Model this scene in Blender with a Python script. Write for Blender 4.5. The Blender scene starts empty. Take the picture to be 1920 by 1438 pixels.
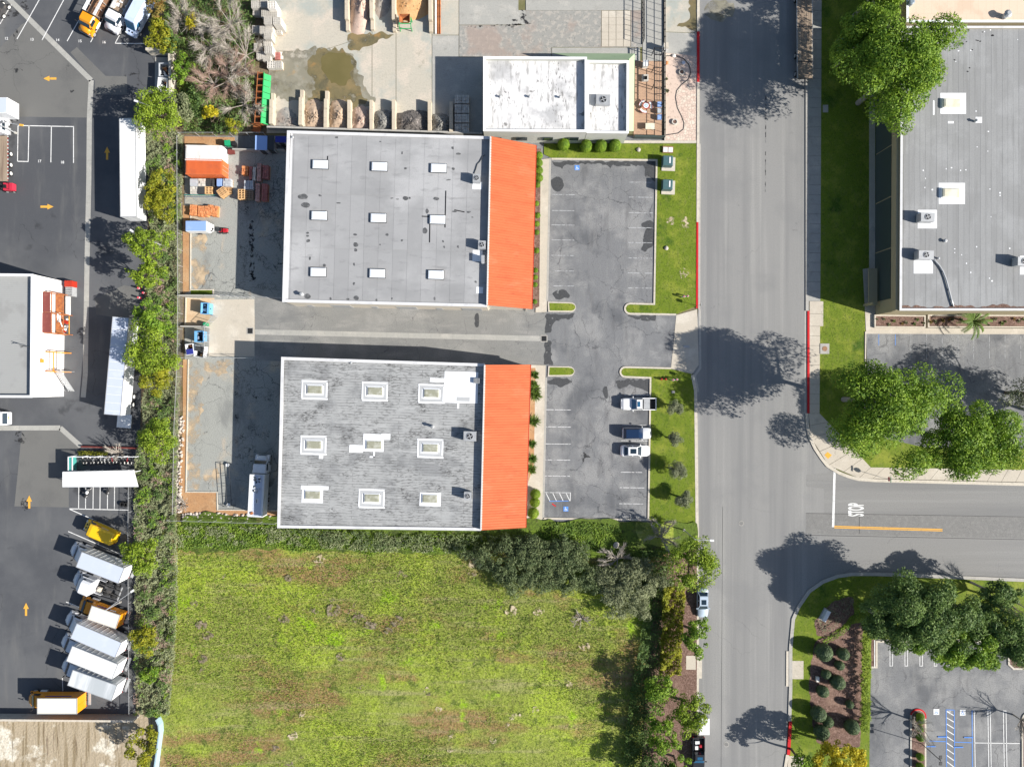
import bpy, bmesh, math, random
import numpy as np
from mathutils import Vector, Matrix
random.seed(7); R = math.radians
scene = bpy.context.scene
C = scene.collection
# ---------------------------------------------------------------- camera, sky, sun, exposure
S, H = 0.088, 112.0                     # metres per photo pixel on the ground, drone height
cd = bpy.data.cameras.new('camera'); cam = bpy.data.objects.new('camera', cd); C.objects.link(cam)
cam.location = (0, 0, H); cam.rotation_euler = (0, 0, 0)
cd.sensor_width = 36; cd.lens = 18 / (960 * S / H); cd.clip_end = 3000; cd.clip_start = 1
scene.camera = cam
SUN_EL, SH = R(31), Vector((-0.957, 0.289))          # elevation; ground direction the shadows fall
world = bpy.data.worlds.new('World'); scene.world = world; world.use_nodes = True
wn = world.node_tree; wn.nodes.clear()
sky = wn.nodes.new('ShaderNodeTexSky'); sky.sky_type = 'NISHITA'; sky.sun_disc = False
sky.sun_elevation = SUN_EL; sky.sun_rotation = math.atan2(-SH.x, -SH.y)
bg = wn.nodes.new('ShaderNodeBackground'); bg.inputs[1].default_value = 0.07
wo = wn.nodes.new('ShaderNodeOutputWorld'); wn.links.new(sky.outputs[0], bg.inputs[0]); wn.links.new(bg.outputs[0], wo.inputs[0])
sl = bpy.data.lights.new('sun', 'SUN'); sl.energy = 5.0; sl.angle = R(0.5); sl.color = (1, .955, .88)
sun = bpy.data.objects.new('sun', sl); C.objects.link(sun); sun.location = (60, -20, 80)
sd = Vector((SH.x * math.cos(SUN_EL), SH.y * math.cos(SUN_EL), -math.sin(SUN_EL)))
sun.rotation_euler = sd.to_track_quat('-Z', 'Y').to_euler()
vs = scene.view_settings; vs.view_transform = 'Standard'; vs.look = 'None'; vs.exposure = 0.78; vs.gamma = 1; vs.use_curve_mapping = False
# ---------------------------------------------------------------- helpers
def P(x, y, z=0.0):                      # photo pixel -> point on the level plane at height z
    k = S * (1 - z / H); return Vector(((x - 960) * k, (719 - y) * k, z))
def Q(pts, z=0.0): return [P(x, y, z) for x, y in pts]
ROOT = {}
def thing(name, label, cat, loc=(0, 0, 0), rz=0, group=None):
    o = bpy.data.objects.new(name, None); C.objects.link(o); o.empty_display_size = .3
    o.location = loc; o.rotation_euler = (0, 0, rz); o['label'] = label; o['category'] = cat
    if group: o['group'] = group
    ROOT[o] = Matrix.Translation(Vector(loc)) @ Matrix.Rotation(rz, 4, 'Z')
    return o
def tag(o, label, cat, group=None):
    o['label'] = label; o['category'] = cat
    if group: o['group'] = group
    return o
def copy_tree(o, parent=None):
    c = o.copy(); C.objects.link(c); c.parent = parent
    for ch in [k for k in KIDS.get(o, [])]:
        KIDS.setdefault(c, []).append(copy_tree(ch, c))
    return c
KIDS = {}
def link(name, me, parent=None, mat=None):
    o = bpy.data.objects.new(name, me); C.objects.link(o)
    if mat is not None and not me.materials: me.materials.append(mat)
    if parent is not None:
        o.parent = parent; KIDS.setdefault(parent, []).append(o)
        if parent in ROOT: ROOT[o] = ROOT[parent]
    return o
class MB:
    def __init__(s): s.v = []; s.f = []; s.m = []
    def add(s, vs, fs, mi=0):
        n = len(s.v); s.v += [tuple(v) for v in vs]; s.f += [tuple(i + n for i in f) for f in fs]; s.m += [mi] * len(fs); return s
    def box(s, c, d, rz=0, mi=0, ry=0):
        m = Matrix.Translation(Vector(c)) @ Matrix.Rotation(rz, 4, 'Z') @ Matrix.Rotation(ry, 4, 'Y')
        vs = [m @ Vector((x * d[0] / 2, y * d[1] / 2, z * d[2] / 2)) for z in (-1, 1) for x, y in ((-1, -1), (1, -1), (1, 1), (-1, 1))]
        return s.add(vs, [(3, 2, 1, 0), (4, 5, 6, 7), (0, 1, 5, 4), (1, 2, 6, 5), (2, 3, 7, 6), (3, 0, 4, 7)], mi)
    def prism(s, pts, z0, z1, mi=0, bottom=True):
        n = len(pts)
        a = sum(pts[i][0] * pts[(i + 1) % n][1] - pts[(i + 1) % n][0] * pts[i][1] for i in range(n))
        if a < 0: pts = pts[::-1]
        vs = [(p[0], p[1], z0) for p in pts] + [(p[0], p[1], z1) for p in pts]
        fs = [tuple(range(n, 2 * n))] + [(i, (i + 1) % n, n + (i + 1) % n, n + i) for i in range(n)]
        if bottom: fs.append(tuple(range(n - 1, -1, -1)))
        return s.add(vs, fs, mi)
    def sheet(s, pts, z, mi=0):
        n = len(pts)
        a = sum(pts[i][0] * pts[(i + 1) % n][1] - pts[(i + 1) % n][0] * pts[i][1] for i in range(n))
        if a < 0: pts = pts[::-1]
        return s.add([(p[0], p[1], z) for p in pts], [tuple(range(n))], mi)
    def quad(s, a, b, c, d, mi=0): return s.add([a, b, c, d], [(0, 1, 2, 3)], mi)
    def cyl(s, c, r, h, n=12, axis='z', r2=None, mi=0):          # c = centre of the base end
        r2 = r if r2 is None else r2; vs = []
        for k, rr in ((0, r), (h, r2)):
            for i in range(n):
                a = 2 * math.pi * i / n; p, q = rr * math.cos(a), rr * math.sin(a)
                vs.append({'z': (c[0] + p, c[1] + q, c[2] + k), 'x': (c[0] + k, c[1] + p, c[2] + q), 'y': (c[0] + q, c[1] + k, c[2] + p)}[axis])
        return s.add(vs, [tuple(range(n - 1, -1, -1)), tuple(range(n, 2 * n))] + [(i, (i + 1) % n, n + (i + 1) % n, n + i) for i in range(n)], mi)
    def tube(s, pts, r, n=6, mi=0):
        pts = [Vector(p) for p in pts]; rs = r if isinstance(r, (list, tuple)) else [r] * len(pts); vs = []
        for i, p in enumerate(pts):
            t = (pts[min(i + 1, len(pts) - 1)] - pts[max(i - 1, 0)]).normalized()
            u = t.cross(Vector((0, 0, 1)) if abs(t.z) < .9 else Vector((1, 0, 0))).normalized(); w = t.cross(u)
            vs += [p + (u * math.cos(2 * math.pi * k / n) + w * math.sin(2 * math.pi * k / n)) * rs[i] for k in range(n)]
        m = len(pts); fs = [(a * n + k, a * n + (k + 1) % n, (a + 1) * n + (k + 1) % n, (a + 1) * n + k) for a in range(m - 1) for k in range(n)]
        return s.add(vs, fs + [tuple(range(n - 1, -1, -1)), tuple(range((m - 1) * n, m * n))], mi)
    def loft(s, rings, mi=0, cap=True):
        n = len(rings[0]); vs = [v for r in rings for v in r]
        fs = [(a * n + k, a * n + (k + 1) % n, (a + 1) * n + (k + 1) % n, (a + 1) * n + k) for a in range(len(rings) - 1) for k in range(n)]
        if cap: fs += [tuple(range(n - 1, -1, -1)), tuple(range((len(rings) - 1) * n, len(rings) * n))]
        return s.add(vs, fs, mi)
    def ribbon(s, pts, w, z0, z1, mi=0, closed=False):
        pts = [Vector((p[0], p[1])) for p in pts]; n = len(pts); L = []; Rr = []
        for i in range(n):
            a = pts[i - 1] if (i or closed) else None; b = pts[(i + 1) % n] if (i < n - 1 or closed) else None
            d1 = (pts[i] - a).normalized() if a is not None else None; d2 = (b - pts[i]).normalized() if b is not None else None
            d1 = d1 or d2; d2 = d2 or d1
            nn = Vector((-d1.y - d2.y, d1.x + d2.x)); nn = nn.normalized() if nn.length > 1e-6 else Vector((-d1.y, d1.x))
            k = w / 2 / max(.5, nn.dot(Vector((-d1.y, d1.x))))
            L.append(pts[i] + nn * k); Rr.append(pts[i] - nn * k)
        m = n if closed else n - 1
        vs = [(p.x, p.y, z) for z in (z0, z1) for p in L + Rr]; fs = []
        for i in range(m):
            j = (i + 1) % n; l0, l1, r0, r1 = i, j, n + i, n + j; T = 2 * n
            if z1 - z0 > 1e-6: fs += [(l1, l0, l0 + T, l1 + T), (r0, r1, r1 + T, r0 + T), (l0, l1, r1, r0)]
            fs.append((l0 + T, r0 + T, r1 + T, l1 + T))
        if not closed and z1 - z0 > 1e-6: fs += [(0, n, n + 2 * n, 2 * n), (2 * n - 1, n - 1, n - 1 + 2 * n, 2 * n - 1 + 2 * n)]
        return s.add(vs, fs, mi)
    def mesh(s, name, mats, M=None, smooth=False, fix=False):
        me = bpy.data.meshes.new(name)
        vv = [M @ Vector(v) for v in s.v] if M is not None else s.v
        me.from_pydata(vv, [], s.f)
        for m in (mats if isinstance(mats, (list, tuple)) else [mats]): me.materials.append(m)
        if any(s.m): me.polygons.foreach_set('material_index', s.m)
        if fix:
            b = bmesh.new(); b.from_mesh(me); bmesh.ops.recalc_face_normals(b, faces=b.faces); b.to_mesh(me); b.free()
        if smooth: me.polygons.foreach_set('use_smooth', [True] * len(me.polygons))
        me.update(); return me
    def part(s, name, mats, parent, world=False, smooth=False, fix=True):
        M = ROOT[parent].inverted() if world and parent in ROOT else None
        return link(name, s.mesh(name, mats, M, smooth, fix), parent)
    def solo(s, name, mats, label, cat, group=None, smooth=False, fix=True):     # a thing that is one mesh, built in world space
        a = np.array(s.v); c = Vector(((a[:, 0].min() + a[:, 0].max()) / 2, (a[:, 1].min() + a[:, 1].max()) / 2, a[:, 2].min()))
        o = link(name, s.mesh(name, mats, Matrix.Translation(-c), smooth, fix)); o.location = c; ROOT[o] = Matrix.Translation(c)
        return tag(o, label, cat, group)
    def struct(s, name, mats, kind='structure', fix=False):
        o = link(name, s.mesh(name, mats, None, False, fix)); o['kind'] = kind; ROOT[o] = Matrix.Identity(4); return o
def jag(pts, amp, step=.6, seed=0):      # irregular outline for stains, beds and puddles
    rnd = random.Random(seed); out = []; n = len(pts)
    for i in range(n):
        a, b = Vector(pts[i][:2]), Vector(pts[(i + 1) % n][:2]); k = max(1, int((b - a).length / step)); d = (b - a).normalized(); nn = Vector((-d.y, d.x))
        for j in range(k):
            out.append(a + (b - a) * j / k + nn * rnd.uniform(-amp, amp) + d * rnd.uniform(-amp, amp) * .5)
    for _ in range(1): out = [q for i in range(len(out)) for q in (out[i - 1].lerp(out[i], .75), out[i].lerp(out[(i + 1) % len(out)], .25))]
    return out
# ---------------------------------------------------------------- materials
def lin(h):
    h = h.lstrip('#'); c = [int(h[i:i + 2], 16) / 255 for i in (0, 2, 4)]
    return tuple((x / 12.92 if x <= .04045 else ((x + .055) / 1.055) ** 2.4) for x in c)
class NG:
    def __init__(s, m): s.t = m.node_tree; s.n = s.t.nodes; s.l = s.t.links
    def new(s, t, **k):
        n = s.n.new(t)
        for a, b in k.items(): setattr(n, a, b)
        return n
    def put(s, sock, v):
        if isinstance(v, bpy.types.NodeSocket): s.l.new(v, sock)
        elif isinstance(v, (tuple, list)) and len(v) == 3 and sock.type == 'RGBA': sock.default_value = (*v, 1)
        else: sock.default_value = v
    def math(s, op, a, b=0.0, c=0.0, clamp=False):
        n = s.new('ShaderNodeMath', operation=op, use_clamp=clamp)
        for i, x in enumerate((a, b, c)): s.put(n.inputs[i], x)
        return n.outputs[0]
    def mapping(s, v, scale=(1, 1, 1), rot=0):
        n = s.new('ShaderNodeMapping'); s.put(n.inputs[0], v); n.inputs[2].default_value = (0, 0, rot); n.inputs[3].default_value = scale; return n.outputs[0]
    def noise(s, v, sc, det=5, dist=0, rough=.6):
        n = s.new('ShaderNodeTexNoise'); s.put(n.inputs['Vector'], v); n.inputs['Scale'].default_value = sc; n.inputs['Detail'].default_value = det
        n.inputs['Distortion'].default_value = dist; n.inputs['Roughness'].default_value = rough; return n
    def ramp(s, v, lo, hi):
        n = s.new('ShaderNodeMapRange', interpolation_type='SMOOTHSTEP'); s.put(n.inputs[0], v); n.inputs[1].default_value = lo; n.inputs[2].default_value = hi; return n.outputs[0]
    def mix(s, f, a, b, bt='MIX'):
        n = s.new('ShaderNodeMix', data_type='RGBA', blend_type=bt); s.put(n.inputs[0], f); s.put(n.inputs[6], a); s.put(n.inputs[7], b); return n.outputs[2]
def mask(g, co, sp):
    t = sp[0]
    if t == 'n':        # noise: scale, lo, hi, stretch, rotation in degrees, detail
        st = sp[4] if len(sp) > 4 else (1, 1, 1); rot = R(sp[5]) if len(sp) > 5 else 0; det = sp[6] if len(sp) > 6 else 5
        v = g.mapping(co, st, rot); n = g.noise(v, sp[1], det); return g.ramp(n.outputs[0], sp[2], sp[3])
    if t == 'k':        # cracks: scale, width, wander
        n = g.noise(co, sp[1] * 2.2, 4); w = g.new('ShaderNodeVectorMath', operation='MULTIPLY_ADD'); g.put(w.inputs[0], n.outputs[1]); w.inputs[1].default_value = (sp[3],) * 3; g.put(w.inputs[2], co)
        f = g.mapping(w.outputs[0], (1, 1, .001)); v = g.new('ShaderNodeTexVoronoi', feature='DISTANCE_TO_EDGE'); g.put(v.inputs['Vector'], f); v.inputs['Scale'].default_value = sp[1]
        return g.math('SUBTRACT', 1, g.ramp(v.outputs[0], sp[2] * .3, sp[2]))
    if t == 'l':        # parallel lines: axis, period, width, rotation
        v = g.mapping(co, (1, 1, 1), R(sp[4]) if len(sp) > 4 else 0); x = g.new('ShaderNodeSeparateXYZ'); g.put(x.inputs[0], v)
        f = g.math('FRACT', g.math('DIVIDE', x.outputs[sp[1]], sp[2])); f = g.math('ABSOLUTE', g.math('SUBTRACT', f, .5)); return g.math('SUBTRACT', 1, g.ramp(f, sp[3] / sp[2] * .4, sp[3] / sp[2]))
    if t == 'b':        # courses with staggered joints: length, height, joint, rotation
        v = g.mapping(co, (1, 1, 1), R(sp[4]) if len(sp) > 4 else 0); b = g.new('ShaderNodeTexBrick'); g.put(b.inputs['Vector'], v); b.inputs['Scale'].default_value = 1
        b.inputs['Brick Width'].default_value = sp[1]; b.inputs['Row Height'].default_value = sp[2]; b.inputs['Mortar Size'].default_value = sp[3]; b.inputs['Mortar Smooth'].default_value = .3; return b.outputs['Fac']
    if t == 'i':
        n = g.new('ShaderNodeNewGeometry'); return g.ramp(n.outputs['Random Per Island'], sp[1], sp[2])
    if t == 'o':
        n = g.new('ShaderNodeObjectInfo'); return g.ramp(n.outputs['Random'], sp[1], sp[2])
MATS = {}
def mk(name, col, layers=(), rough=.88, spec=.25, metal=0, bump=None, co='W', transl=0, alpha=None, coat=0, vary=0):
    if isinstance(col, str): col = lin(col)
    m = bpy.data.materials.new(name); m.use_nodes = True; g = NG(m); b = m.node_tree.nodes['Principled BSDF']; out = m.node_tree.nodes['Material Output']
    if co == 'W': cv = g.new('ShaderNodeNewGeometry').outputs['Position']
    else: cv = g.new('ShaderNodeTexCoord').outputs['Object']
    c = col
    if vary:
        oi = g.new('ShaderNodeObjectInfo'); hs = g.new('ShaderNodeHueSaturation'); g.put(hs.inputs['Color'], c)
        g.put(hs.inputs['Value'], g.math('MULTIPLY_ADD', oi.outputs['Random'], vary * 2, 1 - vary)); c = hs.outputs[0]
    for L in layers:
        lc = lin(L[0]) if isinstance(L[0], str) else L[0]; f = None
        for sp in L[2:]:
            k = mask(g, cv, sp); f = k if f is None else g.math('MULTIPLY', f, k)
        c = g.mix(g.math('MULTIPLY', f, L[1]), c, lc)
    g.put(b.inputs['Base Color'], c); b.inputs['Roughness'].default_value = rough; b.inputs['Metallic'].default_value = metal
    b.inputs['Specular IOR Level'].default_value = spec; b.inputs['Coat Weight'].default_value = coat
    if bump:
        n = g.noise(cv, bump[0], 6); bn = g.new('ShaderNodeBump'); bn.inputs['Strength'].default_value = bump[1]; bn.inputs['Distance'].default_value = bump[2] if len(bump) > 2 else .05
        g.put(bn.inputs['Height'], n.outputs[0]); g.put(b.inputs['Normal'], bn.outputs[0])
    sh = b.outputs[0]
    if transl:
        t = g.new('ShaderNodeBsdfTranslucent'); g.put(t.inputs[0], c); x = g.new('ShaderNodeMixShader'); x.inputs[0].default_value = transl; g.put(x.inputs[1], sh); g.put(x.inputs[2], t.outputs[0]); sh = x.outputs[0]
    if alpha is not None:
        t = g.new('ShaderNodeBsdfTransparent'); x = g.new('ShaderNodeMixShader')
        if isinstance(alpha, (list, tuple)):
            f = None
            for sp in alpha:
                k = mask(g, cv, sp); f = k if f is None else (g.math('MAXIMUM', f, k) if alpha[0][0] == 'l' else g.math('MULTIPLY', f, k))
        else: f = alpha
        g.put(x.inputs[0], f); g.put(x.inputs[1], t.outputs[0]); g.put(x.inputs[2], sh); sh = x.outputs[0]
    g.put(out.inputs[0], sh); MATS[name] = m; return m
SPK = lambda c, a, s=5: (c, a, ('n', s, .42, .68, (1, 1, 1), 0, 3))
D = (.02, .021, .024)
mk('asphalt_dark', (.075, .079, .088), [((.125, .128, .134), .75, ('n', .05, .42, .62)), ((.17, .168, .16), .5, ('n', .22, .52, .75, (1.6, .25, 1))), (D, .5, ('n', .16, .62, .72)), ((.16, .155, .15), .5, ('n', 9, .55, .8, (1, 1, 1), 0, 2)), (D, .75, ('n', .35, .69, .74)), ((.02, .02, .02), .5, ('k', .13, .006, 3.5), ('n', .07, .5, .6))], bump=(14, .3, .03))
mk('asphalt_pale', (.145, .144, .139), [((.11, .11, .11), .7, ('n', .2, .45, .7)), SPK((.17, .165, .15), .5, 7), (D, .8, ('n', .3, .7, .76)), (D, .5, ('k', .2, .007, 3), ('n', .08, .5, .6))], bump=(14, .3, .03))
mk('asphalt_street', (.255, .252, .245), [((.19, .19, .19), .75, ('n', .35, .42, .66, (1, .03, 1))), ((.32, .315, .30), .6, ('n', .9, .5, .7, (1, .02, 1))), ((.2, .2, .2), .5, ('n', .1, .5, .66)), SPK((.17, .17, .17), .35, 6), ((.1, .1, .1), .4, ('k', .12, .004, 3), ('n', .06, .55, .62)), ((.12, .12, .12), .7, ('n', .25, .7, .75))], bump=(14, .25, .03))
mk('asphalt_side', (.235, .232, .225), [((.17, .17, .17), .7, ('n', .35, .45, .68, (.03, 1, 1))), ((.3, .3, .29), .5, ('n', .9, .5, .7, (.02, 1, 1))), SPK((.15, .15, .15), .4, 6), ((.09, .09, .09), .5, ('k', .16, .006, 3), ('n', .06, .5, .6))], bump=(14, .25, .03))
mk('asphalt_crazed', (.205, .202, .195), [((.25, .245, .236), .7, ('n', 1.5, .45, .65)), ((.1, .1, .1), .4, ('k', 2.2, .05, .5), ('n', .4, .38, .6)), SPK((.1, .1, .1), .4, 7)], bump=(10, .4, .03))
mk('asphalt_front', (.19, .194, .2), [((.28, .28, .277), .85, ('n', .17, .46, .62)), ((.1, .105, .115), .8, ('n', .13, .5, .68)), ((.25, .25, .245), .45, ('n', .8, .5, .7, (1, .14, 1), 14)), ((.1, .1, .105), .5, ('n', .7, .52, .72, (.9, .2, 1), -12)), SPK((.09, .09, .095), .4, 6), ((.05, .05, .055), .6, ('k', .22, .009, 2.6), ('n', .1, .36, .52)), ((.06, .06, .065), .5, ('k', .55, .012, 1.2), ('n', .09, .52, .62))], bump=(12, .35, .03))
mk('asphalt_alley', (.225, .225, .215), [((.3, .295, .28), .8, ('n', .14, .48, .66)), ((.16, .163, .163), .7, ('n', .3, .5, .7, (.4, 1, 1))), ((.33, .32, .3), .5, ('n', .8, .52, .7, (.25, 1, 1), 8)), SPK((.13, .13, .13), .4, 6), ((.06, .06, .065), .6, ('k', .22, .007, 2.4), ('n', .1, .42, .56))], bump=(12, .35, .03))
mk('asphalt_rear', (.33, .335, .31), [((.5, .41, .3), .8, ('n', .16, .54, .68)), ((.2, .205, .198), .75, ('n', .25, .5, .7, (1, .5, 1))), ((.47, .39, .3), .6, ('n', .5, .6, .72, (1, .3, 1))), SPK((.13, .13, .13), .4, 6), ((.05, .05, .055), .7, ('k', .24, .008, 2.2), ('n', .12, .38, .52)), ((.03, .03, .03), .8, ('k', 1.0, .03, 1.0), ('n', .11, .55, .64))], bump=(12, .35, .03))
mk('wet_asphalt', (.055, .057, .06), [SPK((.09, .09, .09), .5, 4)], rough=.5, spec=.4, alpha=[('n', 1.1, .3, .46)])
mk('tan_dust', (.52, .4, .27), [((.42, .31, .2), .6, ('n', .8, .5, .7))], alpha=[('n', .32, .42, .62)])
mk('crack_web', (.02, .02, .022), alpha=[('k', 1.0, .035, 2.2), ('n', .3, .45, .6)])
mk('edging_dark', (.05, .052, .055))
mk('tar', (.012, .012, .014), rough=.6)
mk('oil_stain', (.03, .03, .032), [SPK((.06, .06, .06), .5, 4)], rough=.6, alpha=[('n', 1.3, .46, .6)])
mk('concrete', (.50, .45, .375), [((.62, .57, .49), .7, ('n', .3, .5, .7)), ((.36, .33, .28), .7, ('n', .45, .55, .75)), SPK((.4, .36, .3), .4, 5), ((.25, .22, .18), .4, ('k', .16, .004, 3), ('n', .1, .5, .6))], bump=(9, .2, .03))
mk('concrete_grey', (.36, .355, .33), [((.47, .45, .41), .7, ('n', .4, .48, .7)), ((.25, .245, .225), .7, ('n', .7, .55, .75)), SPK((.27, .265, .25), .45, 5)], bump=(9, .2, .03))
mk('concrete_yard', (.47, .435, .365), [((.34, .37, .345), .9, ('n', .1, .46, .6)), ((.56, .49, .41), .8, ('n', .24, .5, .64)), ((.3, .285, .225), .8, ('n', .5, .58, .74)), SPK((.36, .33, .28), .45, 4), ((.2, .19, .16), .45, ('k', .17, .005, 3.2), ('n', .09, .48, .6))], bump=(9, .3, .03))
mk('concrete_rough', (.29, .285, .265), [((.4, .37, .33), .8, ('n', 1.4, .5, .6)), ((.16, .16, .155), .7, ('n', 2.4, .55, .7)), ((.55, .52, .48), .9, ('n', 3.2, .65, .7)), ((.33, .25, .21), .6, ('n', .12, .5, .6))], bump=(5, .6, .05))
mk('concrete_wet', (.16, .135, .07), [((.26, .19, .09), .8, ('n', .25, .45, .65)), ((.09, .085, .055), .7, ('n', .4, .5, .68)), ((.38, .2, .06), .6, ('n', .3, .6, .7)), SPK((.2, .17, .1), .3, 4)], rough=.35, spec=.4, alpha=[('n', .35, .30, .46)])
mk('concrete_slick', (.23, .215, .165), [((.32, .3, .245), .7, ('n', .5, .45, .65)), ((.14, .12, .07), .7, ('n', .4, .52, .66)), ((.4, .25, .1), .5, ('n', .3, .6, .7))], rough=.55, alpha=[('n', .3, .28, .5)])
mk('puddle_water', (.135, .115, .045), [((.17, .14, .06), .7, ('n', .2, .4, .7))], rough=.12, spec=.4)
mk('kerb', (.56, .51, .43), [((.42, .38, .32), .6, ('n', 1.2, .5, .7)), SPK((.35, .32, .27), .4, 4)])
mk('kerb_grey', (.4, .385, .355), [((.28, .27, .25), .6, ('n', 1.2, .5, .7)), SPK((.3, .28, .25), .4, 4)])
mk('paint_white', (.74, .74, .73), [((.35, .35, .35), .6, ('n', 2.2, .52, .68))])
mk('paint_mid', (.6, .6, .6), [((.2, .2, .205), .9, ('n', 2.5, .48, .62))])
mk('paint_worn', (.42, .43, .44), [((.17, .17, .175), .9, ('n', 2.5, .45, .62))])
mk('paint_yellow', (.72, .38, .06), [((.3, .2, .1), .5, ('n', 2, .55, .7))])
mk('paint_red', (.52, .02, .025), [((.35, .06, .05), .5, ('n', 1.5, .5, .7))])
mk('paint_blue', (.1, .26, .68), [((.2, .27, .42), .6, ('n', 2, .5, .7))])
mk('soil_orange', (.42, .235, .115), [((.52, .36, .21), .7, ('n', .4, .45, .65)), ((.25, .12, .055), .7, ('n', .8, .52, .7)), SPK((.3, .17, .09), .5, 4)], bump=(5, .5, .06))
mk('soil_tan', (.58, .43, .28), [((.5, .33, .19), .7, ('n', .3, .5, .66)), SPK((.45, .32, .2), .4, 4)], bump=(5, .4, .05))
mk('soil_rutted', (.4, .33, .235), [((.22, .17, .1), .9, ('n', .8, .5, .6, (1.8, .09, 1))), ((.72, .68, .58), .9, ('n', .16, .54, .62)), ((.12, .08, .05), .7, ('n', 1.3, .58, .66, (1.6, .1, 1))), ((.16, .11, .06), .6, ('n', .4, .6, .7)), SPK((.3, .25, .17), .5, 3)], bump=(2.5, .9, .12))
mk('mulch', (.15, .09, .07), [((.26, .17, .14), .8, ('n', 3.5, .48, .62)), ((.06, .035, .025), .8, ('n', 4.5, .52, .66)), ((.3, .2, .15), .4, ('n', .3, .5, .65))], bump=(5, .8, .08))
mk('bare_earth', (.2, .15, .095), [((.1, .1, .03), .8, ('n', .35, .48, .62)), ((.3, .22, .14), .6, ('n', .8, .55, .7)), SPK((.08, .06, .04), .6, 3)], bump=(3, .8, .1))
mk('lawn', (.135, .19, .014), [((.24, .27, .035), .85, ('n', .35, .48, .66)), ((.03, .085, .006), .8, ('n', .22, .56, .7)), ((.17, .19, .045), .55, ('n', 2.2, .5, .68, (1, .45, 1), 20)), ((.03, .06, .006), .6, ('n', 4.5, .5, .68)), ((.2, .2, .08), .6, ('n', 6, .6, .75))], bump=(9, .8, .06))
mk('field', (.23, .27, .05), [((.33, .42, .04), .8, ('n', .075, .45, .62)), ((.27, .15, .08), .85, ('n', .1, .5, .62, (.5, 1.2, 1), -14)), ((.34, .29, .17), .5, ('n', .5, .5, .68, (.12, 1.5, 1), 10)), ((.09, .13, .022), .85, ('n', .45, .55, .66)), ((.28, .46, .012), .85, ('n', .16, .6, .68)), ((.42, .36, .25), .8, ('n', .55, .69, .75)), ((.07, .09, .016), .7, ('n', 2.2, .52, .66)), ((.42, .42, .15), .55, ('n', 3.0, .54, .7)), ((.24, .18, .16), .85, ('n', .18, .66, .7), ('n', 1.5, .45, .55))], bump=(3, .9, .15))
mk('verge', (.1, .15, .02), [((.16, .25, .02), .8, ('n', .3, .5, .62)), ((.035, .05, .015), .8, ('n', .6, .5, .64)), ((.14, .1, .06), .6, ('n', .4, .58, .7)), SPK((.03, .045, .01), .6, 3)], bump=(3, .9, .12))
mk('ground_soil', (.17, .15, .08), [((.1, .12, .03), .8, ('n', .05, .45, .6)), ((.25, .2, .13), .6, ('n', .2, .5, .7))], bump=(2, .5, .1))
mk('bare_patch', (.22, .17, .12), [((.36, .3, .22), .8, ('n', 2.4, .5, .62)), ((.07, .075, .04), .85, ('n', 2.6, .5, .6))], bump=(3, 1, .12), alpha=[('n', 1.5, .42, .6)])
mk('tan_patch', (.55, .46, .32), [((.4, .3, .2), .7, ('n', 1.6, .48, .62))], alpha=[('n', 1.8, .44, .64)])
mk('flagstone', (.62, .48, .4), [((.68, .6, .5), .8, ('n', .9, .48, .56)), ((.5, .36, .3), .6, ('n', 1.3, .55, .66)), ((.4, .3, .25), .7, ('k', 2.2, .12, .1))], bump=(5, .3, .03))
mk('paver', (.46, .3, .2), [((.36, .24, .17), .6, ('n', 1.2, .5, .6)), ((.28, .19, .14), .7, ('b', .5, .25, .03))])
mk('pebble_bed', (.6, .47, .39), [((.35, .27, .22), .7, ('n', 2.2, .55, .66)), ((.2, .17, .15), .7, ('n', .5, .6, .7), ('n', 4, .5, .6))], bump=(5, .5, .04))
# ---------------------------------------------------------------- the setting: ground, lots, roads
m = MATS
def surf(name, px, z, mat, kind='structure'): return MB().sheet(Q(px), z).struct(name, m[mat], kind)
def raised(name, px, z, mat): return MB().prism(Q(px), -.1, z, bottom=False).struct(name, m[mat])
def bend(px, z, r_at): return px
def arc(cx, cy, r, a0, a1, n=8): return [(cx + r * math.cos(R(a0 + (a1 - a0) * i / n)), cy + r * math.sin(R(a0 + (a1 - a0) * i / n))) for i in range(n + 1)]
def line(px, w, parent, mat='paint_white', z=.022, name='painted_line'): return MB().ribbon(Q(px), w, z, z).part(name, m[mat], parent, fix=False)
def stain(px, parent, mat, z, amp=.25, seed=1, name='stain', step=.5): return MB().sheet(jag(Q(px), amp, step, seed), z).part(name, m[mat], parent, fix=False)
def blob(cx, cy, rx, ry=None, n=9): ry = ry or rx; return [(cx + rx * math.cos(2 * math.pi * i / n), cy + ry * math.sin(2 * math.pi * i / n)) for i in range(n)]
_tc = {}
def text(s, px, py, h, parent, mat, rz=0, sx=1, z=.026, name='painted_number'):
    cu = bpy.data.curves.new('t', 'FONT'); cu.body = s; cu.align_x = 'CENTER'; cu.align_y = 'CENTER'; cu.size = h; cu.offset = (.03 if len(s) > 2 else .015) * h
    t = bpy.data.objects.new('t', cu); C.objects.link(t); bpy.context.view_layer.update()
    me = bpy.data.meshes.new_from_object(t.evaluated_get(bpy.context.evaluated_depsgraph_get())); bpy.data.objects.remove(t); bpy.data.curves.remove(cu)
    p = P(px, py); M = Matrix.Translation((p.x, p.y, z)) @ Matrix.Rotation(rz, 4, 'Z') @ Matrix.Diagonal((sx, 1, 1, 1)); me.transform(M); me.materials.clear(); me.materials.append(m[mat])
    return link(name, me, parent)
def arrow(px, py, ang, parent):
    b = MB(); M = Matrix.Rotation(ang, 3, 'Z'); c = P(px, py)
    for poly in ([(-1.05, -.18), (.1, -.18), (.1, .18), (-1.05, .18)], [(.1, -.46), (1.1, 0), (.1, .46)]): b.sheet([c + M @ Vector((x, y, 0)) for x, y in poly], .024)
    return b.part('direction_arrow', m['paint_yellow'], parent, fix=False)
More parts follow.
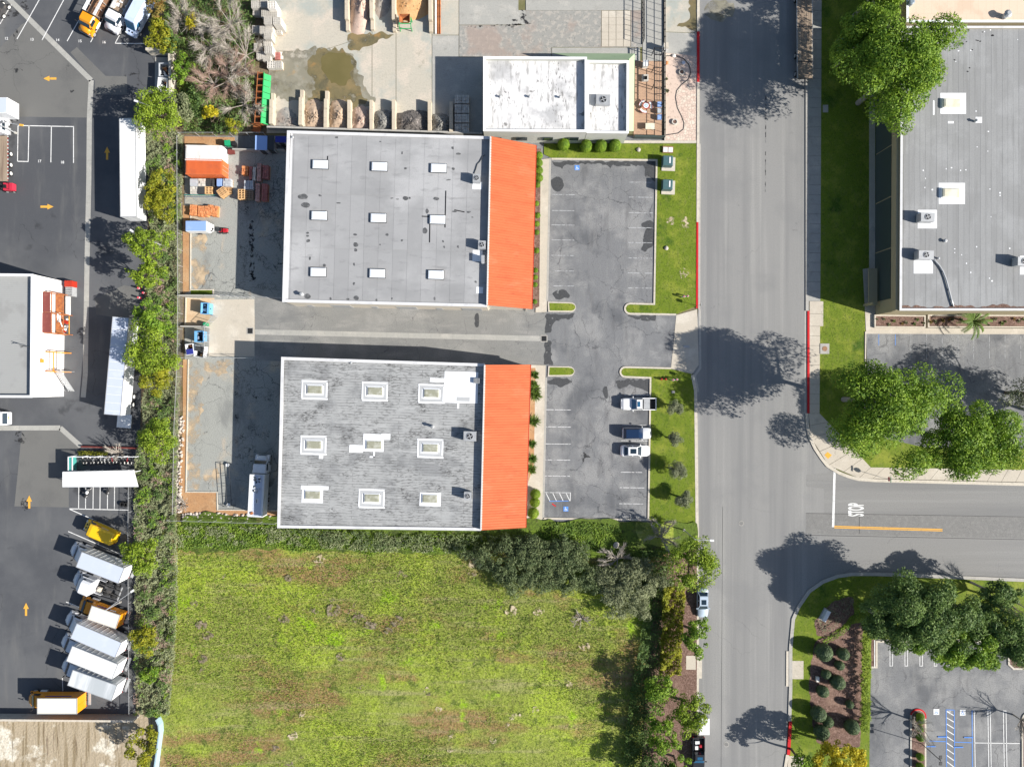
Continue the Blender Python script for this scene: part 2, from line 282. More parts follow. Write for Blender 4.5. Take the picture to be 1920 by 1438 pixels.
def wheelchair(px, py, parent, ground='paint_blue', fig='paint_white', s=.8, z=.024):
    c = P(px, py); b = MB(); b.box((c.x, c.y, z - .001), (s, s, .003)); o = b.part('access_symbol', m[ground], parent, fix=False)
    f = MB(); f.ribbon([c + Vector((.13 * s + .2 * s * math.cos(a) - .15 * s, -.15 * s + .2 * s * math.sin(a), 0)) for a in [R(100 + 26 * i) for i in range(10)]], .07 * s, z + .004, z + .004)
    f.ribbon([c + Vector(q) * s for q in ((-.06, .2, 0), (-.06, -.02, 0), (.14, -.02, 0), (.22, -.26, 0), (.32, -.22, 0))], .08 * s, z + .005, z + .005)
    f.sheet([c + Vector((-.06 * s + .08 * s * math.cos(R(a)), .32 * s + .08 * s * math.sin(R(a)), 0)) for a in range(0, 360, 45)], z + .005)
    f.part('symbol_figure', m[fig], parent, fix=False); return o
MB().sheet([(-700, -700), (700, -700), (700, 700), (-700, 700)], -.06).struct('ground', m['ground_soil'])
# ---- truck lot at the west side
lot = surf('truck_lot', [(-300, -160), (285, -160), (285, 104), (331, 104), (331, 192), (279, 192), (277, 420), (270, 560), (267, 640), (263, 800), (259, 900), (257, 1000), (254, 1338), (-300, 1338)], 0, 'asphalt_dark')
def patch(px, mat='asphalt_pale', z=.005, parent=lot): return MB().sheet(Q(px), z).part('asphalt_patch', m[mat], parent, fix=False)
patch([(-60, 150), (0, 90), (40, 47), (60, 36), (168, 148), (165, 221), (-60, 218)]); patch([(132, 99), (144, 89), (198, 143), (238, 144), (238, 178), (178, 178), (178, 152)])
patch([(41, 808), (113, 806), (150, 838), (129, 868), (129, 951), (27, 949)]); patch([(178, 560), (232, 535), (262, 540), (250, 600), (180, 590)])
for i, (px, s) in enumerate([(blob(35, 135, 9, 6), 3), (blob(25, 26, 12, 9), 4), (blob(48, 10, 7, 10), 5), (blob(37, 822, 12, 14), 6), (blob(45, 945, 9, 13), 7), (blob(137, 170, 5, 3), 8), (blob(245, 140, 14, 4), 9), (blob(28, 62, 3, 8), 2)]): stain(px, lot, 'oil_stain', .009, .3, s)
def swale(px, w, nseg, name='concrete_gutter'):
    st = bpy.data.objects.new(name, None); C.objects.link(st); st['kind'] = 'structure'; ROOT[st] = Matrix.Identity(4)
    pts = Q(px)
    for a, b in zip(pts[:-1], pts[1:]):
        n = max(1, round((b - a).length / nseg))
        for i in range(n):
            p = a + (b - a) * (i / n); q = a + (b - a) * ((i + 1) / n); d = (q - p).normalized() * .012
            MB().ribbon([p + d * (0 if i == 0 else 1), q - d * (0 if i == n - 1 else 1)], w, .0, .014).part('gutter_panel', m['concrete_grey'], st, fix=False)
    return st
swale([(-30, -46), (22, 4), (171, 151), (167.5, 223), (166.5, 340), (163, 500), (160, 700), (156, 745)], .82, 3.2); swale([(-40, 803), (113, 802), (152, 837)], .8, 3.2)
for a in [((74, 0), (32, 74)), ((120, 0), (79, 76)), ((150, 35), (126, 78)), ((198, 28), (170, 80)), ((245, 28), (216, 82)), ((216, 82), (273, 82.5)), ((22, 9), (0, 46)), ((35, 236), (138, 238)), ((34, 236), (33, 303)), ((54.5, 236), (53, 303)), ((33, 303), (53.5, 303.5)), ((96.5, 237), (95.5, 305)), ((138, 237), (138, 306)),
          ((130, 954), (234, 1000)), ((128, 996), (225, 1038)), ((130, 953.5), (241, 956)), ((124, 1128), (170, 1146)), ((117, 1268), (118, 1295))]: line(a, .13, lot)
for x in (148, 161, 175, 188, 202, 215): line([(x, 905), (x - .5, 954)], .12, lot)
for s, x, y in (('12', 12, 73), ('13', 60, 75), ('14', 108, 76), ('15', 150, 78), ('16', 195, 80), ('17', 74, 303), ('18', 117, 305)): text(s, x, y, .62, lot, 'paint_white')
for x, y, a in ((94, 148, 180), (88, 388, 0), (201, 288, 90), (55, 941, 90), (49, 1142, 90)): arrow(x, y, R(a), lot)
# ---- planted strip, field, dirt yard
surf('planted_strip', [(250, -160), (500, -160), (500, 262), (348, 262), (346, 980), (330, 1438), (306, 1445), (300, 1345), (250, 1345)], -.02, 'bare_earth')
surf('dirt_yard', [(-300, 1338), (262, 1338), (300, 1345), (300, 1620), (-300, 1620)], -.01, 'soil_rutted')
def terrain(name, x0, y0, x1, y1, step, mat, amp, inside=None, z0=0.0):
    rs = np.random.RandomState(3); nx, ny = int((x1 - x0) / step), int((y1 - y0) / step); g = np.zeros((ny + 1, nx + 1))
    for f, a in ((4, 1.), (9, .55), (20, .3), (45, .2)):
        c = rs.rand(f + 2, f + 2); u = np.linspace(0, f, nx + 1); v = np.linspace(0, f, ny + 1); iu = u.astype(int); iv = v.astype(int); fu = u - iu; fv = v - iv; fu = fu * fu * (3 - 2 * fu); fv = fv * fv * (3 - 2 * fv)
        g += a * ((c[np.ix_(iv, iu)] * (1 - fu) + c[np.ix_(iv, iu + 1)] * fu).T * (1 - fv) + (c[np.ix_(iv + 1, iu)] * (1 - fu) + c[np.ix_(iv + 1, iu + 1)] * fu).T * fv).T
    g = (g - g.min()) / (g.max() - g.min()) * amp
    b = MB(); vs = [(*P(x0 + (x1 - x0) * i / nx, y0 + (y1 - y0) * j / ny)[:2], z0 + g[j, i]) for j in range(ny + 1) for i in range(nx + 1)]
    b.add(vs, [(j * (nx + 1) + i, (j + 1) * (nx + 1) + i, (j + 1) * (nx + 1) + i + 1, j * (nx + 1) + i + 1) for j in range(ny) for i in range(nx)])
    return b.struct(name, m[mat])
gf = terrain('grass_field', 300, 978, 1262, 1620, 8, 'field', .35, z0=-.015)
for i, (x, y, r, k) in enumerate(((365, 1129, 9, 0), (380, 1172, 13, 0), (390, 1190, 12, 0), (384, 1235, 10, 0), (382, 1258, 9, 0), (625, 1144, 15, 0), (534, 1159, 13, 0), (508, 1155, 6, 0), (676, 1158, 14, 0), (695, 1170, 12, 0), (728, 1180, 11, 0), (745, 1163, 13, 0), (590, 1143, 9, 0), (640, 1231, 10, 0), (679, 1289, 7, 0), (888, 1075, 9, 0), (1085, 1161, 16, 0), (541, 1083, 10, 0), (805, 1300, 6, 0), (563, 1417, 8, 0), (516, 1400, 8, 0), (405, 1345, 6, 0), (798, 1290, 8, 1), (824, 1327, 7, 1), (952, 1357, 6, 1), (960, 1343, 6, 1), (845, 1379, 5, 1), (924, 1385, 8, 1), (847, 1404, 6, 1), (1004, 1330, 7, 1), (970, 1340, 6, 1), (550, 1376, 9, 1), (568, 1336, 8, 1), (1068, 1280, 7, 1), (960, 1143, 12, 1), (1010, 1146, 12, 1), (1095, 1210, 10, 1), (890, 1055, 14, 1), (600, 1048, 12, 1))):
    MB().sheet(jag(Q(blob(x, y, r, r * .75)), .3, .5, 200 + i), .30 + .004 * (i % 7)).part('bare_patch', m['tan_patch' if k else 'bare_patch'], gf, fix=False)
MB().sheet(jag(Q([(346, 962), (1000, 968), (1020, 976), (1306, 978), (1306, 1030), (1180, 1050), (1000, 1030), (800, 1036), (560, 1028), (346, 1035)]), .5, 1.2, 8), .26).struct('verge', m['verge'])
surf('planting_bed', [(1230, 1020), (1306, 1020), (1306, 1620), (1190, 1620)], .2, 'mulch')
# ---- business park asphalt (rear yards, alley, front lots, driveway)
park = surf('business_park_asphalt', [(346, 255), (1268, 255), (1270, 700), (1262, 980), (346, 980)], .003, 'asphalt_front')
rear = surf('rear_yard_asphalt', [(347, 283), (575, 283), (575, 960), (347, 960)], .007, 'asphalt_rear')
surf('alley_asphalt', [(478, 556), (1024, 574), (1024, 690), (478, 676)], .011, 'asphalt_alley')
pad = raised('refuse_pad', [(395, 562), (477, 561), (477, 668), (391, 668)], .016, 'concrete')
surf('refuse_earth', [(348, 559), (402, 559), (398, 612), (345, 610)], .014, 'soil_tan')
raised('soil_strip', [(343, 386), (357.5, 386), (357, 545), (343, 552)], .03, 'soil_orange'); raised('rear_soil_strip', [(343, 674), (352, 674), (349, 922), (341, 962), (332, 962), (343, 800)], .03, 'soil_orange')
raised('soil_corner', [(346, 923), (407, 923), (408, 956), (522, 958), (522, 968), (344, 964)], .032, 'soil_orange'); raised('top_soil_strip', [(346, 256), (440, 258), (440, 274), (346, 272)], .03, 'soil_orange')
def kerb(name, px, w, z1=.13, mat='kerb', closed=False): return MB().ribbon(Q(px), w, -.05, z1, closed=closed).struct(name, m[mat])
kerb('yard_kerb', [(358, 385), (357.3, 545)], .16); kerb('yard_kerb', [(353.5, 674), (349, 922), (407.5, 922.5), (408, 955.5), (522, 957)], .16); kerb('planter_kerb', [(358, 543.5), (400, 543.5), (400, 554)], .18)
raised('planter_grass', [(358, 544.5), (399, 544.5), (399, 554), (358, 554)], .06, 'lawn'); kerb('refuse_kerb', [(376, 560), (349, 558.5), (348, 608)], .16)
swale([(478, 622.5), (1014, 635)], .85, 3.6, 'alley_gutter')
for x, y in ((469, 620.5), (1020, 635)):
    o = thing('drain_grate', 'square black iron drain grate at the ' + ('concrete refuse pad' if x < 900 else 'street end of the alley gutter'), 'drain', P(x, y, .012)); b = MB(); b.ribbon([(-.5, -.5), (.5, -.5), (.5, .5), (-.5, .5)], .14, 0, .03, closed=True); b.part('frame', m['kerb_grey'], o)
    MB().box((0, 0, .01), (.94, .94, .01)).part('pit', m['tar'], o)
    for i in range(7): MB().box((-.36 + i * .12, 0, .022), (.035, .9, .014)).part('bar', m['edging_dark'], o)
for px in ([(446, 400), (530, 400), (526, 545), (446, 540)], [(440, 690), (520, 690), (500, 860), (440, 860)], [(440, 300), (535, 300), (535, 400), (446, 400)]): MB().sheet(Q(px), .0175).part('crack_web', m['crack_web'], rear, fix=False)
for px, s in (([(353, 680), (375, 676), (380, 760), (370, 840), (378, 915), (351, 918)], 1), ([(359, 445), (385, 440), (392, 500), (384, 535), (359, 540)], 2), ([(380, 676), (436, 676), (420, 705), (390, 700)], 3), ([(385, 890), (412, 880), (412, 920), (385, 918)], 4)): stain(px, rear, 'tan_dust', .0165 + .0004 * s, .5, 90 + s)
for px, s in [([(466, 420), (475, 412), (476, 470), (475, 520), (467, 528), (469, 470)], 1), (blob(470, 519, 9, 7), 3), ([(1034, 303), (1230, 303), (1229, 340), (1212, 332), (1206, 312), (1150, 310), (1145, 318), (1135, 308), (1060, 308), (1055, 316), (1040, 312)], 4), (blob(1214, 422, 13, 8), 5), ([(1213, 430), (1226, 428), (1226, 455), (1212, 472), (1200, 470)], 6), (blob(1052, 553, 17, 8), 7), ([(1024, 588), (1080, 588), (1070, 598), (1038, 602), (1034, 625), (1022, 625)], 8), ([(1176, 592), (1230, 591), (1228, 602), (1190, 600)], 9), (blob(1050, 716, 24, 8), 10), (blob(1136, 736, 6, 13), 11), ([(1155, 712), (1218, 712), (1218, 735), (1180, 722), (1160, 732)], 12), (blob(1045, 345, 12, 14), 13), ([(1022, 640), (1032, 640), (1036, 684), (1020, 684)], 14), (blob(894, 602, 4, 14), 15)]:
    stain(px, rear if px[0][0] < 530 else park, 'wet_asphalt' if px[0][0] > 530 else 'oil_stain', .016, .22, 20 + s, step=.4)
for (x0, x1), ys in (((1035, 1078), (365, 395, 422, 450, 479, 508, 536)), ((1179, 1224), (342, 370, 399, 427, 455, 484, 512, 540))):
    for y in ys: line([(x0 - (y - 365) * .014, y), (x1 - (y - 365) * .014, y + .6)], .1, park, 'paint_worn', .017)
for y in (768, 800, 832, 862, 892, 923): line([(1023.5 - (y - 768) * .02, y), (1071 - (y - 768) * .02, y + .6)], .1, park, 'paint_mid', .017)
for y, x0, x1 in ((740, 1168, 1218), (797, 1166, 1217), (826, 1165, 1217), (885, 1164, 1204), (914, 1162, 1208), (944, 1161, 1208)): line([(x0, y), (x1, y + .5)], .1, park, 'paint_mid', .017)
line([(1069.5, 923), (1069, 939)], .1, park, 'paint_white', .017)
for i in range(4): line([(1024 + i * 12.5, 924.5), (1031 + i * 12.5, 939)], .1, park, 'paint_white', .017)
line([(1030, 939.5), (1066, 939)], .1, park, 'paint_blue', .018); line([(1035, 944), (1042, 949)], .2, park, 'paint_red', .018)
wheelchair(1061, 954, park); wheelchair(1082, 315, park)
MB().sheet(jag(Q([(1094, 846), (1098, 850), (1108, 857), (1098, 858), (1092, 871), (1093, 858), (1083, 866)]), .05, .3, 4), .017).part('tar_patch', m['oil_stain'], park, fix=False)
# ---- front kerbs, walks and lawns
raised('front_walk', [(1012, 300), (1030, 298), (1025, 585), (1004, 586), (1008, 500)], .12, 'concrete'); raised('front_walk', [(996, 684), (1023, 685), (1017, 973), (984, 990), (988, 900)], .12, 'concrete')
kerb('lot_kerb', [(1031.5, 297), (1026, 565)], .3, mat='kerb_grey'); kerb('lot_kerb', [(1024, 708), (1018.5, 972)], .3, mat='kerb_grey')
for px in ([(1027, 566), (1066, 567), *arc(1070.5, 576.5, 9, -90, 90), (1028, 585)], [(1028, 686.5), (1066, 687), *arc(1068, 696.5, 9, -90, 90), (1027, 706)]):
    raised('kerb_island', px, .13, 'kerb'); c = (sum(p[0] for p in px) / len(px), sum(p[1] for p in px) / len(px)); raised('island_grass', [(c[0] + (p[0] - c[0]) * .93, c[1] + (p[1] - c[1]) * .74) for p in px], .15, 'lawn')
L1 = [(1020, 270), (1305, 270), (1304, 575), (1268, 589), (1180, 588), *arc(1181, 579, 9, 90, 270), (1226, 570), (1231, 299), (1034, 297), (1020, 290)]
L2 = [(1172, 689), (1258, 692), (1296, 701), (1303, 730), (1305, 1003), (1262, 990), (1215, 973), (1219, 709), (1172, 706), *arc(1172, 697.5, 8.5, 90, 270)]
for nm, px in (('lawn', L1), ('lawn', L2)): raised(nm, px, .11, 'lawn')
kerb('lawn_kerb', [(1034, 298.5), (1231, 301), (1226.5, 570.5), (1182, 569.5), *arc(1181, 579, 9.4, 270, 90)[0:], (1184, 588.5), (1267, 590)], .28); kerb('lawn_kerb', [(1258, 690.5), (1175, 688.5), *arc(1172, 697.5, 9, 270, 90), (1219.5, 708.5), (1215.5, 974.5), (1018, 971.5)], .28)
kerb('side_kerb', [(1020, 267), (1305, 267)], .4, .18)
# ---- main street and side street
st = surf('main_street', [(1309, -160), (1514, -160), (1514, 790), (1530, 850), (1580, 890), (1580, 1080), (1520, 1110), (1490, 1160), (1480, 1230), (1470, 1620), (1308, 1620), (1309, 1000), (1299, 705), (1309, 580)], .002, 'asphalt_street')
ss = surf('side_street', [(1560, 880), (1608, 897), (2250, 912), (2250, 1095), (1600, 1076), (1545, 1092), (1545, 900)], .006, 'asphalt_side')
patch([(1511, 962), (2250, 975), (2250, 1016), (1511, 1000)], 'asphalt_crazed', .0095, ss); patch([(1512, 890), (1560, 886), (1560, 918), (1512, 912)], 'asphalt_side', .011, st)
stain(blob(1350, 20, 30, 20), st, 'concrete_slick', .007, .3, 3)
line([(1564.8, 878), (1562, 988)], .38, ss); line([(1564, 986.2), (1767, 992.2)], .16, ss, 'paint_yellow'); line([(1564, 989), (1767, 995)], .16, ss, 'paint_yellow')
text('STOP', 1606.5, 955.4, 3.45, ss, 'paint_white', R(90), .262, .02, 'road_lettering')
line([(1611, 965), (1611, 1000)], .08, ss, 'tar', .014, 'tar_seam'); line([(1511, 1003), (2250, 1018)], .07, ss, 'tar', .014, 'tar_seam'); line([(1511, 962), (2250, 974)], .06, ss, 'tar', .014, 'tar_seam'); line([(1436, 180), (1435, 360)], .14, st, 'oil_stain', .014, 'tar_seam'); line([(1355, 950), (1352, 1438)], .04, st, 'tar', .014, 'tar_seam')
stain(blob(1252, 398, 16, 20), park, 'lawn', .118, .4, 71); stain(blob(1256, 415, 9, 7), park, 'tan_patch', .122, .3, 72); stain(blob(1285, 420, 8, 14), park, 'tan_patch', .122, .3, 73); stain(blob(1283, 512, 8, 12), park, 'tan_patch', .122, .3, 74)
for x, y, l in ((1390, 981, 'round iron manhole cover in the street beside the olive lawn'), (1362, 1395, 'round iron manhole cover in the street near the black pickup'), (1440, 640, 'round iron manhole cover in the tree shadow on the street')):
    o = thing('manhole_cover', l, 'manhole', P(x, y, .006)); MB().cyl((0, 0, 0), .42, .012, 20).part('frame', m['kerb_grey'], o); MB().cyl((0, 0, .004), .34, .014, 20).part('lid', m['asphalt_crazed'], o)
WK = [(1310, -160), (1310, 420)]
kerb('street_kerb', [(1309, -160), (1309, 60)], .42); kerb('street_kerb', [(1309, 60), (1309, 155)], .42, mat='paint_red'); kerb('street_kerb', [(1309, 155), (1308, 417)], .42); kerb('street_kerb', [(1307.5, 417), (1306.5, 578)], .3, mat='paint_red'); kerb('street_gutter', [(1312, 270), (1311, 580)], .34, .012, 'kerb_grey')
raised('driveway_apron', [(1268, 591), (1307, 580), (1310, 684), (1297, 702), (1258, 691)], .03, 'concrete'); kerb('street_gutter', [(1312, 580), (1313, 690), (1303, 704), (1309, 735)], .36, .02, 'kerb_grey')
kerb('street_kerb', [(1298, 703), (1304, 733), (1307, 1004), (1307, 1227)], .5); kerb('street_kerb', [(1310, 1227), (1310, 1271)], 1.0); raised('bus_stop_pad', [(1286, 1228), (1304, 1228), (1304, 1254), (1286, 1254)], .21, 'concrete'); kerb('street_kerb', [(1307, 1271), (1306, 1620)], .5)
EK = [(1513, -160), (1513, 583)]; CV = [(1512.5, 775), (1514, 800), (1518, 820), (1528, 841), (1540, 859), (1551, 873), (1572, 886), (1590, 893), (1608, 898), (1640, 900.5), (2250, 916)]
kerb('east_kerb', EK, .5, mat='kerb_grey'); kerb('east_kerb', [(1515.5, 583), (1515.5, 775)], .36, mat='paint_red'); kerb('east_kerb', CV, .5, mat='kerb'); kerb('east_gutter', [(1510.5, 583), (1510, 775)], .36, .012, 'kerb_grey')
sw = bpy.data.objects.new('sidewalk', None); C.objects.link(sw); sw['kind'] = 'structure'; ROOT[sw] = Matrix.Identity(4)
def slabs(a0, a1, b0, b1, n, mat='concrete_grey'):      # quads between the edges a0-a1 and b0-b1
    for i in range(n):
        t, u = (i + .012) / n, (i + .988) / n; f = lambda p, q, k: P(p[0] + (q[0] - p[0]) * k, p[1] + (q[1] - p[1]) * k)
        MB().prism([f(a0, a1, t), f(b0, b1, t), f(b0, b1, u), f(a0, a1, u)], -.08, .12 + .004 * random.random(), bottom=False).part('sidewalk_slab', m[mat], sw, fix=False)
slabs((1516, -160), (1516, 565), (1540.5, -160), (1537.5, 565), 40); slabs((1517.5, 565), (1517.5, 612), (1543, 565), (1543, 612), 2, 'concrete'); slabs((1517.5, 612), (1517.5, 775), (1537, 612), (1536, 775), 9, 'concrete')
slabs((1516, 775), (1520, 820), (1536, 775), (1568, 808), 2, 'concrete'); slabs((1520, 820), (1553, 872), (1568, 808), (1601, 843), 2, 'concrete'); slabs((1553, 872), (1610, 896), (1601, 843), (1632, 876), 2, 'concrete'); slabs((1610, 896), (2250, 912), (1632, 876), (2250, 886), 24, 'concrete')
MB().prism(Q([(1545, 853), (1551, 847), (1559, 853), (1552, 860)]), .1, .132).part('tactile_plate', m['paint_yellow'], sw, fix=False)
LK = [(1468, 1620), (1472, 1438), (1480, 1351), (1482, 1290), (1482, 1214), (1487, 1160), (1497, 1137), (1517, 1108), (1543, 1090), (1570, 1080), (1597, 1076), (1640, 1076), (1713, 1078.5), (1920, 1087), (2250, 1102)]
kerb('corner_kerb', LK[:2], .5); kerb('corner_kerb', [(1472, 1438), (1476, 1414)], .5); kerb('corner_kerb', [(1478, 1414), (1482, 1351)], .5, mat='paint_red'); kerb('corner_kerb', LK[2:], .55, mat='kerb_grey'); kerb('bus_kerb', [(1479, 1220), (1478.5, 1286)], .9, .09, 'kerb'); 
raised('bus_stop_pad', [(1485, 1238), (1506, 1238), (1506, 1272), (1485, 1272)], .125, 'concrete'); raised('corner_pad', [(1478, 1416), (1506, 1416), (1504, 1470), (1474, 1470)], .125, 'concrete')
# ---- south-east corner: lawn, mulch bed, car park
raised('corner_lawn', [(1468, 1620), (1482, 1351), (1484, 1214), (1489, 1160), (1499, 1138), (1519, 1109), (1545, 1092), (1572, 1082), (1600, 1078), (2250, 1103), (2250, 1198), (1634, 1198), (1630, 1370), (1628, 1620)], .11, 'lawn')
MB().sheet(jag(Q([(1530, 1200), (1560, 1190), (1590, 1172), (1617, 1166), (1616, 1330), (1612, 1400), (1560, 1400), (1530, 1390), (1522, 1340), (1516, 1290), (1520, 1240), (1524, 1215)]), .2, .6, 5), .117).struct('mulch_bed', m['mulch']); MB().sheet(jag(Q([(1527, 1165), (1540, 1145), (1565, 1125), (1600, 1118), (1600, 1150), (1570, 1180), (1545, 1195), (1530, 1190)]), .2, .6, 6), .117).struct('shrub_bed', m['mulch'])
cp = surf('car_park', [(1630, 1198), (2250, 1198), (2250, 1620), (1628, 1620)], .001, 'asphalt_front')
kerb('park_kerb', [(1633, 1250), (1643, 1250), (1643, 1202), (1890, 1202)], .3); kerb('park_kerb', [(1890, 1198), (1891, 1245), (1900, 1253), (2250, 1253)], .3); raised('tree_island', [(1892, 1198), (2250, 1198), (2250, 1251), (1902, 1251), (1893, 1244)], .12, 'mulch'); raised('grass_edge', [(1633, 1198), (1641, 1198), (1641, 1248), (1633, 1248)], .12, 'mulch'); kerb('wall_kerb', [(1639, 1199), (1639, 1250)], .14, .16, 'paint_white')
for x in (1671, 1699, 1727, 1754, 1782, 1810, 1837, 1864.5): line([(x - 2.5, 1204), (x - 2.5, 1248), (x + 2.5, 1248), (x + 2.5, 1204)], .1, cp)
raised('tree_island', [(1706, 1470), (1706, 1344), *[(x, y) for x, y in arc(1721, 1343, 15, 180, 360, 10)], (1736, 1470)], .13, 'kerb'); raised('island_mulch', [(1709, 1470), (1709, 1344), *arc(1721, 1343, 12, 180, 360, 10), (1733, 1470)], .15, 'mulch'); kerb('red_kerb', [*arc(1721, 1343, 14, 195, 360, 10), (1735, 1346)], .24, .145, 'paint_red')
raised('tree_island', [(1915, 1470), (1915, 1350), *arc(1929, 1348, 14, 180, 360, 10), (1943, 1470)], .13, 'kerb'); raised('island_mulch', [(1918, 1470), (1918, 1350), *arc(1929, 1348, 11, 180, 360, 10), (1940, 1470)], .15, 'mulch')
for a in [((1773.5, 1330), (1789, 1330.5)), ((1774, 1330), (1775, 1480)), ((1789, 1330), (1790, 1480)), ((1822.5, 1331), (1823.5, 1480)), ((1743, 1388.5), (1773, 1389.5)), ((1790, 1390.5), (1822, 1391.5))]: line(a, .12, cp, 'paint_blue')
for y in range(1334, 1480, 12): line([(1775, y - 1 + (y - 1334) * -.02), (1788.5, y + 7)], .13, cp)
for x in (1826.5, 1852, 1856.5, 1881, 1886): line([(x, 1331), (x + 2.5, 1480)], .11, cp)
for a in [((1852, 1331.5), (1856.5, 1331.5)), ((1881, 1332), (1886, 1332)), ((1828, 1392), (1912, 1393.2)), ((1823.5, 1331.2), (1826.5, 1331.2))]: line(a, .11, cp)
wheelchair(1755.5, 1334, cp, 'paint_white', 'paint_blue', .95); wheelchair(1805, 1335.5, cp, 'paint_white', 'paint_blue', .95); text('NO', 1779, 1333.5, .4, cp, 'paint_white')
for x, y, l in ((1766.5, 1380.5, 'hatched bay on its west side, up the bay'), (1815.5, 1381.5, 'blue bay line, east of the hatched bay'), (1745.5, 1398.5, 'planted island kerb'), (1797, 1399.8, 'hatched bay on its east side')):
    c = P(x, y); MB().loft([[(c.x + sx, c.y + yy, zz) for yy, zz in ((-.1, .0), (.1, .0), (.08, .1), (-.08, .1))] for sx in (-.75, -.7, .7, .75)]).solo('wheel_stop', m['paint_blue'], 'blue concrete wheel stop beside the ' + l, 'wheel stop', 'blue wheel stops in the accessible bays')
# ---- north-east: shaded verge, walk, car park behind the roof building
raised('verge_lawn', [(1538, -160), (1700, -160), (1700, 600), (1623, 600), (1623, 720), (1580, 800), (1568, 808), (1536, 775)], .105, 'lawn')
raised('corner_grass', [(1568, 808), (1580, 800), (1622, 722), (1630, 815), (1730, 838), (2250, 848), (2250, 890), (1632, 876)], .1, 'lawn')
np_ = surf('north_car_park', [(1623, 620), (2250, 624), (2250, 845), (1730, 838), (1630, 815)], .115, 'asphalt_front')
kerb('walk_kerb', [(1622, 622), (1621, 800)], .2, .2)
raised('entry_walk', [(1617, 505), (1629, 503), (1629, -40), (1640, -40), (1640, 590), (1637, 615), (2250, 618), (2250, 628), (1623, 626), (1620, 560)], .15, 'concrete')
for i in range(11): line([(1707 + i * 29.4, 627), (1707 + i * 29.4, 673)], .07, np_, 'paint_worn', .125)
for x in (1647, 1678): line([(x, 627), (x, 648)], .08, np_, 'paint_blue', .125)
line([(1730, 756), (1729.5, 795)], .1, np_, 'paint_white', .125); line([(1762, 756), (1761.5, 795)], .1, np_, 'paint_white', .125)
# ---- masonry supply yard at the top
ys = bpy.data.objects.new('supply_yard_paving', None); C.objects.link(ys); ys['kind'] = 'structure'; ROOT[ys] = Matrix.Identity(4)
def slab(px, mat='concrete_yard', z=.018): return MB().prism(Q(px), -.05, z, bottom=False).part('concrete_slab', m[mat], ys, fix=False)
for px in ([(500, -160), (697, -160), (697, 65), (600, 96), (508, 96)], [(508, 97), (600, 97), (697, 66), (697, 250), (500, 250)], [(698, -160), (742, -160), (742, 250), (698, 250)], [(743, -160), (809.5, -160), (809.5, 250), (743, 250)], [(810.5, -160), (1312, -160), (1312, 0), (860, 0), (860, 66), (810.5, 66)]): slab(px)
slab([(810.5, 67), (860, 67), (860, 108), (905, 108), (905, 256), (810.5, 256)], 'concrete_grey'); slab([(861, 1), (972, 1), (972, 20), (985, 20), (985, 47), (861, 47)], 'concrete_grey', .02); slab([(986, 1), (1203, 1), (1203, 20), (986, 20)], 'concrete_grey', .019); slab([(861, 48), (985, 48), (985, 20.5), (1127, 20.5), (1127, 88), (1183, 88), (1183, 20.5), (1204, 20.5), (1204, 89), (1034, 89), (1034, 107), (861, 107)], 'concrete_rough', .017); slab([(1035, 90), (1200, 90), (1200, 115), (1035, 115)], 'concrete_grey', .02)
for i in range(4):
    for j in range(5): slab([(1128 + i * 13.7, 21 + j * 13.4), (1141 + i * 13.7, 21 + j * 13.4), (1141 + i * 13.7, 34 + j * 13.4), (1128 + i * 13.7, 34 + j * 13.4)], 'concrete', .02 + .004 * random.random())
slab([(1205, 1), (1246, 1), (1246, 115), (1205, 115)], 'concrete_grey', .019); slab([(1247, -160), (1307, -160), (1307, 62), (1247, 60)], 'concrete_yard', .021); slab([(1247, 61), (1307, 63), (1307, 106), (1247, 100)], 'concrete_grey', .021)
stain([(504, 99), (540, 97), (590, 90), (640, 94), (664, 110), (684, 165), (706, 190), (690, 205), (655, 205), (600, 200), (540, 190), (505, 178)], ys, 'concrete_slick', .026, .5, 31); stain([(575, 110), (605, 92), (650, 95), (668, 110), (662, 150), (676, 165), (690, 190), (655, 206), (620, 195), (585, 215), (575, 195), (590, 170)], ys, 'concrete_wet', .032, .5, 32); stain([(602, 112), (612, 102), (640, 100), (656, 106), (661, 130), (655, 152), (648, 165), (632, 162), (612, 150), (604, 135)], ys, 'puddle_water', .038, .35, 33, 'puddle')
stain([(652, 66), (705, 62), (740, 66), (712, 76), (690, 85), (672, 100), (656, 95)], ys, 'concrete_wet', .034, .4, 34); stain([(1296, -30), (1309, -30), (1308, 60), (1296, 58), (1286, 50), (1268, 48), (1290, 42)], ys, 'concrete_wet', .03, .3, 35); stain([(958, 48), (958, 40), (972, 38), (972, 20), (986, 22), (986, 40), (1000, 46), (960, 50), (875, 52), (890, 48)], ys, 'oil_stain', .03, .3, 36); stain([(672, 160), (684, 165), (700, 190), (690, 192), (675, 180)], ys, 'concrete_slick', .03, .3, 37)
raised('patio_paving', [(1188, 115), (1242, 115), (1242, 258), (1188, 258)], .03, 'paver'); raised('stone_paving', [(1247, 100), (1307, 106), (1306, 266), (1247, 266)], .04, 'flagstone'); MB().sheet(jag(Q([(1248, 108), (1262, 106), (1280, 112), (1292, 125), (1294, 138), (1289, 150), (1277, 160), (1268, 172), (1266, 184), (1270, 205), (1278, 220), (1282, 232), (1281, 242), (1272, 249), (1248, 252)]), .05, .4, 3), .048).struct('pebble_bed', m['pebble_bed'])
kerb('bed_edging', [(1248, 106), (1265, 104.5), (1282, 111), (1292, 123), (1295, 137), (1290, 150), (1277, 160), (1268.5, 171), (1266.5, 184), (1270, 203), (1278, 219), (1282.5, 232), (1281, 243), (1271, 250.5), (1248, 254)], .12, .09, 'edging_dark')
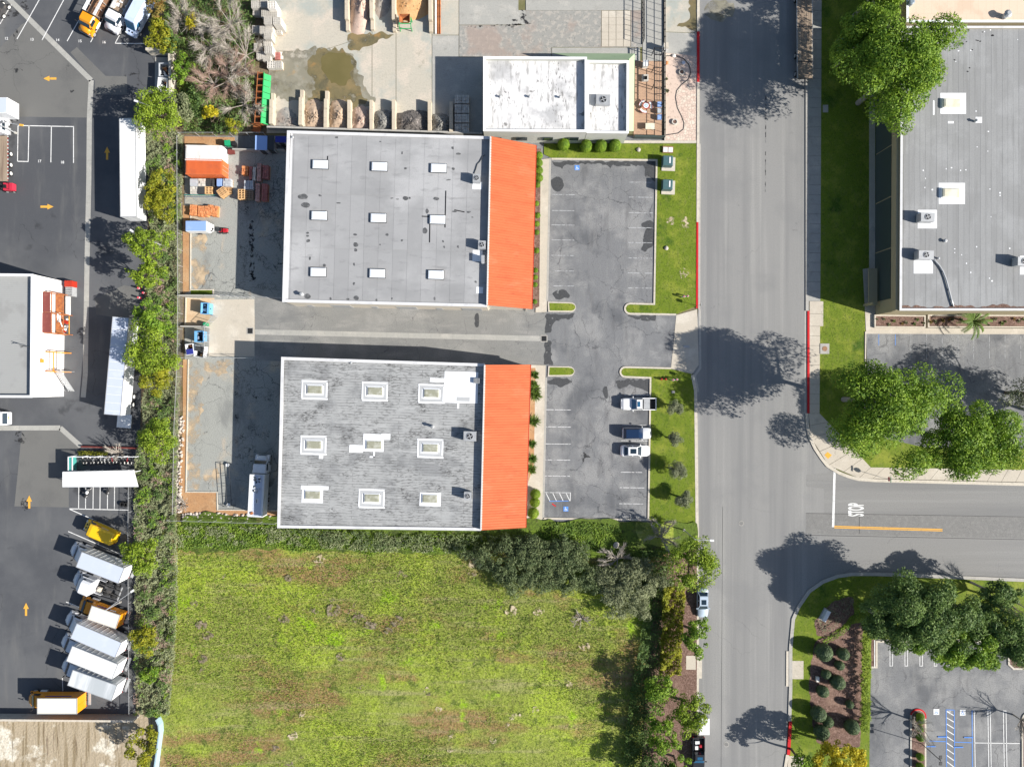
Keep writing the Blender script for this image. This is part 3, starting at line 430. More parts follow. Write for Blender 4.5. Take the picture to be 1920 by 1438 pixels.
# ---------------------------------------------------------------- buildings
mk('wall_cream', (.62, .56, .47), [((.5, .44, .36), .5, ('n', .6, .5, .7)), SPK((.45, .4, .33), .3, 4)], co='O')
mk('wall_white', (.78, .78, .77), [((.66, .65, .63), .5, ('n', .4, .5, .7))], co='O'); mk('wall_grey', (.5, .5, .46), [((.42, .42, .38), .5, ('n', .5, .5, .7))], co='O'); mk('wall_tan', (.36, .31, .2), [((.3, .26, .17), .5, ('n', .5, .5, .7))], co='O'); mk('wall_dark', (.055, .075, .07), rough=.35, co='O')
mk('roof_membrane', (.31, .311, .316), [((.44, .44, .445), .7, ('n', .08, .46, .66)), ((.24, .242, .246), .6, ('n', .14, .48, .7, (.6, 1.3, 1))), ((.24, .24, .245), .7, ('n', 1.2, .55, .7, (.3, 1, 1))), SPK((.27, .27, .28), .3, 6)], co='W', vary=.07)
mk('roof_light_edge', (.6, .6, .61), [((.47, .47, .48), .6, ('n', .7, .5, .7))])
mk('roof_rolled', (.34, .345, .345), [((.22, .225, .23), .8, ('n', .25, .48, .66)), ((.1, .1, .1), .7, ('n', 3.2, .5, .62, (.4, 1.5, 1), 1.6), ('n', .3, .36, .6)), ((.13, .13, .13), .75, ('b', 7, .42, .05, 1.6), ('n', .8, .36, .6)), ((.06, .06, .06), .85, ('n', .45, .52, .68, (.7, 1.2, 1)), ('n', 4, .44, .56, (.5, 1.4, 1))), ((.47, .475, .475), .5, ('n', .9, .55, .7, (.2, 1.6, 1)))], bump=(6, .3, .03))
mk('roof_strip_grey', (.265, .268, .27), [((.33, .335, .34), .7, ('n', .12, .48, .64)), ((.21, .212, .212), .6, ('n', .6, .5, .7, (2, .15, 1))), SPK((.2, .2, .2), .3, 6)], vary=.06)
mk('roof_peach', (.66, .52, .4), [((.56, .42, .31), .6, ('n', .3, .5, .66)), ((.5, .4, .3), .4, ('b', 1.2, 3, .04))]); mk('roof_ribbed', (.34, .345, .34), [((.27, .27, .265), .6, ('n', .3, .5, .66)), ((.2, .19, .15), .7, ('n', .4, .68, .74))])
mk('roof_coat', (.66, .65, .645), [((.4, .4, .405), .9, ('n', .2, .5, .66)), ((.3, .295, .29), .8, ('n', .9, .52, .66, (1.6, .4, 1))), ((.12, .115, .11), .9, ('n', 2.4, .58, .66, (1.8, .5, 1)), ('n', .22, .42, .58)), ((.16, .155, .15), .85, ('n', .6, .66, .7)), ((.6, .6, .6), .5, ('n', .7, .5, .7))])
mk('white_coat', (.82, .83, .85), [((.7, .71, .73), .5, ('n', 1.2, .5, .7))]); mk('grey_coat', (.42, .43, .44), [((.34, .345, .35), .5, ('n', 1.2, .5, .7))])
mk('orange_metal', (.45, .115, .048), [((.39, .092, .038), .7, ('n', .5, .45, .65, (.2, 1.5, 1))), ((.52, .16, .08), .6, ('n', .35, .5, .7, (.4, 1.3, 1))), ((.3, .06, .03), .5, ('n', 1.2, .58, .72, (.12, 2, 1)))], rough=.7, spec=.12, co='O'); mk('red_trim', (.38, .03, .015), rough=.5)
mk('skylight_dome', (.78, .82, .88), rough=.25, spec=.5, co='O'); mk('skylight_old', (.3, .3, .23), [((.46, .46, .4), .8, ('n', 1.2, .45, .65)), ((.2, .19, .14), .5, ('n', 2, .55, .7))], rough=.35, co='O'); mk('metal_grey', (.42, .43, .44), [((.3, .3, .31), .6, ('n', 2, .5, .7))], rough=.5, metal=.3, co='O'); mk('metal_dark', (.05, .052, .055), rough=.5, co='O'); mk('metal_blueish', (.2, .25, .3), rough=.45, co='O'); mk('green_trim', (.33, .42, .27), [((.27, .35, .22), .5, ('n', 1, .5, .7))]); mk('black_iron', (.018, .018, .02), rough=.5); mk('chain_mesh', (.45, .46, .46), rough=.4, metal=.6, co='O', alpha=.20); mk('galvanised', (.5, .51, .52), rough=.4, metal=.4, co='O')
mk('rust_steel', (.33, .11, .04), [((.45, .18, .06), .7, ('n', 1.5, .45, .65)), ((.15, .05, .03), .7, ('n', 2.5, .5, .65))], rough=.8, co='O'); mk('box_roof_cream', (.7, .68, .6), rough=.5, co='O'); mk('maroon_sheet', (.16, .04, .035), [((.22, .08, .06), .6, ('n', 1.2, .5, .7))], rough=.6, co='O'); mk('orange_paint', (.75, .26, .03), [((.6, .3, .1), .5, ('n', 2, .5, .7))], rough=.5, co='O'); mk('glass_dark', (.02, .03, .035), rough=.08, spec=.6, co='O')
def inset(pts, d):                       # pts: world polygon, convex, any winding
    n = len(pts); a = sum(pts[i].x * pts[(i + 1) % n].y - pts[(i + 1) % n].x * pts[i].y for i in range(n)); sg = 1 if a > 0 else -1; out = []
    for i in range(n):
        p, q, r = pts[i - 1].xy, pts[i].xy, pts[(i + 1) % n].xy; d1 = (q - p).normalized(); d2 = (r - q).normalized(); n1 = Vector((-d1.y, d1.x)) * sg; n2 = Vector((-d2.y, d2.x)) * sg; b = (n1 + n2); b = b / max(.3, b.length_squared / 2); out.append(q + b * d)
    return out
def hvac(px, py, z, w, d, h, label, group='rooftop air handling units', rz=-.028):
    o = thing('rooftop_unit', label, 'air conditioner', P(px, py, z + h).xy.to_3d() + Vector((0, 0, z)), rz, group)
    MB().box((0, 0, .1), (w * .9, d * .9, .2)).part('curb', m['metal_dark'], o); b = MB(); b.box((0, 0, .2 + (h - .2) / 2), (w, d, h - .2)); b.part('casing', m['metal_grey'], o)
    r = min(w, d) * .36; MB().cyl((0, 0, h), r, .06, 18).part('fan_ring', m['galvanised'], o); f = MB().cyl((0, 0, h + .055), r * .86, .02, 18).part('fan_opening', m['black_iron'], o)
    for k in range(4): MB().box((r * .4 * math.cos(k * R(90) + .4), r * .4 * math.sin(k * R(90) + .4), h + .085), (r * .75, r * .25, .015), k * R(90) + .4).part('fan_blade', m['metal_grey'], o)
    for k in range(5): MB().box((w / 2 + .006, 0, .35 + k * (h - .5) / 5), (.02, d * .85, .05)).part('louvre', m['metal_dark'], o)
    return o
def vent(px, py, z, h, r, label): 
    c = P(px, py, z + h); o = thing('roof_vent', label, 'vent', (c.x, c.y, z), 0, 'small vent pipes on the roofs'); MB().cyl((0, 0, 0), r * .7, h * .8, 10).part('pipe', m['galvanised'], o); MB().cyl((0, 0, h * .78), r, h * .22, 10, r2=r * .5).part('cap', m['metal_grey'], o); return o
ZR, ZP, ZG, ZE = 6.0, 6.12, 6.75, 3.3
def workshop(nm, label, NW, NR, SR, SW, NE, SE, roofmat, zrim):
    nw, nr, sr, sw = (P(*p, ZP) for p in (NW, NR, SR, SW)); c = (nw + nr + sr + sw) / 4; o = thing(nm, label, 'building', (c.x, c.y, 0), 0)
    ne, se = P(*NE, ZE), P(*SE, ZE); e_n = ne + (nr - ne).normalized() * .9; e_s = se + (sr - se).normalized() * .9
    b = MB(); poly = [nw, nr, sr, sw]
    for a, q in ((nw, nr), (sr, sw), (sw, nw)): b.ribbon([a, q], .3, 0, ZP)
    b.ribbon([nr, sr], .3, 0, ZG - .03); w = b.part('wall', m['wall_cream'], o, True)
    for k in range(6):
        p = sw + (sr - sw) * ((k + .5) / 6); d = (sr - sw).normalized(); nn = Vector((d.y, -d.x, 0)).normalized() * .17
        q = MB().box((p.x + nn.x, p.y + nn.y, 1.5 if k % 2 else 1.1), (3.2 if k % 2 else 1.0, .06, 3 if k % 2 else 2.2), math.atan2(d.y, d.x)).part('door', m['metal_grey'], o, True)
    rp = inset([nw, nr, sr, sw], .16); MB().sheet(rp, ZR - .02).part('roof_deck', m[roofmat], o, True, fix=False)
    # canopy block under the sloping orange roof
    f = MB(); f.ribbon([e_n, e_s], .25, 0, ZE - .2)
    for a, q, dy_ in ((nr, e_n, -.22), (sr, e_s, .22)):
        a = a + Vector((0, dy_, 0)); q = q + Vector((0, dy_, 0))
        d = (Vector(q.xy) - Vector(a.xy)).normalized(); nn = Vector((-d.y, d.x)) * .1; f.add([(a.x + nn.x, a.y + nn.y, 0), (q.x + nn.x, q.y + nn.y, 0), (q.x + nn.x, q.y + nn.y, ZE - .1), (a.x + nn.x, a.y + nn.y, ZG - .12), (a.x - nn.x, a.y - nn.y, 0), (q.x - nn.x, q.y - nn.y, 0), (q.x - nn.x, q.y - nn.y, ZE - .1), (a.x - nn.x, a.y - nn.y, ZG - .12)], [(0, 1, 2, 3), (7, 6, 5, 4), (3, 2, 6, 7), (0, 4, 5, 1), (1, 5, 6, 2), (0, 3, 7, 4)])
    f.part('front_wall', m['wall_cream'], o, True)
    for k in range(7):
        p = e_n + (e_s - e_n) * ((k + .5) / 7); d = (e_s - e_n).normalized(); nn = Vector((-d.y, d.x, 0)) * .15
        MB().box((p.x + nn.x, p.y + nn.y, 1.45 if k % 3 else 1.1), (2.4 if k % 3 else 1, .07, 1.5 if k % 3 else 2.2), math.atan2(d.y, d.x)).part('front_window' if k % 3 else 'front_door', m['glass_dark'], o, True)
    t = [Vector((p.x, p.y, z)) for p, z in ((nr, ZG), (sr, ZG), (se, ZE), (ne, ZE))]; s = MB(); dn = Vector((0, 0, -.1)); s.add(t + [p + dn for p in t], [(0, 3, 2, 1)[::-1], (4, 5, 6, 7)[::-1], (0, 1, 5, 4), (1, 2, 6, 5), (2, 3, 7, 6), (3, 0, 4, 7)]); rf = s.part('sloping_roof', m['orange_metal'], o, True)
    L = (t[1] - t[0]).length; n = int(L / .405); sm = MB()
    for i in range(n + 1):
        a = t[0].lerp(t[1], i / n); q = t[3].lerp(t[2], i / n); u = (t[1] - t[0]).normalized() * .035; up = Vector((0, 0, .075)); sm.add([a - u, a + u, q + u, q - u, a + up - u * .4, a + up + u * .4, q + up + u * .4, q + up - u * .4], [(4, 5, 6, 7), (0, 4, 7, 3), (1, 2, 6, 5), (3, 7, 6, 2), (0, 1, 5, 4)])
    sm.part('roof_seams', m['orange_metal'], rf, True)
    g = MB(); g.tube([t[3] + Vector((.05, 0, -.05)), t[2] + Vector((.05, 0, -.05))], .07, 6); g.part('eave_gutter', m['red_trim'], o, True)
    g = MB(); g.ribbon([t[0] - Vector((.02, 0, 0)), t[1] - Vector((.02, 0, 0))], .16, ZG - .02, ZG + .06); g.part('ridge_cap', m['roof_light_edge'] if nm == 'workshop' else m['red_trim'], o, True)
    cp_ = MB(); cp_.ribbon([nr, nw, sw, sr], .46, ZP - .02, ZP + zrim); cp_.part('parapet_cap', m['roof_light_edge'], o, True)
    return o, rf
B1, _ = workshop('workshop', 'long pale workshop with smooth grey membrane roof, plain white skylights and orange sloping front roof', (541, 248), (920, 259), (913.5, 573), (532, 564), (1005, 273), (997, 579.5), 'roof_membrane', .05)
B2, _ = workshop('workshop', 'workshop with weathered streaky rolled roofing, outlined skylights and orange sloping front roof', (530, 672), (909, 684.5), (902, 992), (522.5, 987), (994.5, 684), (985.5, 989), 'roof_rolled', .03)
def onroof(x, y, z): return P(x, y, z)
def rquad(B, name, mat, x0, y0, x1, y1, z, h=.006, sk=-.028): 
    pts = [P(x, y, z) for x, y in ((x0 - (y0 - (y0 + y1) / 2) * .028, y0), (x1, y0 + (x1 - x0) * .028), (x1 - (y1 - y0) * .028, y1 + (x1 - x0) * .028), (x0 - (y1 - y0) * .028, y1))]
    return MB().prism(pts, z, z + h, bottom=False).part(name, m[mat], B, True, fix=False)
for i in range(13):                       # membrane sheets lapped over each other
    x0 = 552 + i * 27.2
    for j, (a, q) in enumerate(((252, 362), (362, 463), (463, 563))):
        yo = (x0 - 541) * .026; xo = -(a - 250) * .028
        pts = [P(x, y, ZR) for x, y in ((x0 + xo, a + yo + 1), (x0 + xo + 26.9, a + yo + 1.7), (x0 + xo + 26.9 - (q - a) * .028, q + yo + .4), (x0 + xo - (q - a) * .028, q + yo - .3))]
        MB().prism(pts, ZR - .02, ZR + random.uniform(.001, .012), bottom=False).part('roof_sheet', m['roof_membrane'], B1, True, fix=False)
def skylight(B, x, y, w, d, z, mat, frame='galvanised', h=.35):
    c = P(x, y, z + h); r = MB(); M = Matrix.Translation((c.x, c.y, z)) @ Matrix.Rotation(-.028, 4, 'Z'); r.box((0, 0, h * .3), (w + .16, d + .16, h * .6)); r.v = [tuple(M @ Vector(v)) for v in r.v]; f = r.part('skylight', m[frame], B, True)
    q = MB(); q.loft([[(sx * k * w / 2, sy * k * d / 2, zz) for sx, sy in ((-1, -1), (1, -1), (1, 1), (-1, 1))] for k, zz in ((1, h * .6), (.97, h * .85), (.8, h), )]); q.v = [tuple(M @ Vector(v)) for v in q.v]; q.part('dome', m[mat], f, True, smooth=False); return f
for x, y in ((600, 308), (711, 312), (822, 315), (598, 404), (709, 408.5), (820, 411.5), (596, 510), (707, 512.5), (817, 515)): skylight(B1, x, y, 2.4, 1.3, ZR, 'skylight_dome', 'metal_dark')
for x, y, rx, ry in [(568, 369, 10, 5), (573, 385, 9, 5), (600, 367, 3, 2), (635, 381, 4, 1.5), (577, 437, 3, 2), (577, 443, 3, 2), (578, 452, 4, 3), (667, 459, 5, 5), (667, 469, 3, 3), (666, 440, 4, 2), (726, 440, 3, 2.5), (760, 372, 6, 4), (768, 372, 2, 2), (818, 373, 6, 3), (801, 396, 3, 5), (797, 433, 5, 6), (735, 372, 3, 1.2), (745, 374, 3, 1.2), (760, 316, 2.5, 2.5), (850, 317, 2.5, 2.5), (841, 338, 5, 1.3), (860, 289, 5, 2), (849, 278, 2, 3), (631, 258, 3, 2), (713, 266, 2, 1.5), (754, 287, 1.5, 3), (668, 559, 5, 5), (652, 561, 3, 2), (664, 496, 2, 3), (664, 532, 2, 3), (581, 485, 2, 4), (608, 498, 3, 3), (577, 556, 6, 5), (833, 463, 2, 2.5), (859, 463, 2, 2.5), (879, 398, 4, 2), (852, 397, 5, 1.5), (831, 453, 2, 2), (815, 560, 2, 3), (706, 563, 2, 2.5), (620, 560, 2, 2.5), (886, 408, 2, 1), (892, 529, 2, 2), (735, 560, 1.5, 2), (713, 459, 2, 2), (754, 451, 2, 2)]:
    MB().sheet(jag([p for p in Q(blob(x, y, rx, ry, 8), ZR)], .06, .3, int(x * y)), ZR + .02).part('roof_stain', m['oil_stain2'] if 'oil_stain2' in m else mk('oil_stain2', (.085, .088, .092), [((.2, .2, .205), .6, ('n', 2.2, .45, .65))]), B1, True, fix=False)
for a in [((836, 358), (834.5, 427)), ((806, 420), (805.5, 455)), ((791, 406), (805, 406.5)), ((852, 394), (871, 398)), ((614.5, 293), (614, 302))]: MB().ribbon([p for p in Q(a, ZR)], .16, ZR + .022, ZR + .026).part('tar_line', m['tar'], B1, True, fix=False)
rquad(B1, 'white_patch', 'white_coat', 886, 341, 904, 355, ZR + .014); rquad(B1, 'white_patch', 'white_coat', 886, 469, 905, 490, ZR + .014); rquad(B1, 'white_patch', 'white_coat', 893, 538, 906, 550, ZR + .014); rquad(B1, 'edge_band', 'roof_light_edge', 541, 251, 549, 561, ZR + .014)
hvac(893.5, 334, ZR, 1.15, 1.25, 1.25, 'grey rooftop fan unit with a wandering conduit on the membrane roof'); hvac(903.5, 459, ZR, 1.15, 1.25, 1.25, 'grey rooftop fan unit beside the orange ridge and a narrow flue box')
o = thing('flue_box', 'narrow white upright flue box beside the orange ridge', 'vent', P(905.5, 486, ZR + 1.2).xy.to_3d() + Vector((0, 0, ZR))); MB().box((0, 0, .6), (.4, 1.1, 1.2)).part('casing', m['wall_white'], o); MB().box((0, 0, 1.22), (.5, 1.2, .05)).part('lid', m['galvanised'], o)
p = [P(x, y, ZR + .1) for x, y in ((889, 326), (892, 318), (895, 308), (900, 303), (905, 293), (910, 291))]; MB().tube(p, .05, 6).solo('roof_conduit', m['metal_dark'], 'thin dark conduit winding over the membrane roof from a fan unit', 'pipe')
vent(564, 551, ZR, .8, .35, 'wide vent pipe at the back corner of the membrane roof'); vent(548, 257, ZR, .3, .2, 'stubby vent pipe at the far back corner of the membrane roof')
def framed(x, y, w=49, h=36, kind=0):
    c = P(x, y, ZR); X0, X1, Y0, Y1 = x - w / 2, x + w / 2, y - h / 2, y + h / 2
    for bx in ((X0, Y0, X1, Y0 + 3), (X0, Y1 - 3, X1, Y1), (X0, Y0 + 3, X0 + 3, Y1 - 3), (X1 - 3, Y0 + 3, X1, Y1 - 3)): rquad(B2, 'white_band', 'white_coat', *bx, ZR + .012)
    rquad(B2, 'grey_patch', 'grey_coat', X0 + 3, Y0 + 3, X1 - 3, Y1 - 3, ZR + .003)
    for bx in ((x - 17, y - 10, x + 17, y - 8), (x - 17, y + 8, x + 17, y + 10), (x - 18, y - 10, x - 16, y + 10), (x + 15, y - 10, x + 17, y + 10)): rquad(B2, 'white_band', 'white_coat', *bx, ZR + .017)
    skylight(B2, x, y, 2.3, 1.2, ZR, 'skylight_old', 'white_coat', .22)
for q in ((590, 730.5), (703, 733.5), (809, 737.5), (588, 834), (807, 840), (697, 934)): framed(*q)
for x, y, bx in ((701, 834, (681, 813, 720, 846)), (586, 928, (566, 911, 606, 942)), (806, 935, (787, 923, 827, 948))): rquad(B2, 'white_patch', 'white_coat', *bx, ZR + .012); skylight(B2, x, y, 2.3, 1.2, ZR, 'skylight_old', 'white_coat', .22)
for bx in ((833, 696, 897, 755), (806, 708.5, 833, 716), (655, 834, 681, 848), (564, 910, 616, 917), (700, 846, 703, 858), (693, 855, 703, 858), (715, 813, 732, 824), (857, 755, 861, 766), (598, 851, 606, 860)): rquad(B2, 'white_patch', 'white_coat', *bx, ZR + .008)
rquad(B2, 'grey_patch', 'grey_coat', 856, 744, 881, 752, ZR + .016); rquad(B2, 'edge_band', 'roof_light_edge', 530, 676, 534, 984, ZR + .012)
hvac(881, 818, ZR, 1.95, 1.5, 1.25, 'wide pale rooftop unit near the orange ridge of the weathered roof'); hvac(877, 930, ZR, 1.15, 1.25, 1.25, 'small grey rooftop fan unit near the weathered roof corner'); vent(810.5, 800, ZR, 1.0, .3, 'white capped vent pipe on the weathered roof'); vent(658, 680, ZR, .2, .2, 'low vent at the alley edge of the weathered roof')
o = thing('roof_hatch', 'small louvred box on the big white roof patch beside the orange ridge', 'vent', P(894, 714, ZR + .4).xy.to_3d() + Vector((0, 0, ZR)), -.028); MB().box((0, 0, .2), (.95, .8, .4)).part('casing', m['metal_grey'], o)
for k in range(4): MB().box((-.3 + k * .2, 0, .41), (.06, .7, .03)).part('louvre', m['metal_dark'], o)
# ---- flat-roofed box building helper
def flatroof(nm, label, px, z, par, roofmat, wallmat, thick=.28, capmat='roof_light_edge'):
    pts = [P(x, y, z) for x, y in px]; c = sum(pts, Vector()) / len(pts); o = thing(nm, label, 'building', (c.x, c.y, 0)); b = MB(); b.ribbon(inset(pts, thick / 2), thick, 0, z, closed=True); b.part('wall', m[wallmat], o, True)
    MB().sheet(inset(pts, thick - .02), z - par).part('roof_deck', m[roofmat], o, True, fix=False); b = MB(); b.ribbon(inset(pts, thick / 2 - .01), thick + .08, z, z + .04, closed=True); b.part('parapet_cap', m[capmat], o, True); return o, pts
BW, _ = flatroof('office', 'white flat-roofed office with stained coated roof and green fascia', [(906.5, 107), (1100, 108), (1100, 247.5), (906.5, 246)], 5.1, .75, 'roof_coat', 'wall_grey', capmat='white_coat')
wing = [(1100.5, 114), (1178.5, 115), (1178, 250), (1100.5, 249)]; pts = [P(x, y, 4.7) for x, y in wing]; b = MB(); b.ribbon(inset(pts, .14), .28, 0, 4.7, closed=True); b.part('wing_wall', m['wall_grey'], BW, True); MB().sheet(inset(pts, .25), 4.0).part('wing_roof', m['roof_coat'], BW, True, fix=False); b = MB(); b.ribbon(inset(pts, .12), .36, 4.7, 4.74, closed=True); b.part('wing_cap', m['white_coat'], BW, True)
def slope(pa, pb, za, qa, qb, zb, nm, mat, B):           # sloped slab between an upper and a lower edge
    a, b_, c, d = P(*pa, za), P(*pb, za), P(*qb, zb), P(*qa, zb); s = MB(); dn = Vector((0, 0, -.12)); t = [a, b_, c, d]; s.add(t + [p + dn for p in t], [(0, 1, 2, 3), (7, 6, 5, 4), (0, 4, 5, 1), (1, 5, 6, 2), (2, 6, 7, 3), (3, 7, 4, 0)]); return s.part(nm, m[mat], B, True)
slope((1179, 112), (1178.5, 246), 4.6, (1190, 101), (1188, 246), 3.2, 'fascia_east', 'green_trim', BW); slope((1101, 113), (1179, 112), 4.6, (1036, 100), (1190, 101), 3.2, 'fascia_north', 'green_trim', BW)
for i in range(4): MB().box(P(930 + i * 48, 262, 2).xy.to_3d() + Vector((0, 0, 2.2)), (1.8, .1, 1.2)).part('window', m['glass_dark'], BW, True)
for x, y in ((938, 180), (993, 180), (1050, 181)): vent(x, y, 4.35, .5, .22, 'short roof vent on the stained white office roof')
hvac(1131, 187, 4.0, 2.2, 1.6, .9, 'dark rooftop unit on the lower white wing of the office')
BE, _ = flatroof('warehouse', 'large warehouse with grey strip roofing, white skylight patches and tan side wall', [(1690, 50), (2200, 50), (2200, 582), (1687, 582)], 7.2, .25, 'roof_strip_grey', 'wall_tan')
for i in range(40):
    x0 = 1694 + i * 10.3
    if x0 > 1990: break
    cuts = [54, 54 + 60 + (i * 67) % 140, 290 + (i * 97) % 120, 574]
    for a, q in zip(cuts[:-1], cuts[1:]): MB().prism([P(x, y, 6.95) for x, y in ((x0, a), (x0 + 10.05, a), (x0 + 10.05, q - .5), (x0, q - .5))], 6.93, 6.952 + random.uniform(.002, .014), bottom=False).part('roof_strip', m['roof_strip_grey'], BE, True, fix=False)
def epatch(x0, y0, x1, y1, z=6.972): return MB().prism([P(x, y, 6.95) for x, y in ((x0, y0), (x1, y0), (x1, y1), (x0, y1))], z, z + .006, bottom=False).part('white_patch', m['white_coat'], BE, True, fix=False)
for bx in ((1763, 175, 1811, 214), (1760, 343.5, 1809, 383), (1720.5, 394, 1756.5, 428.5), (1713, 487, 1749, 513), (1912, 480, 1935, 515), (1749, 189, 1752, 216), (1777, 228, 1788, 232), (1829, 220, 1841, 231), (1704, 202, 1718, 206)): epatch(*bx)
mk('skylight_cream', (.6, .57, .44), [((.75, .73, .62), .7, ('n', .7, .4, .6))], rough=.3, co='O')
for x, y in ((1787, 193), (1785, 361.5)): skylight(BE, x, y, 2.7, 1.35, 6.96, 'skylight_cream', 'white_coat', .55)
random.seed(11)
for x, y in [(1811, 319), (1784, 315), (1801, 320), (1774, 317), (1731, 320), (1735, 335), (1734, 352), (1856, 355), (1875, 362), (1875, 367), (1858, 407), (1790, 467), (1790, 474), (1803, 478), (1812, 494), (1820, 511), (1831, 463), (1855, 522), (1860, 527), (1893, 466), (1832, 276), (1852, 284), (1830, 209), (1853, 247), (1748, 356), (1908, 75), (1797, 96), (1820, 95), (1846, 60), (1857, 57), (1792, 116)]: MB().prism([p for p in Q(blob(x, y, random.uniform(.8, 1.8), random.uniform(.8, 1.6), 7), 6.96)], 6.97, 6.976, bottom=False).part('white_spot', m['white_coat'], BE, True, fix=False)
for x, y, r in [(1861, 67, 3), (1798, 82, 2.5), (1806, 83, 2.5), (1831, 76, 2), (1834, 77, 2), (1838, 78, 2), (1822, 94, 2.5), (1790, 85, 2), (1781, 95, 1.6), (1796, 57, 2), (1816, 57, 2), (1842, 61, 1.5), (1790, 113, 2), (1812, 79, 1.6), (1818, 128, 1.6), (1814, 135, 2), (1763, 162, 2)]: MB().sheet(jag([p for p in Q(blob(x, y, r, r * .6, 7), 6.96)], .05, .2, x), 6.975).part('leaf_debris', m['tar'], BE, True, fix=False)
MB().sheet(jag([p for p in Q([(1690, 574), (1760, 576), (1800, 572), (1830, 576), (1850, 572), (1920, 573), (1990, 571), (1990, 580), (1690, 580)], 6.96)], .25, .5, 5), 6.99).part('leaf_drift', m['mulch'], BE, True, fix=False)
hvac(1740, 407, 6.95, 2.1, 1.35, 1.5, 'dark rooftop unit on a white square of the grey strip roof'); hvac(1737, 478, 6.95, 2.3, 1.3, 1.5, 'dark rooftop unit at the start of a long curved duct'); hvac(1921, 490, 6.95, 2, 1.3, 1.5, 'dark rooftop unit on a white patch far along the grey strip roof')
dp = [P(x, y, 7.15) for x, y in ((1747, 481), (1754, 490), (1762, 499), (1768, 509), (1774, 524), (1779, 543), (1784, 562), (1788, 575))]; o = thing('roof_duct', 'long thin grey duct curving over the grey strip roof', 'duct', (dp[3].x, dp[3].y, 6.95)); MB().tube(dp, .12, 8).part('pipe', m['galvanised'], o, True, smooth=True)
for k in (1, 3, 5, 6): MB().box((dp[k].x, dp[k].y, 7.0), (.22, .22, .12)).part('support', m['metal_dark'], o, True)
vent(1833, 225, 6.95, .7, .25, 'white pipe vent on a small white patch of the strip roof'); vent(1774, 451, 6.95, .5, .3, 'stubby black and white vent on the strip roof'); vent(1761, 484, 6.95, .4, .2, 'tiny vent close to the bend of the curved duct')
wl = P(1687, 582, 7.2); wt = P(1690, 50, 7.2)
for i in range(5):
    q = wl.lerp(wt, (i + .75) / 5.4); MB().box((q.x - .04, q.y, 2.4), (.1, 7.9, 4.6)).part('wall_panel', m['wall_dark'], BE, True)
b = MB(); b.ribbon([Vector((wl.x - .25, wl.y)), Vector((wt.x - .25, wt.y))], .45, 5.6, 6.9); b.part('fascia_band', m['wall_tan'], BE, True)
b = MB(); b.box((wl.x - 1.2, wl.y + 4.4, 1.6), (1.4, 6, .2)); b.box((wl.x - 1.8, wl.y + 1.6, 1.5), (.35, .35, 3)); b.part('entry_canopy', m['wall_tan'], BE, True)
BP, _ = flatroof('warehouse', 'peach-roofed building with a pale blue parapet edge and round roof tank', [(1700, -200), (2200, -200), (2200, 42), (1700, 42)], 7.4, .2, 'roof_peach', 'wall_tan', capmat='white_coat')
o = thing('roof_tank', 'round blue-grey tank lid at the corner of the peach roof', 'tank', P(1710, 3, 8).xy.to_3d() + Vector((0, 0, 7.2))); MB().cyl((0, 0, 0), .45, .8, 16).part('body', m['metal_blueish'], o, smooth=False); MB().cyl((0, 0, .8), .48, .1, 16, r2=.3).part('lid', m['metal_blueish'], o)
vent(1893, 24, 7.2, 1.3, .62, 'fat conical roof ventilator on the peach roof')
BL, bl = flatroof('depot', 'truck depot with grey ribbed roof and blank sunlit white wall', [(-420, 508), (62, 514.5), (60, 745), (-420, 743)], 7.4, .55, 'roof_ribbed', 'wall_white', capmat='white_coat')
rib = MB()
for i in range(60): y = 520 + i * 3.8; a, q = P(-415, y - 6, 6.86), P(55, y, 6.86); rib.ribbon([a, q], .06, 6.84, 6.9)
rib.part('roof_ribs', m['roof_ribbed'], BL, True)
o = thing('roof_mast', 'dark antenna mast at the edge of the ribbed depot roof', 'mast', P(52, 650, 7.4).xy.to_3d() + Vector((0, 0, 6.9))); MB().tube([(0, 0, 0), (0, 0, 1.8)], .05).part('pole', m['metal_dark'], o)
for k in range(4): MB().tube([(0, 0, .6 + k * .3), (-1.2 + k * .3, .3 - k * .2, .7 + k * .3)], .03).part('arm', m['metal_dark'], o)
wx = P(62, 600, 7.4).x
# tall racking standing against the depot wall
yc = P(0, 592).y; o = thing('pallet_rack', 'tall rust-brown steel racking with maroon roof sheets against the white depot wall', 'rack', (wx + .7, yc, 0))
for dx in (.15, 1.3):
    for dy in (-3.2, 0, 3.2): MB().box((wx + dx, yc + dy, 2.6), (.12, .12, 5.2)).part('post', m['rust_steel'], o, True)
    for z in (.9, 2.3, 5.15): MB().box((wx + dx, yc, z), (.1, 6.5, .14)).part('beam', m['rust_steel'], o, True)
for dy in (-3.2, 0, 3.2):
    for z in (.9, 2.3, 5.15): MB().box((wx + .72, yc + dy, z), (1.1, .1, .1)).part('crosspiece', m['rust_steel'], o, True)
for dy in (-1.6, 1.6): MB().box((wx + .6, yc + dy, 5.26), (1.15 if dy > 0 else 1.35, 3.1, .05)).part('roof_sheet', m['maroon_sheet'], o, True)
for dy, l_ in ((1.7, 2.9), (-2.2, 1.9)): MB().box((wx + .7, yc + dy, 2.4), (1.0, l_, .06)).part('plank_shelf', m['rust_steel'], o, True)
MB().box((wx + 1.2, yc + 1.5, .98), (.8, 3.0, .05)).part('board_stack', m['wall_white'], o, True); MB().box((wx + .8, yc - .9, 2.42), (.14, 2.4, .1), .35).part('brace', m['wall_white'], o, True); rr = random.Random(2)
for k in range(9): MB().box((wx + rr.uniform(.4, 1.2), yc - 2.9 + rr.uniform(0, 2.3), 1.1), (rr.uniform(.2, .5), rr.uniform(.2, .5), rr.uniform(.2, .4)), rr.uniform(0, 3)).part('stored_part', m[rr.choice(['metal_dark', 'metal_grey', 'wall_white', 'red_trim'])], o, True)
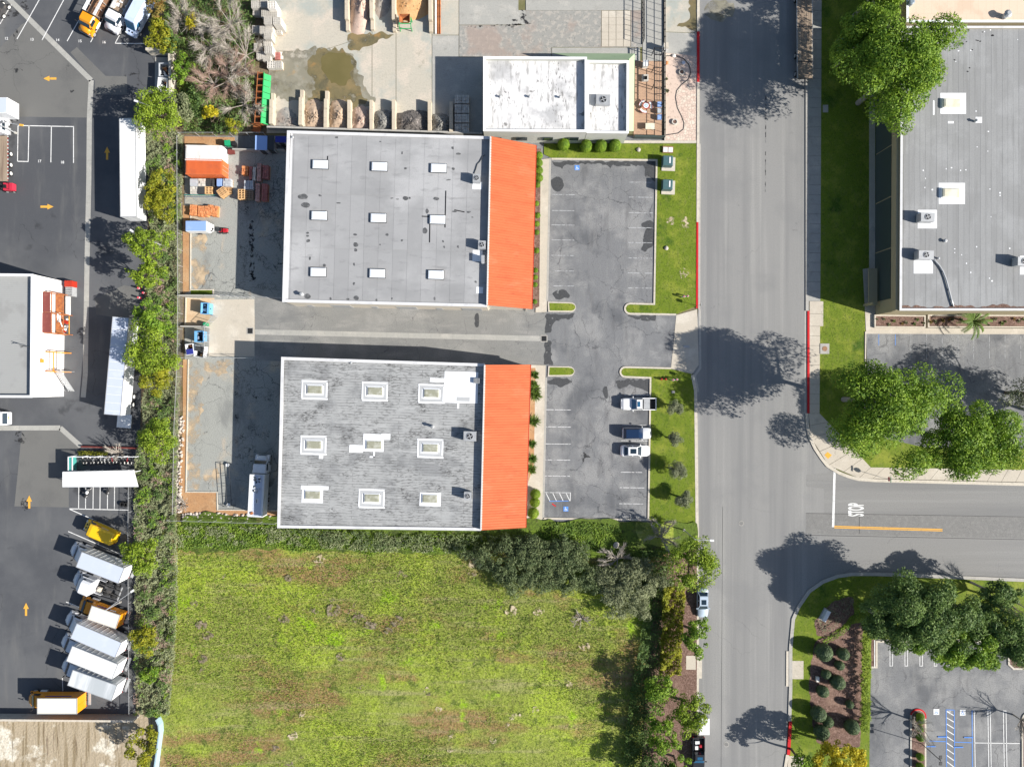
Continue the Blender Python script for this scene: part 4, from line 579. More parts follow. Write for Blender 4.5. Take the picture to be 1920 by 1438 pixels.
MB().box((wx + 1.38, yc - 1.7, 1.0), (.04, 2.9, .12)).part('guard_rail', m['paint_yellow'], o, True)
o = thing('compressor', 'red and grey engine cabinet standing at the white depot wall', 'machine', P(129, 541, 1.2).xy.to_3d(), 0); MB().box((0, .75, .7), (1.2, 1.0, 1.4)).part('housing', m['red_trim'], o); MB().box((0, -.5, .6), (1.1, 1.5, 1.2)).part('engine_cover', m['metal_grey'], o)
for k in range(5): MB().box((0, -1.1 + k * .28, 1.22), (1.0, .08, .05)).part('grille_bar', m['metal_dark'], o)
yc = P(0, 680).y; o = thing('portal_frame', 'tall orange steel portal frame close to the depot wall', 'frame', (wx + .6, yc, 0))
for dy in (-1.55, 1.55):
    for dx in (.2, 1.05): MB().box((wx + dx, yc + dy, 2.4), (.14, .14, 4.8)).part('post', m['orange_paint'], o, True)
    MB().box((wx + .62, yc + dy, 4.7), (.9, .12, .12)).part('crosspiece', m['orange_paint'], o, True)
for z in (4.3, 2.6): MB().box((wx + 1.05, yc, z), (.12, 3.1, .14)).part('cross_beam', m['orange_paint' if z > 4 else 'box_roof_cream'], o, True)
MB().box((wx + .15, yc + .1, 5.6), (.25, .6, .5)).part('control_box', m['orange_paint'], o, True)
o = thing('wall_stair', 'grey steel stair flight running down the white depot wall', 'stairs', P(126, 715, 1).xy.to_3d())
for k in range(12): MB().box((.1, 1.6 - k * .27, 3.4 - k * .28), (.9, .26, .05)).part('tread', m['galvanised'], o)
for dx in (-.35, .55): MB().tube([(dx, 1.7, 3.4), (dx, -1.6, .1)], .05).part('stringer', m['galvanised'], o); MB().tube([(dx, 1.7, 4.3), (dx, -1.6, 1.0)], .03).part('handrail', m['galvanised'], o)
MB().tube([(.5, 1.6, 0), (.5, 1.6, 4.3)], .05).part('post', m['galvanised'], o); MB().tube([(.5, -1.6, 0), (.5, -1.6, 1.0)], .05).part('post', m['galvanised'], o)
# ---- walls and fences
def wallthing(nm, label, px, w, h, mat, cat='wall', capmat=None, base=0.0):
    pts = Q(px); o = MB().ribbon(pts, w, base - .1, base + h).solo(nm, m[mat], label, cat); o.location.z = base - .1
    if capmat: b = MB(); b.ribbon(pts, w + .08, base + h, base + h + .05); b.part('coping', m[capmat], o, True)
    return o
def fence(label, px, h, gap=2.6, mesh='chain_mesh', post='galvanised', base=0.0, group=None):
    pts = Q(px); o = thing('chain_link_fence', label, 'fence', (pts[0].x, pts[0].y, base), 0, group)
    for a, q in zip(pts[:-1], pts[1:]):
        n = max(1, round((q - a).length / gap))
        for i in range(n + 1):
            p = a.lerp(q, i / n); MB().cyl((p.x, p.y, base), .04, h, 6).part('post', m[post], o, True)
        MB().tube([a + Vector((0, 0, base + h - .03)), q + Vector((0, 0, base + h - .03))], .03, 5).part('top_rail', m[post], o, True); b = MB(); b.quad(a + Vector((0, 0, base + .05)), q + Vector((0, 0, base + .05)), q + Vector((0, 0, base + h - .05)), a + Vector((0, 0, base + h - .05))); b.part('mesh_panel', m[mesh], o, True, fix=False)
    return o
fence('chain-link fence between the shrub strip and the rear yards', [(341, 262), (343, 560), (342, 675), (336, 800), (333, 960)], 1.8); fence('chain-link fence along the boulders behind the weathered-roof workshop', [(322, 972), (522, 978)], 1.8); fence('chain-link fence across the top of the container yard', [(343, 256), (500, 256)], 1.8); fence('chain-link fence at the edge of the truck lot under the shrubs', [(250, 905), (249, 1010), (251, 1330)], 1.5)
fence('chain-link fence across the shaded yard beside the roof corner', [(478, 558), (532, 561)], 1.8); fence('chain-link fence between refuse pad and the southern rear yard', [(343, 671), (474, 672)], 1.6)
wallthing('block_wall', 'grey block wall along the south edge of the truck lot', [(-300, 1336), (262, 1341)], .25, 1.9, 'kerb_grey', capmat='kerb'); wallthing('block_wall', 'low dark wall above the motorcycle canopy', [(155, 837), (264, 840)], .22, .5, 'maroon_sheet')
wallthing('block_wall', 'cream block wall behind the two open skips', [(284, 102.5), (328, 103), (330, 192)], .35, 1.8, 'kerb', capmat='kerb'); wallthing('block_wall', 'block wall between container yard and refuse earth', [(343, 556), (412, 556)], .2, 1.5, 'kerb_grey'); wallthing('block_wall', 'block wall between the two refuse bays', [(346, 613), (393, 614)], .2, 1.5, 'kerb_grey'); wallthing('yard_wall', 'low wall below the blue-roofed sheds', [(440, 283.5), (536, 284.5)], .18, 1.0, 'kerb_grey')
mk('corrugated_pale', (.33, .45, .52), [((.3, .42, .48), .6, ('n', .8, .5, .7))], rough=.5); b = MB(); pp = Q([(301, 1341), (306, 1352), (307, 1366), (303, 1395), (297, 1438), (285, 1520)], 0)
b.ribbon(pp, .22, -.1, 1.5); b.solo('corrugated_fence', m['corrugated_pale'], 'pale blue corrugated fence curving beside the dirt yard', 'fence')
# sliding gates of the refuse bays
for px, l in (([(409, 594.5), (391, 613)], 'open mesh gate leaf swung out beside the green bin'), ([(393, 614), (392, 670)], 'closed mesh gate across the southern refuse bay'), ([(392, 556), (420, 556), (474, 560)], 'mesh gate folded along the north side of the refuse pad')): fence(l, px, 1.9, 1.3)
# iron fence of the office patio
pts = Q([(1243, -120), (1243.5, 90), (1243.5, 262)]); o = thing('iron_fence', 'black iron fence between the office patio and the flagstones', 'fence', (pts[1].x, pts[1].y, 0))
for a, q in zip(pts[:-1], pts[1:]):
    n = int((q - a).length / 1.1)
    for i in range(n + 1): p = a.lerp(q, i / n); MB().box((p.x, p.y, .9), (.06, .06, 1.8)).part('post', m['black_iron'], o, True)
    for z in (.15, .95, 1.75): b = MB(); b.tube([a + Vector((0, 0, z)), q + Vector((0, 0, z))], .05, 4); b.part('rail', m['black_iron'], o, True)
wallthing('fence_kerb', 'pale concrete footing under the black iron fence', [(1246.5, -120), (1246.5, 264)], .25, .25, 'kerb'); wallthing('patio_wall', 'low wall between the office patio and the topiary lawn', [(1188, 259), (1243, 260)], .3, 1.0, 'wall_dark')
# ---------------------------------------------------------------- vegetation
def leafmat(name, a, b_, c=None, sc=.7, transl=.3):
    L = [(b_, .9, ('n', sc, .42, .62)), (c or b_, .55, ('i', .35, 1.0))]
    return mk(name, a, L, rough=.6, spec=.25, co='W', transl=transl)
leafmat('leaf_bright', (.14, .225, .02), (.27, .37, .028), (.36, .44, .055)); leafmat('leaf_mid', (.1, .2, .022), (.23, .36, .03), (.34, .46, .055)); leafmat('leaf_deep', (.075, .14, .04), (.155, .245, .055), (.24, .32, .095)); leafmat('leaf_yellow', (.36, .34, .015), (.6, .48, .02), (.68, .55, .05)); leafmat('leaf_gold', (.19, .22, .018), (.31, .31, .02), (.4, .36, .035)); leafmat('leaf_olive', (0.145, 0.167, 0.087), (0.232, 0.254, 0.145), (0.290, 0.304, 0.203), transl=.15); leafmat('leaf_ivy', (.17, .195, .1), (.27, .3, .16), (.36, .38, .22), .5, .2); leafmat('leaf_topiary', (0.068, 0.112, 0.053), (0.120, 0.173, 0.075), (0.180, 0.225, 0.120), 1.5, .1); leafmat('leaf_autumn', (0.210, 0.182, 0.042), (0.280, 0.154, 0.042), (0.364, 0.280, 0.084), .6); leafmat('leaf_palm', (0.090, 0.165, 0.030), (0.165, 0.240, 0.045)); leafmat('twig', (.4, .36, .31), (.52, .48, .42), (.28, .24, .2), 1, 0); leafmat('twig_pink', (0.360, 0.240, 0.192), (0.456, 0.324, 0.264), (0.264, 0.192, 0.144), 1, 0); leafmat('blade', (.17, .28, .025), (.27, .38, .035), (.33, .33, .11), .3, .2); leafmat('blade_dry', (0.240, 0.195, 0.090), (0.360, 0.300, 0.150), (0.210, 0.225, 0.060), .4, .1); leafmat('weed', (0.093, 0.170, 0.024), (0.170, 0.272, 0.020), (0.255, 0.323, 0.051), .4, .2)
leafmat('leaf_scrub', (.085, .125, .05), (.15, .19, .08), (.22, .25, .12), .6, .15)
mk('bark', (.13, .1, .075), [((.2, .17, .14), .6, ('n', 3, .45, .65))], co='O'); mk('bark_pale', (.34, .3, .26), [((.22, .19, .16), .6, ('n', 3, .45, .65))], co='O')
def quads(C_, N_, w, l, rs):                 # arrays of centres and normals -> vertex and face arrays of small leaf quads
    n = len(C_); t = rs.normal(size=(n, 3)); t -= (t * N_).sum(1, keepdims=True) * N_; t /= np.linalg.norm(t, axis=1, keepdims=True) + 1e-9; u = np.cross(N_, t)
    s = rs.uniform(.65, 1.3, (n, 1)); a = t * l * s / 2; b_ = u * w * s / 2
    return np.stack([C_ - a, C_ + b_ - a * .1, C_ + a, C_ - b_ - a * .1], 1).reshape(-1, 3)
def qmesh(name, V, mats, k=4):
    n = len(V) // k; me = bpy.data.meshes.new(name); me.vertices.add(len(V)); me.vertices.foreach_set('co', V.astype(np.float32).ravel()); me.loops.add(n * k); me.loops.foreach_set('vertex_index', np.arange(n * k, dtype=np.int32)); me.polygons.add(n); me.polygons.foreach_set('loop_start', np.arange(0, n * k, k, dtype=np.int32))
    try: me.polygons.foreach_set('loop_total', np.full(n, k, dtype=np.int32))
    except Exception: pass
    me.materials.append(mats); me.update(calc_edges=True); return me
def crown(rx, ry, rz, rs, dens=95, leaf=(.16, .3), clump=.24, rough=.28, top=True, hollow=.35, nck=1):
    A = math.pi * rx * ry; nc = int((16 + 2.2 * A ** .62) * nck); d = rs.normal(size=(nc, 3)); d /= np.linalg.norm(d, axis=1, keepdims=True); d[:, 2] = np.where(rs.rand(nc) < .75, np.abs(d[:, 2]), d[:, 2] * .8)
    ang = np.arctan2(d[:, 1], d[:, 0]); ph = rs.uniform(0, 6.28, 4); lob = 1 + rough * (np.sin(2 * ang + ph[0]) * .4 + np.sin(3 * ang + ph[1]) * .45 + np.sin(5 * ang + ph[2]) * .45 + np.sin(8 * ang + ph[3]) * .3)
    rad = rs.uniform(hollow, 1, (nc, 1)) ** .55 * (1 - clump * .75); c = d * rad * np.array([rx, ry, rz]); c[:, :2] *= lob[:, None]
    cr = (clump * min(rx, ry) * rs.uniform(.55, 1.25, nc)).clip(.35, 2.4); n = int(A * dens); idx = rs.choice(nc, n, p=cr ** 2 / (cr ** 2).sum()); e = rs.normal(size=(n, 3)); e /= np.linalg.norm(e, axis=1, keepdims=True); e[:, 2] = np.where(rs.rand(n) < .7, np.abs(e[:, 2]), e[:, 2])
    pos = c[idx] + e * (cr[idx] * rs.uniform(.62, 1.1, n) ** .7)[:, None] * np.array([1, 1, .8]); nn = e * .8 + rs.normal(size=(n, 3)) * .55 + np.array([0, 0, .25]); nn /= np.linalg.norm(nn, axis=1, keepdims=True)
    return quads(pos, nn, leaf[0], leaf[1], rs), c
def limbs(b, h0, cl, rs, r0, k=9, bend=.3):
    b.tube([(0, 0, -.2), (rs.normal() * .08, rs.normal() * .08, h0 * .5), (rs.normal() * .12, rs.normal() * .12, h0)], [r0 * 1.25, r0, r0 * .8], 8)
    for i in rs.choice(len(cl), min(k, len(cl)), replace=False):
        e = Vector(cl[i]); s = Vector((0, 0, h0 * rs.uniform(.7, 1))); mdl = s.lerp(e, .5) + Vector(rs.normal(size=3) * bend); b.tube([s, mdl, e], [r0 * .5, r0 * .32, r0 * .12], 5)
SEED = [100]
def tree(nm, label, px, py, rpx, zc, rz, mat, cat='tree', group=None, dens=95, leaf=(.17, .32), clump=.24, rough=.28, base=0.0, bark='bark', trunk=True, hollow=.35, nck=1):
    SEED[0] += 1; rs = np.random.RandomState(SEED[0]); k = S * (1 - zc / H); rx, ry = (rpx if isinstance(rpx, tuple) else (rpx, rpx)); rx *= k; ry *= k; p = P(px, py, zc); o = thing(nm, label, cat, (p.x, p.y, base), 0, group)
    V, cl = crown(rx, ry, rz, rs, dens, leaf, clump, rough, hollow=hollow, nck=nck); V[:, 2] += zc - base; V[:, 2] = np.maximum(V[:, 2], .05); cl[:, 2] += zc - base; link('crown', qmesh('crown', V, m[mat]), o)
    if trunk: b = MB(); limbs(b, max(.4, zc - rz * .6), cl, rs, .1 + .028 * max(rx, ry)); b.part('trunk', m[bark], o)
    return o
T = 'small trees along the shrub strip'
for px, py, r, zc, mat, l in ((297, 213, 44, 5.2, 'leaf_bright', 'round yellow-green tree beside the lamp and the long trailer roof'), (306, 350, (30, 34), 3.2, 'leaf_gold', 'yellowish bushy tree beside the long white trailer'), (302, 382, (30, 30), 3.2, 'leaf_gold', 'olive-yellow bushy tree at the tail of the long white trailer'), (280, 458, (40, 34), 5.6, 'leaf_bright', 'spreading light green tree beside the second lamp'), (283, 518, (34, 27), 5.4, 'leaf_bright', 'compact light green tree above the red bollards'), (286, 598, (36, 32), 5.2, 'leaf_mid', 'green tree at the front end of the slanted trailer'), (283, 652, (46, 46), 5.6, 'leaf_bright', 'large light green tree leaning over the slanted trailer'), (292, 714, (33, 27), 4.8, 'leaf_gold', 'small yellow-green tree beside the slanted trailer tail'), (298, 822, (41, 40), 5.2, 'leaf_bright', 'round light green tree beside the low dark wall'), (266, 1040, (42, 34), 4.6, 'leaf_bright', 'light green tree overhanging the first white box truck'), (272, 1194, (28, 27), 3.6, 'leaf_gold', 'small yellow tree behind the parked box trucks'), (279, 1262, 18, 2.2, 'leaf_mid', 'dark little bush behind the parked box trucks'), (270, 1395, (28, 36), 3.6, 'leaf_gold', 'yellow-green tree inside the curved corrugated fence')):
    r = (r[0] * 1.16, r[1] * 1.16) if isinstance(r, tuple) else r * 1.16
    tree('strip_tree', l, px, py, r, zc, min(2.2, .06 * (r if not isinstance(r, tuple) else r[0])), mat, 'tree', T)
for px, py, r, zc, mat, l in ((302, 70, (34, 40), 2.4, 'leaf_gold', 'big yellow-green shrub beside the parked van'), (296, 18, (22, 32), 2.2, 'leaf_autumn', 'rusty yellow shrub next to the van'), (362, 44, (14, 20), 3.0, 'leaf_yellow', 'vivid yellow shrub among bare branches'), (398, 216, (22, 16), 2.6, 'leaf_yellow', 'bright yellow-green shrub below the bare branches'), (438, 238, (18, 16), 2.4, 'leaf_gold', 'golden shrub at the container yard fence'), (345, 130, (24, 30), 2.2, 'leaf_mid', 'green shrub behind the skip wall'), (372, 190, (34, 32), 2.0, 'leaf_deep', 'dark green shrub between strip and bare branches'), (345, 210, (30, 34), 2.2, 'leaf_ivy', 'grey-green shrub beside the big yellow-green tree'), (325, 65, (24, 40), 2.2, 'leaf_deep', 'dark shrub under the bare grey branches'), (420, 245, (24, 12), 1.5, 'leaf_deep', 'low dark shrub at the fence corner')):
    tree('shrub', l, px, py, r, zc, 1.7, mat, 'shrub', None, dens=75)
def bare(nm, label, px, py, r, zc, mat, n=1500, L=1.9, th=.035, group=None, base=0.0, thick=.12, cat='tree'):       # leafless shrub: limbs and a cloud of fine twigs
    SEED[0] += 1; rs = np.random.RandomState(SEED[0]); p = P(px, py, zc); k = S * (1 - zc / H); o = thing(nm, label, cat, (p.x, p.y, base), 0, group); b = MB(); V = []
    fk = Vector((rs.normal() * .1, rs.normal() * .1, (zc - base) * .4)); b.tube([(0, 0, -.1), fk * .5, fk], [thick * 1.2, thick, thick * .85], 6)
    for i in range(14):
        a = rs.uniform(0, 6.28); e = rs.uniform(.45, 1) * r * k; tip = Vector((math.cos(a) * e, math.sin(a) * e, (zc - base) * rs.uniform(.8, 1.2))); md = fk.lerp(tip, .5) + Vector(rs.normal(size=3)) * e * .13; m2 = md.lerp(tip, .55) + Vector(rs.normal(size=3)) * e * .09; b.tube([fk, md, m2, tip], [thick * .6, thick * .4, thick * .25, thick * .1], 5)
        for q in range(n // 14):
            s = md.lerp(tip, rs.uniform(-.2, 1)); d = Vector((tip.x, tip.y, tip.z * .5)).normalized() + Vector(rs.normal(size=3) * .5); d.normalize(); ll = L * rs.uniform(.3, 1); u = d.cross(Vector(rs.normal(size=3))).normalized() * th; V += [s - u, s + u, s + d * ll]
    b.part('trunk', m['bark_pale'], o); link('twigs', qmesh('twigs', np.array([list(v) for v in V]), m[mat], 3), o); return o
for px, py, r, zc, mat, l in ((420, 30, 62, 4.2, 'twig', 'bare grey shrub tree above the block pallets'), (452, 92, 55, 3.6, 'twig', 'bare grey shrub tree beside the block pallets'), (388, 78, 50, 3.6, 'twig', 'bare grey shrub tree around the vivid yellow shrub'), (425, 140, 55, 3.2, 'twig_pink', 'bare pinkish shrub tree beside the green steel rack'), (450, 190, 45, 2.8, 'twig', 'bare twiggy shrub below the green steel rack'), (395, 150, 45, 2.8, 'twig_pink', 'bare reddish shrub tree behind the skip wall'), (345, 30, 35, 3, 'twig', 'bare brown shrub beside the van shrubs')): bare('bare_tree', l, px, py, r, zc, mat, 1900, 1.7, .022)
bare('bare_tree', 'bare grey shrub over the motorcycle enclosure', 212, 850, 22, 2.6, 'twig', 420, .8, .02); bare('bare_shrub', 'bare grey shrub at the soil corner below the southern rear yard', 343, 946, 13, .8, 'twig', 420, .6, .02, cat='shrub')
def cover(name, label, px, z, hgt, mat, dens, leaf, seed, cat='hedge', lumps=1.3, stuff=True, base=0.0, hole=0):      # dense low growth over an area
    rs = np.random.RandomState(seed); W = np.array([[p.x, p.y] for p in Q(px, z)]); lo, hi = W.min(0), W.max(0); n = int((hi - lo).prod() * dens); q = rs.uniform(lo, hi, (n, 2)); ins = np.zeros(n, bool); j = len(W) - 1
    for i in range(len(W)):
        xi, yi = W[i]; xj, yj = W[j]; c = ((yi > q[:, 1]) != (yj > q[:, 1])) & (q[:, 0] < (xj - xi) * (q[:, 1] - yi) / (yj - yi + 1e-12) + xi); ins ^= c; j = i
    q = q[ins]; n = len(q); ph = rs.uniform(0, 6.28, 6); f = lambda s, a, b_: np.sin(q[:, 0] * s + ph[a] + 1.7 * np.sin(q[:, 1] * s * .7 + ph[b_])) * np.sin(q[:, 1] * s * 1.1 + ph[b_] + 1.3 * np.sin(q[:, 0] * s * .8))
    hh = .62 + .26 * f(lumps, 0, 1) + .16 * f(lumps * 2.3, 2, 3) + .1 * f(lumps * 5, 4, 5)
    if hole: k = hh > hole; q = q[k]; hh = hh[k]; n = len(q)
    zz = base + hgt * hh.clip(.08, 1.2) * rs.uniform(.78, 1.05, n); nn = rs.normal(size=(n, 3)) * .5 + np.array([.25, -.08, .8]); nn /= np.linalg.norm(nn, axis=1, keepdims=True)
    V = quads(np.c_[q, zz], nn, leaf[0], leaf[1], rs); o = link(name, qmesh(name, V, m[mat]))
    if stuff: o['kind'] = 'stuff'
    return tag(o, label, cat)
STRIP = [(262, 205), (345, 255), (342, 420), (338, 560), (337, 800), (334, 880), (332, 980), (335, 1050), (333, 1180), (318, 1340), (256, 1338), (256, 1000), (254, 870), (270, 800), (270, 640), (276, 560), (285, 430), (278, 300)]
cover('strip_shrubbery', 'dense grey-green shrubbery filling the strip beside the truck lot', STRIP, .5, 1.5, 'leaf_ivy', 105, (.11, .38), 1); cover('strip_shrubbery', 'patchy darker shrubs growing through the grey-green strip', STRIP, .5, 1.75, 'leaf_deep', 75, (.12, .3), 2, hole=.74, lumps=.9)
cover('strip_brush', 'dry brown brush showing between the strip shrubs', STRIP, .5, 1.6, 'twig_pink', 50, (.04, .5), 7, 'brush', .55, hole=.8); cover('strip_shrubbery', 'fresh green shrubs scattered through the grey-green strip', STRIP, .5, 1.7, 'leaf_mid', 60, (.12, .28), 18, hole=.8, lumps=.7)
cover('upper_shrubbery', 'mixed dark undergrowth beneath the bare branches', [(290, -30), (480, -30), (478, 130), (470, 235), (440, 254), (345, 252), (335, 195), (332, 100), (290, 95)], .5, 1.1, 'leaf_deep', 45, (.14, .32), 3); cover('upper_shrubbery', 'bright green weeds beside the skip wall', [(334, 110), (350, 110), (372, 200), (345, 235), (336, 190)], .5, .9, 'leaf_bright', 60, (.12, .26), 4)
cover('bank_weeds', 'lush green weeds on the bank below the weathered-roof workshop', [(335, 980), (520, 984), (700, 1000), (900, 1006), (1000, 1000), (1030, 980), (1100, 978), (1160, 985), (1172, 1010), (1140, 1040), (1080, 1022), (1000, 1030), (940, 1022), (900, 1044), (860, 1030), (800, 1036), (740, 1028), (700, 1042), (640, 1026), (560, 1036), (500, 1022), (440, 1034), (390, 1024), (335, 1032)], .2, .45, 'weed', 50, (.14, .34), 5, 'weeds', .8, base=.15); cover('bank_scrub', 'brown-green scrub hugging the south wall of the weathered-roof workshop', [(520, 990), (700, 996), (910, 1002), (1000, 1000), (1000, 1016), (900, 1030), (780, 1022), (700, 1028), (600, 1012)], .2, 1.1, 'leaf_scrub', 50, (.12, .34), 6, 'scrub', .9, hole=.5, base=.15)
cover('bank_scrub', 'olive dry scrub patches on the green bank below the boulders', [(335, 985), (520, 988), (700, 1002), (900, 1010), (900, 1036), (700, 1034), (500, 1018), (335, 1026)], .2, .65, 'leaf_ivy', 45, (.1, .34), 17, 'scrub', .7, hole=.62, base=.15)
tree('scrub_bush', 'big dark grey-green bush at the field corner below the orange roof', 985, 1054, (96, 66), 1.5, 2.3, 'leaf_scrub', 'bush', None, 170, (.1, .42), .12, .34, trunk=False, nck=7); tree('scrub_bush', 'dark bush merging with the field below the front lot', 1066, 1066, (62, 56), 1.3, 1.9, 'leaf_scrub', 'bush', None, 150, (.1, .42), .12, .34, trunk=False, nck=7); tree('scrub_bush', 'rounded olive-green scrub bush between two dark bushes and the street trees', 1180, 1100, (72, 62), 1.5, 2.0, 'leaf_ivy', 'bush', None, 170, (.1, .4), .12, .34, trunk=False, nck=7)
bare('bare_shrub', 'bare twiggy shrub on top of the rounded scrub bush', 1160, 1050, 40, 1.6, 'twig', 1400, 1.1, .025, cat='shrub'); bare('bare_shrub', 'bare grey shrub beside the street lamp base', 1240, 1010, 42, 1.6, 'twig', 1500, 1.1, .025, cat='shrub'); bare('bare_shrub', 'small grey thistle clump alone in the field', 1090, 1162, 20, .8, 'twig', 420, .6, .02, cat='shrub')
for px, py, r, zc, mat, l in ((1298, 1056, (60, 52), 4.6, 'leaf_bright', 'large yellow-green street tree beside the lamp'), (1306, 1192, (27, 44), 3.4, 'leaf_mid', 'narrow green street tree in front of the silver car'), (1236, 1292, (36, 35), 3.6, 'leaf_mid', 'round green tree at the south end of the golden hedge'), (1296, 1334, (38, 40), 4.2, 'leaf_bright', 'yellow-green street tree over the white trailer'), (1242, 1372, (34, 42), 3.6, 'leaf_mid', 'green tree west of the black pickup'), (1272, 1436, (28, 22), 3.2, 'leaf_mid', 'grey-green tree beside the black pickup hood'), (1228, 1440, (34, 36), 3.2, 'leaf_deep', 'dark tree at the field edge beside the black pickup')): tree('street_tree', l, px, py, (r[0] * 1.1, r[1] * 1.06), zc, 2.4, mat, 'tree', 'trees along the west side of the street')
cover('street_hedge', 'tall golden-green hedge between the field and the street', [(1240, 1096), (1284, 1100), (1278, 1180), (1274, 1262), (1236, 1268), (1240, 1180)], 1.2, 3.0, 'leaf_gold', 210, (.15, .3), 8, 'hedge', 1.1, False, .2); cover('field_edge_scrub', 'dark scrub in the shade west of the golden hedge', [(1200, 1030), (1260, 1030), (1262, 1100), (1245, 1130), (1240, 1270), (1225, 1330), (1215, 1445), (1165, 1445), (1180, 1300), (1205, 1160)], .2, 1.3, 'leaf_deep', 90, (.13, .3), 9, 'scrub', .9, base=.15)
for px, py, r, zc, rz, mat, l in ((1680, 136, (120, 104), 11.2, 5.0, 'leaf_mid', 'huge green tree overhanging the grey strip roof'), (1625, 66, (72, 64), 10, 3.6, 'leaf_mid', 'tall tree between the shaded verge and the peach roof'), (1650, -22, (66, 46), 9, 3.6, 'leaf_mid', 'tall tree at the corner of the peach-roofed building'), (1648, 752, (110, 100), 11.0, 5.0, 'leaf_mid', 'big broad tree on the street corner by the yellow tactile plate'), (1814, 826, (120, 86), 8.4, 3.6, 'leaf_mid', 'big broad tree beside the side street sidewalk'), (1735, 1152, (118, 80), 7.6, 3.2, 'leaf_deep', 'wide dark green tree over the painted stalls'), (1800, 1212, (112, 50), 6.6, 2.6, 'leaf_mid', 'wide olive tree spilling over the double-lined stalls'), (1895, 1190, (70, 66), 7, 2.6, 'leaf_deep', 'dark tree by the east tree island'), (1868, 1112, (40, 32), 6, 2, 'leaf_deep', 'small dark tree at the side street kerb'), (1668, 1168, (54, 48), 6.4, 2.4, 'leaf_deep', 'dark tree beside the curved corner bed'), (1840, 1160, (62, 46), 6.4, 2.4, 'leaf_deep', 'dark tree between the side street and the olive tree')):
    tree('shade_tree', l, px, py, r, zc, rz, mat, 'tree', 'tall shade trees on the east side', 150, (.17, .42), .27, .42, hollow=.25, bark='bark_pale')
tree('shade_tree', 'sparse grey-green tree over the east end of the north car park', 1950, 738, (66, 60), 7.4, 3, 'leaf_olive', 'tree', 'tall shade trees on the east side', 70, (.14, .36), .24, .4); tree('shade_tree', 'leafy tree casting shade across the north car park', 2050, 790, (80, 70), 7.6, 3, 'leaf_mid', 'tree', 'tall shade trees on the east side', 80, (.17, .42), .26, .4); bare('bare_tree', 'bare silvery tree between dark trees at the side street', 1905, 1140, 48, 6, 'twig', 1500, 1.3, .025, thick=.2)
tree('yellow_bush', 'large golden yellow tree at the foot of the topiary bed', 1570, 1418, (52, 42), 5.2, 2.6, 'leaf_yellow', 'tree', None, 110, (.18, .32)); tree('corner_tree', 'dark green tree shading the corner pad beside the red kerb', 1505, 1432, (24, 30), 4.6, 2, 'leaf_mid', 'tree', None, 80)
for px, py, r, nn_ in ((1266, 763, 17, 'first'), (1265, 822, 17, 'second'), (1270, 883, 20, 'third'), (1281, 935, 20, 'fourth')): tree('olive_tree', nn_ + ' young silvery olive tree on the lawn, counted from the driveway', px, py, r, 1.9, 1.2, 'leaf_olive', 'tree', 'young olive trees on the front lawn', 520, (.07, .22), .34, .16, .1, hollow=.05)
def ballmesh(seed, n=1500):                  # clipped globe: leaf quads just outside a solid green core
    rs = np.random.RandomState(seed); d = rs.normal(size=(n, 3)); d /= np.linalg.norm(d, axis=1, keepdims=True); d[:, 2] = np.where(d[:, 2] < -.5, -d[:, 2], d[:, 2]); nn = d + rs.normal(size=(n, 3)) * .3; nn /= np.linalg.norm(nn, axis=1, keepdims=True); V = quads(d * rs.uniform(.93, 1.03, (n, 1)), nn, .1, .16, rs); return V
GB = qmesh('globe', ballmesh(5), m['leaf_topiary']); DM = qmesh('dome', ballmesh(6), m['leaf_mid']); HB = qmesh('hedge_clump', ballmesh(9, 900), m['leaf_bright']); bb = bmesh.new(); bmesh.ops.create_icosphere(bb, subdivisions=2, radius=.93); CORE = bpy.data.meshes.new('core'); bb.to_mesh(CORE); bb.free(); CORE.materials.append(m['leaf_topiary']); CORE2 = CORE.copy(); CORE2.materials.clear(); CORE2.materials.append(m['leaf_mid'])
def globe(nm, label, px, py, r, cat, group, me=GB, core=CORE, zs=1.0, base=.1, ys=1.0):
    rr = r * S * .985; p = P(px, py, rr * zs); o = thing(nm, label, cat, (p.x, p.y, base), random.uniform(0, 6), group)
    for n_, q in (('foliage', me), ('inner_growth', core)):
        c = link(n_, q, o); c.scale = (rr, rr * ys, rr * zs); c.location.z = rr * zs * .8
    return o
for px, py, r, l in ((1545, 1223, 16, 'largest grey-green globe shrub, at the curved lawn edge nearest the monument sign'), (1581, 1226, 11.5, 'middling globe shrub between the largest globe and the long hedge'), (1574, 1247, 9, 'small globe shrub tucked below the middling one by the hedge'), (1549, 1264, 9, 'small globe shrub closest to the cream utility pedestal'), (1571, 1279, 13.5, 'big globe shrub in mid bed, on the hedge side of the pedestal'), (1543, 1296, 11, 'globe shrub on the lawn edge just past the cream pedestal'), (1593, 1320, 7.5, 'smallest globe shrub, alone beside the long hedge'), (1535, 1338, 14, 'big globe shrub at the lawn edge beside the red kerb'), (1552, 1353, 10.5, 'globe shrub squeezed between two big globes at the red kerb end'), (1598, 1363, 13.5, 'big globe shrub between the hedge end and the golden tree'), (1541, 1373, 14, 'big shaded globe shrub touching the golden tree')): globe('topiary_globe', l, px, py, r, 'topiary', 'globe shrubs in the mulch bed', zs=1.15)
for px, py, nn_ in ((1057, 270.5, 'first'), (1099, 274, 'second'), (1127, 274, 'third'), (1153, 273, 'fourth')): globe('topiary_dome', nn_ + ' clipped domed shrub below the office wall, counted from the orange roof', px, py, 11.5, 'topiary', 'domed shrubs below the office wall', DM, CORE2, 1.35)
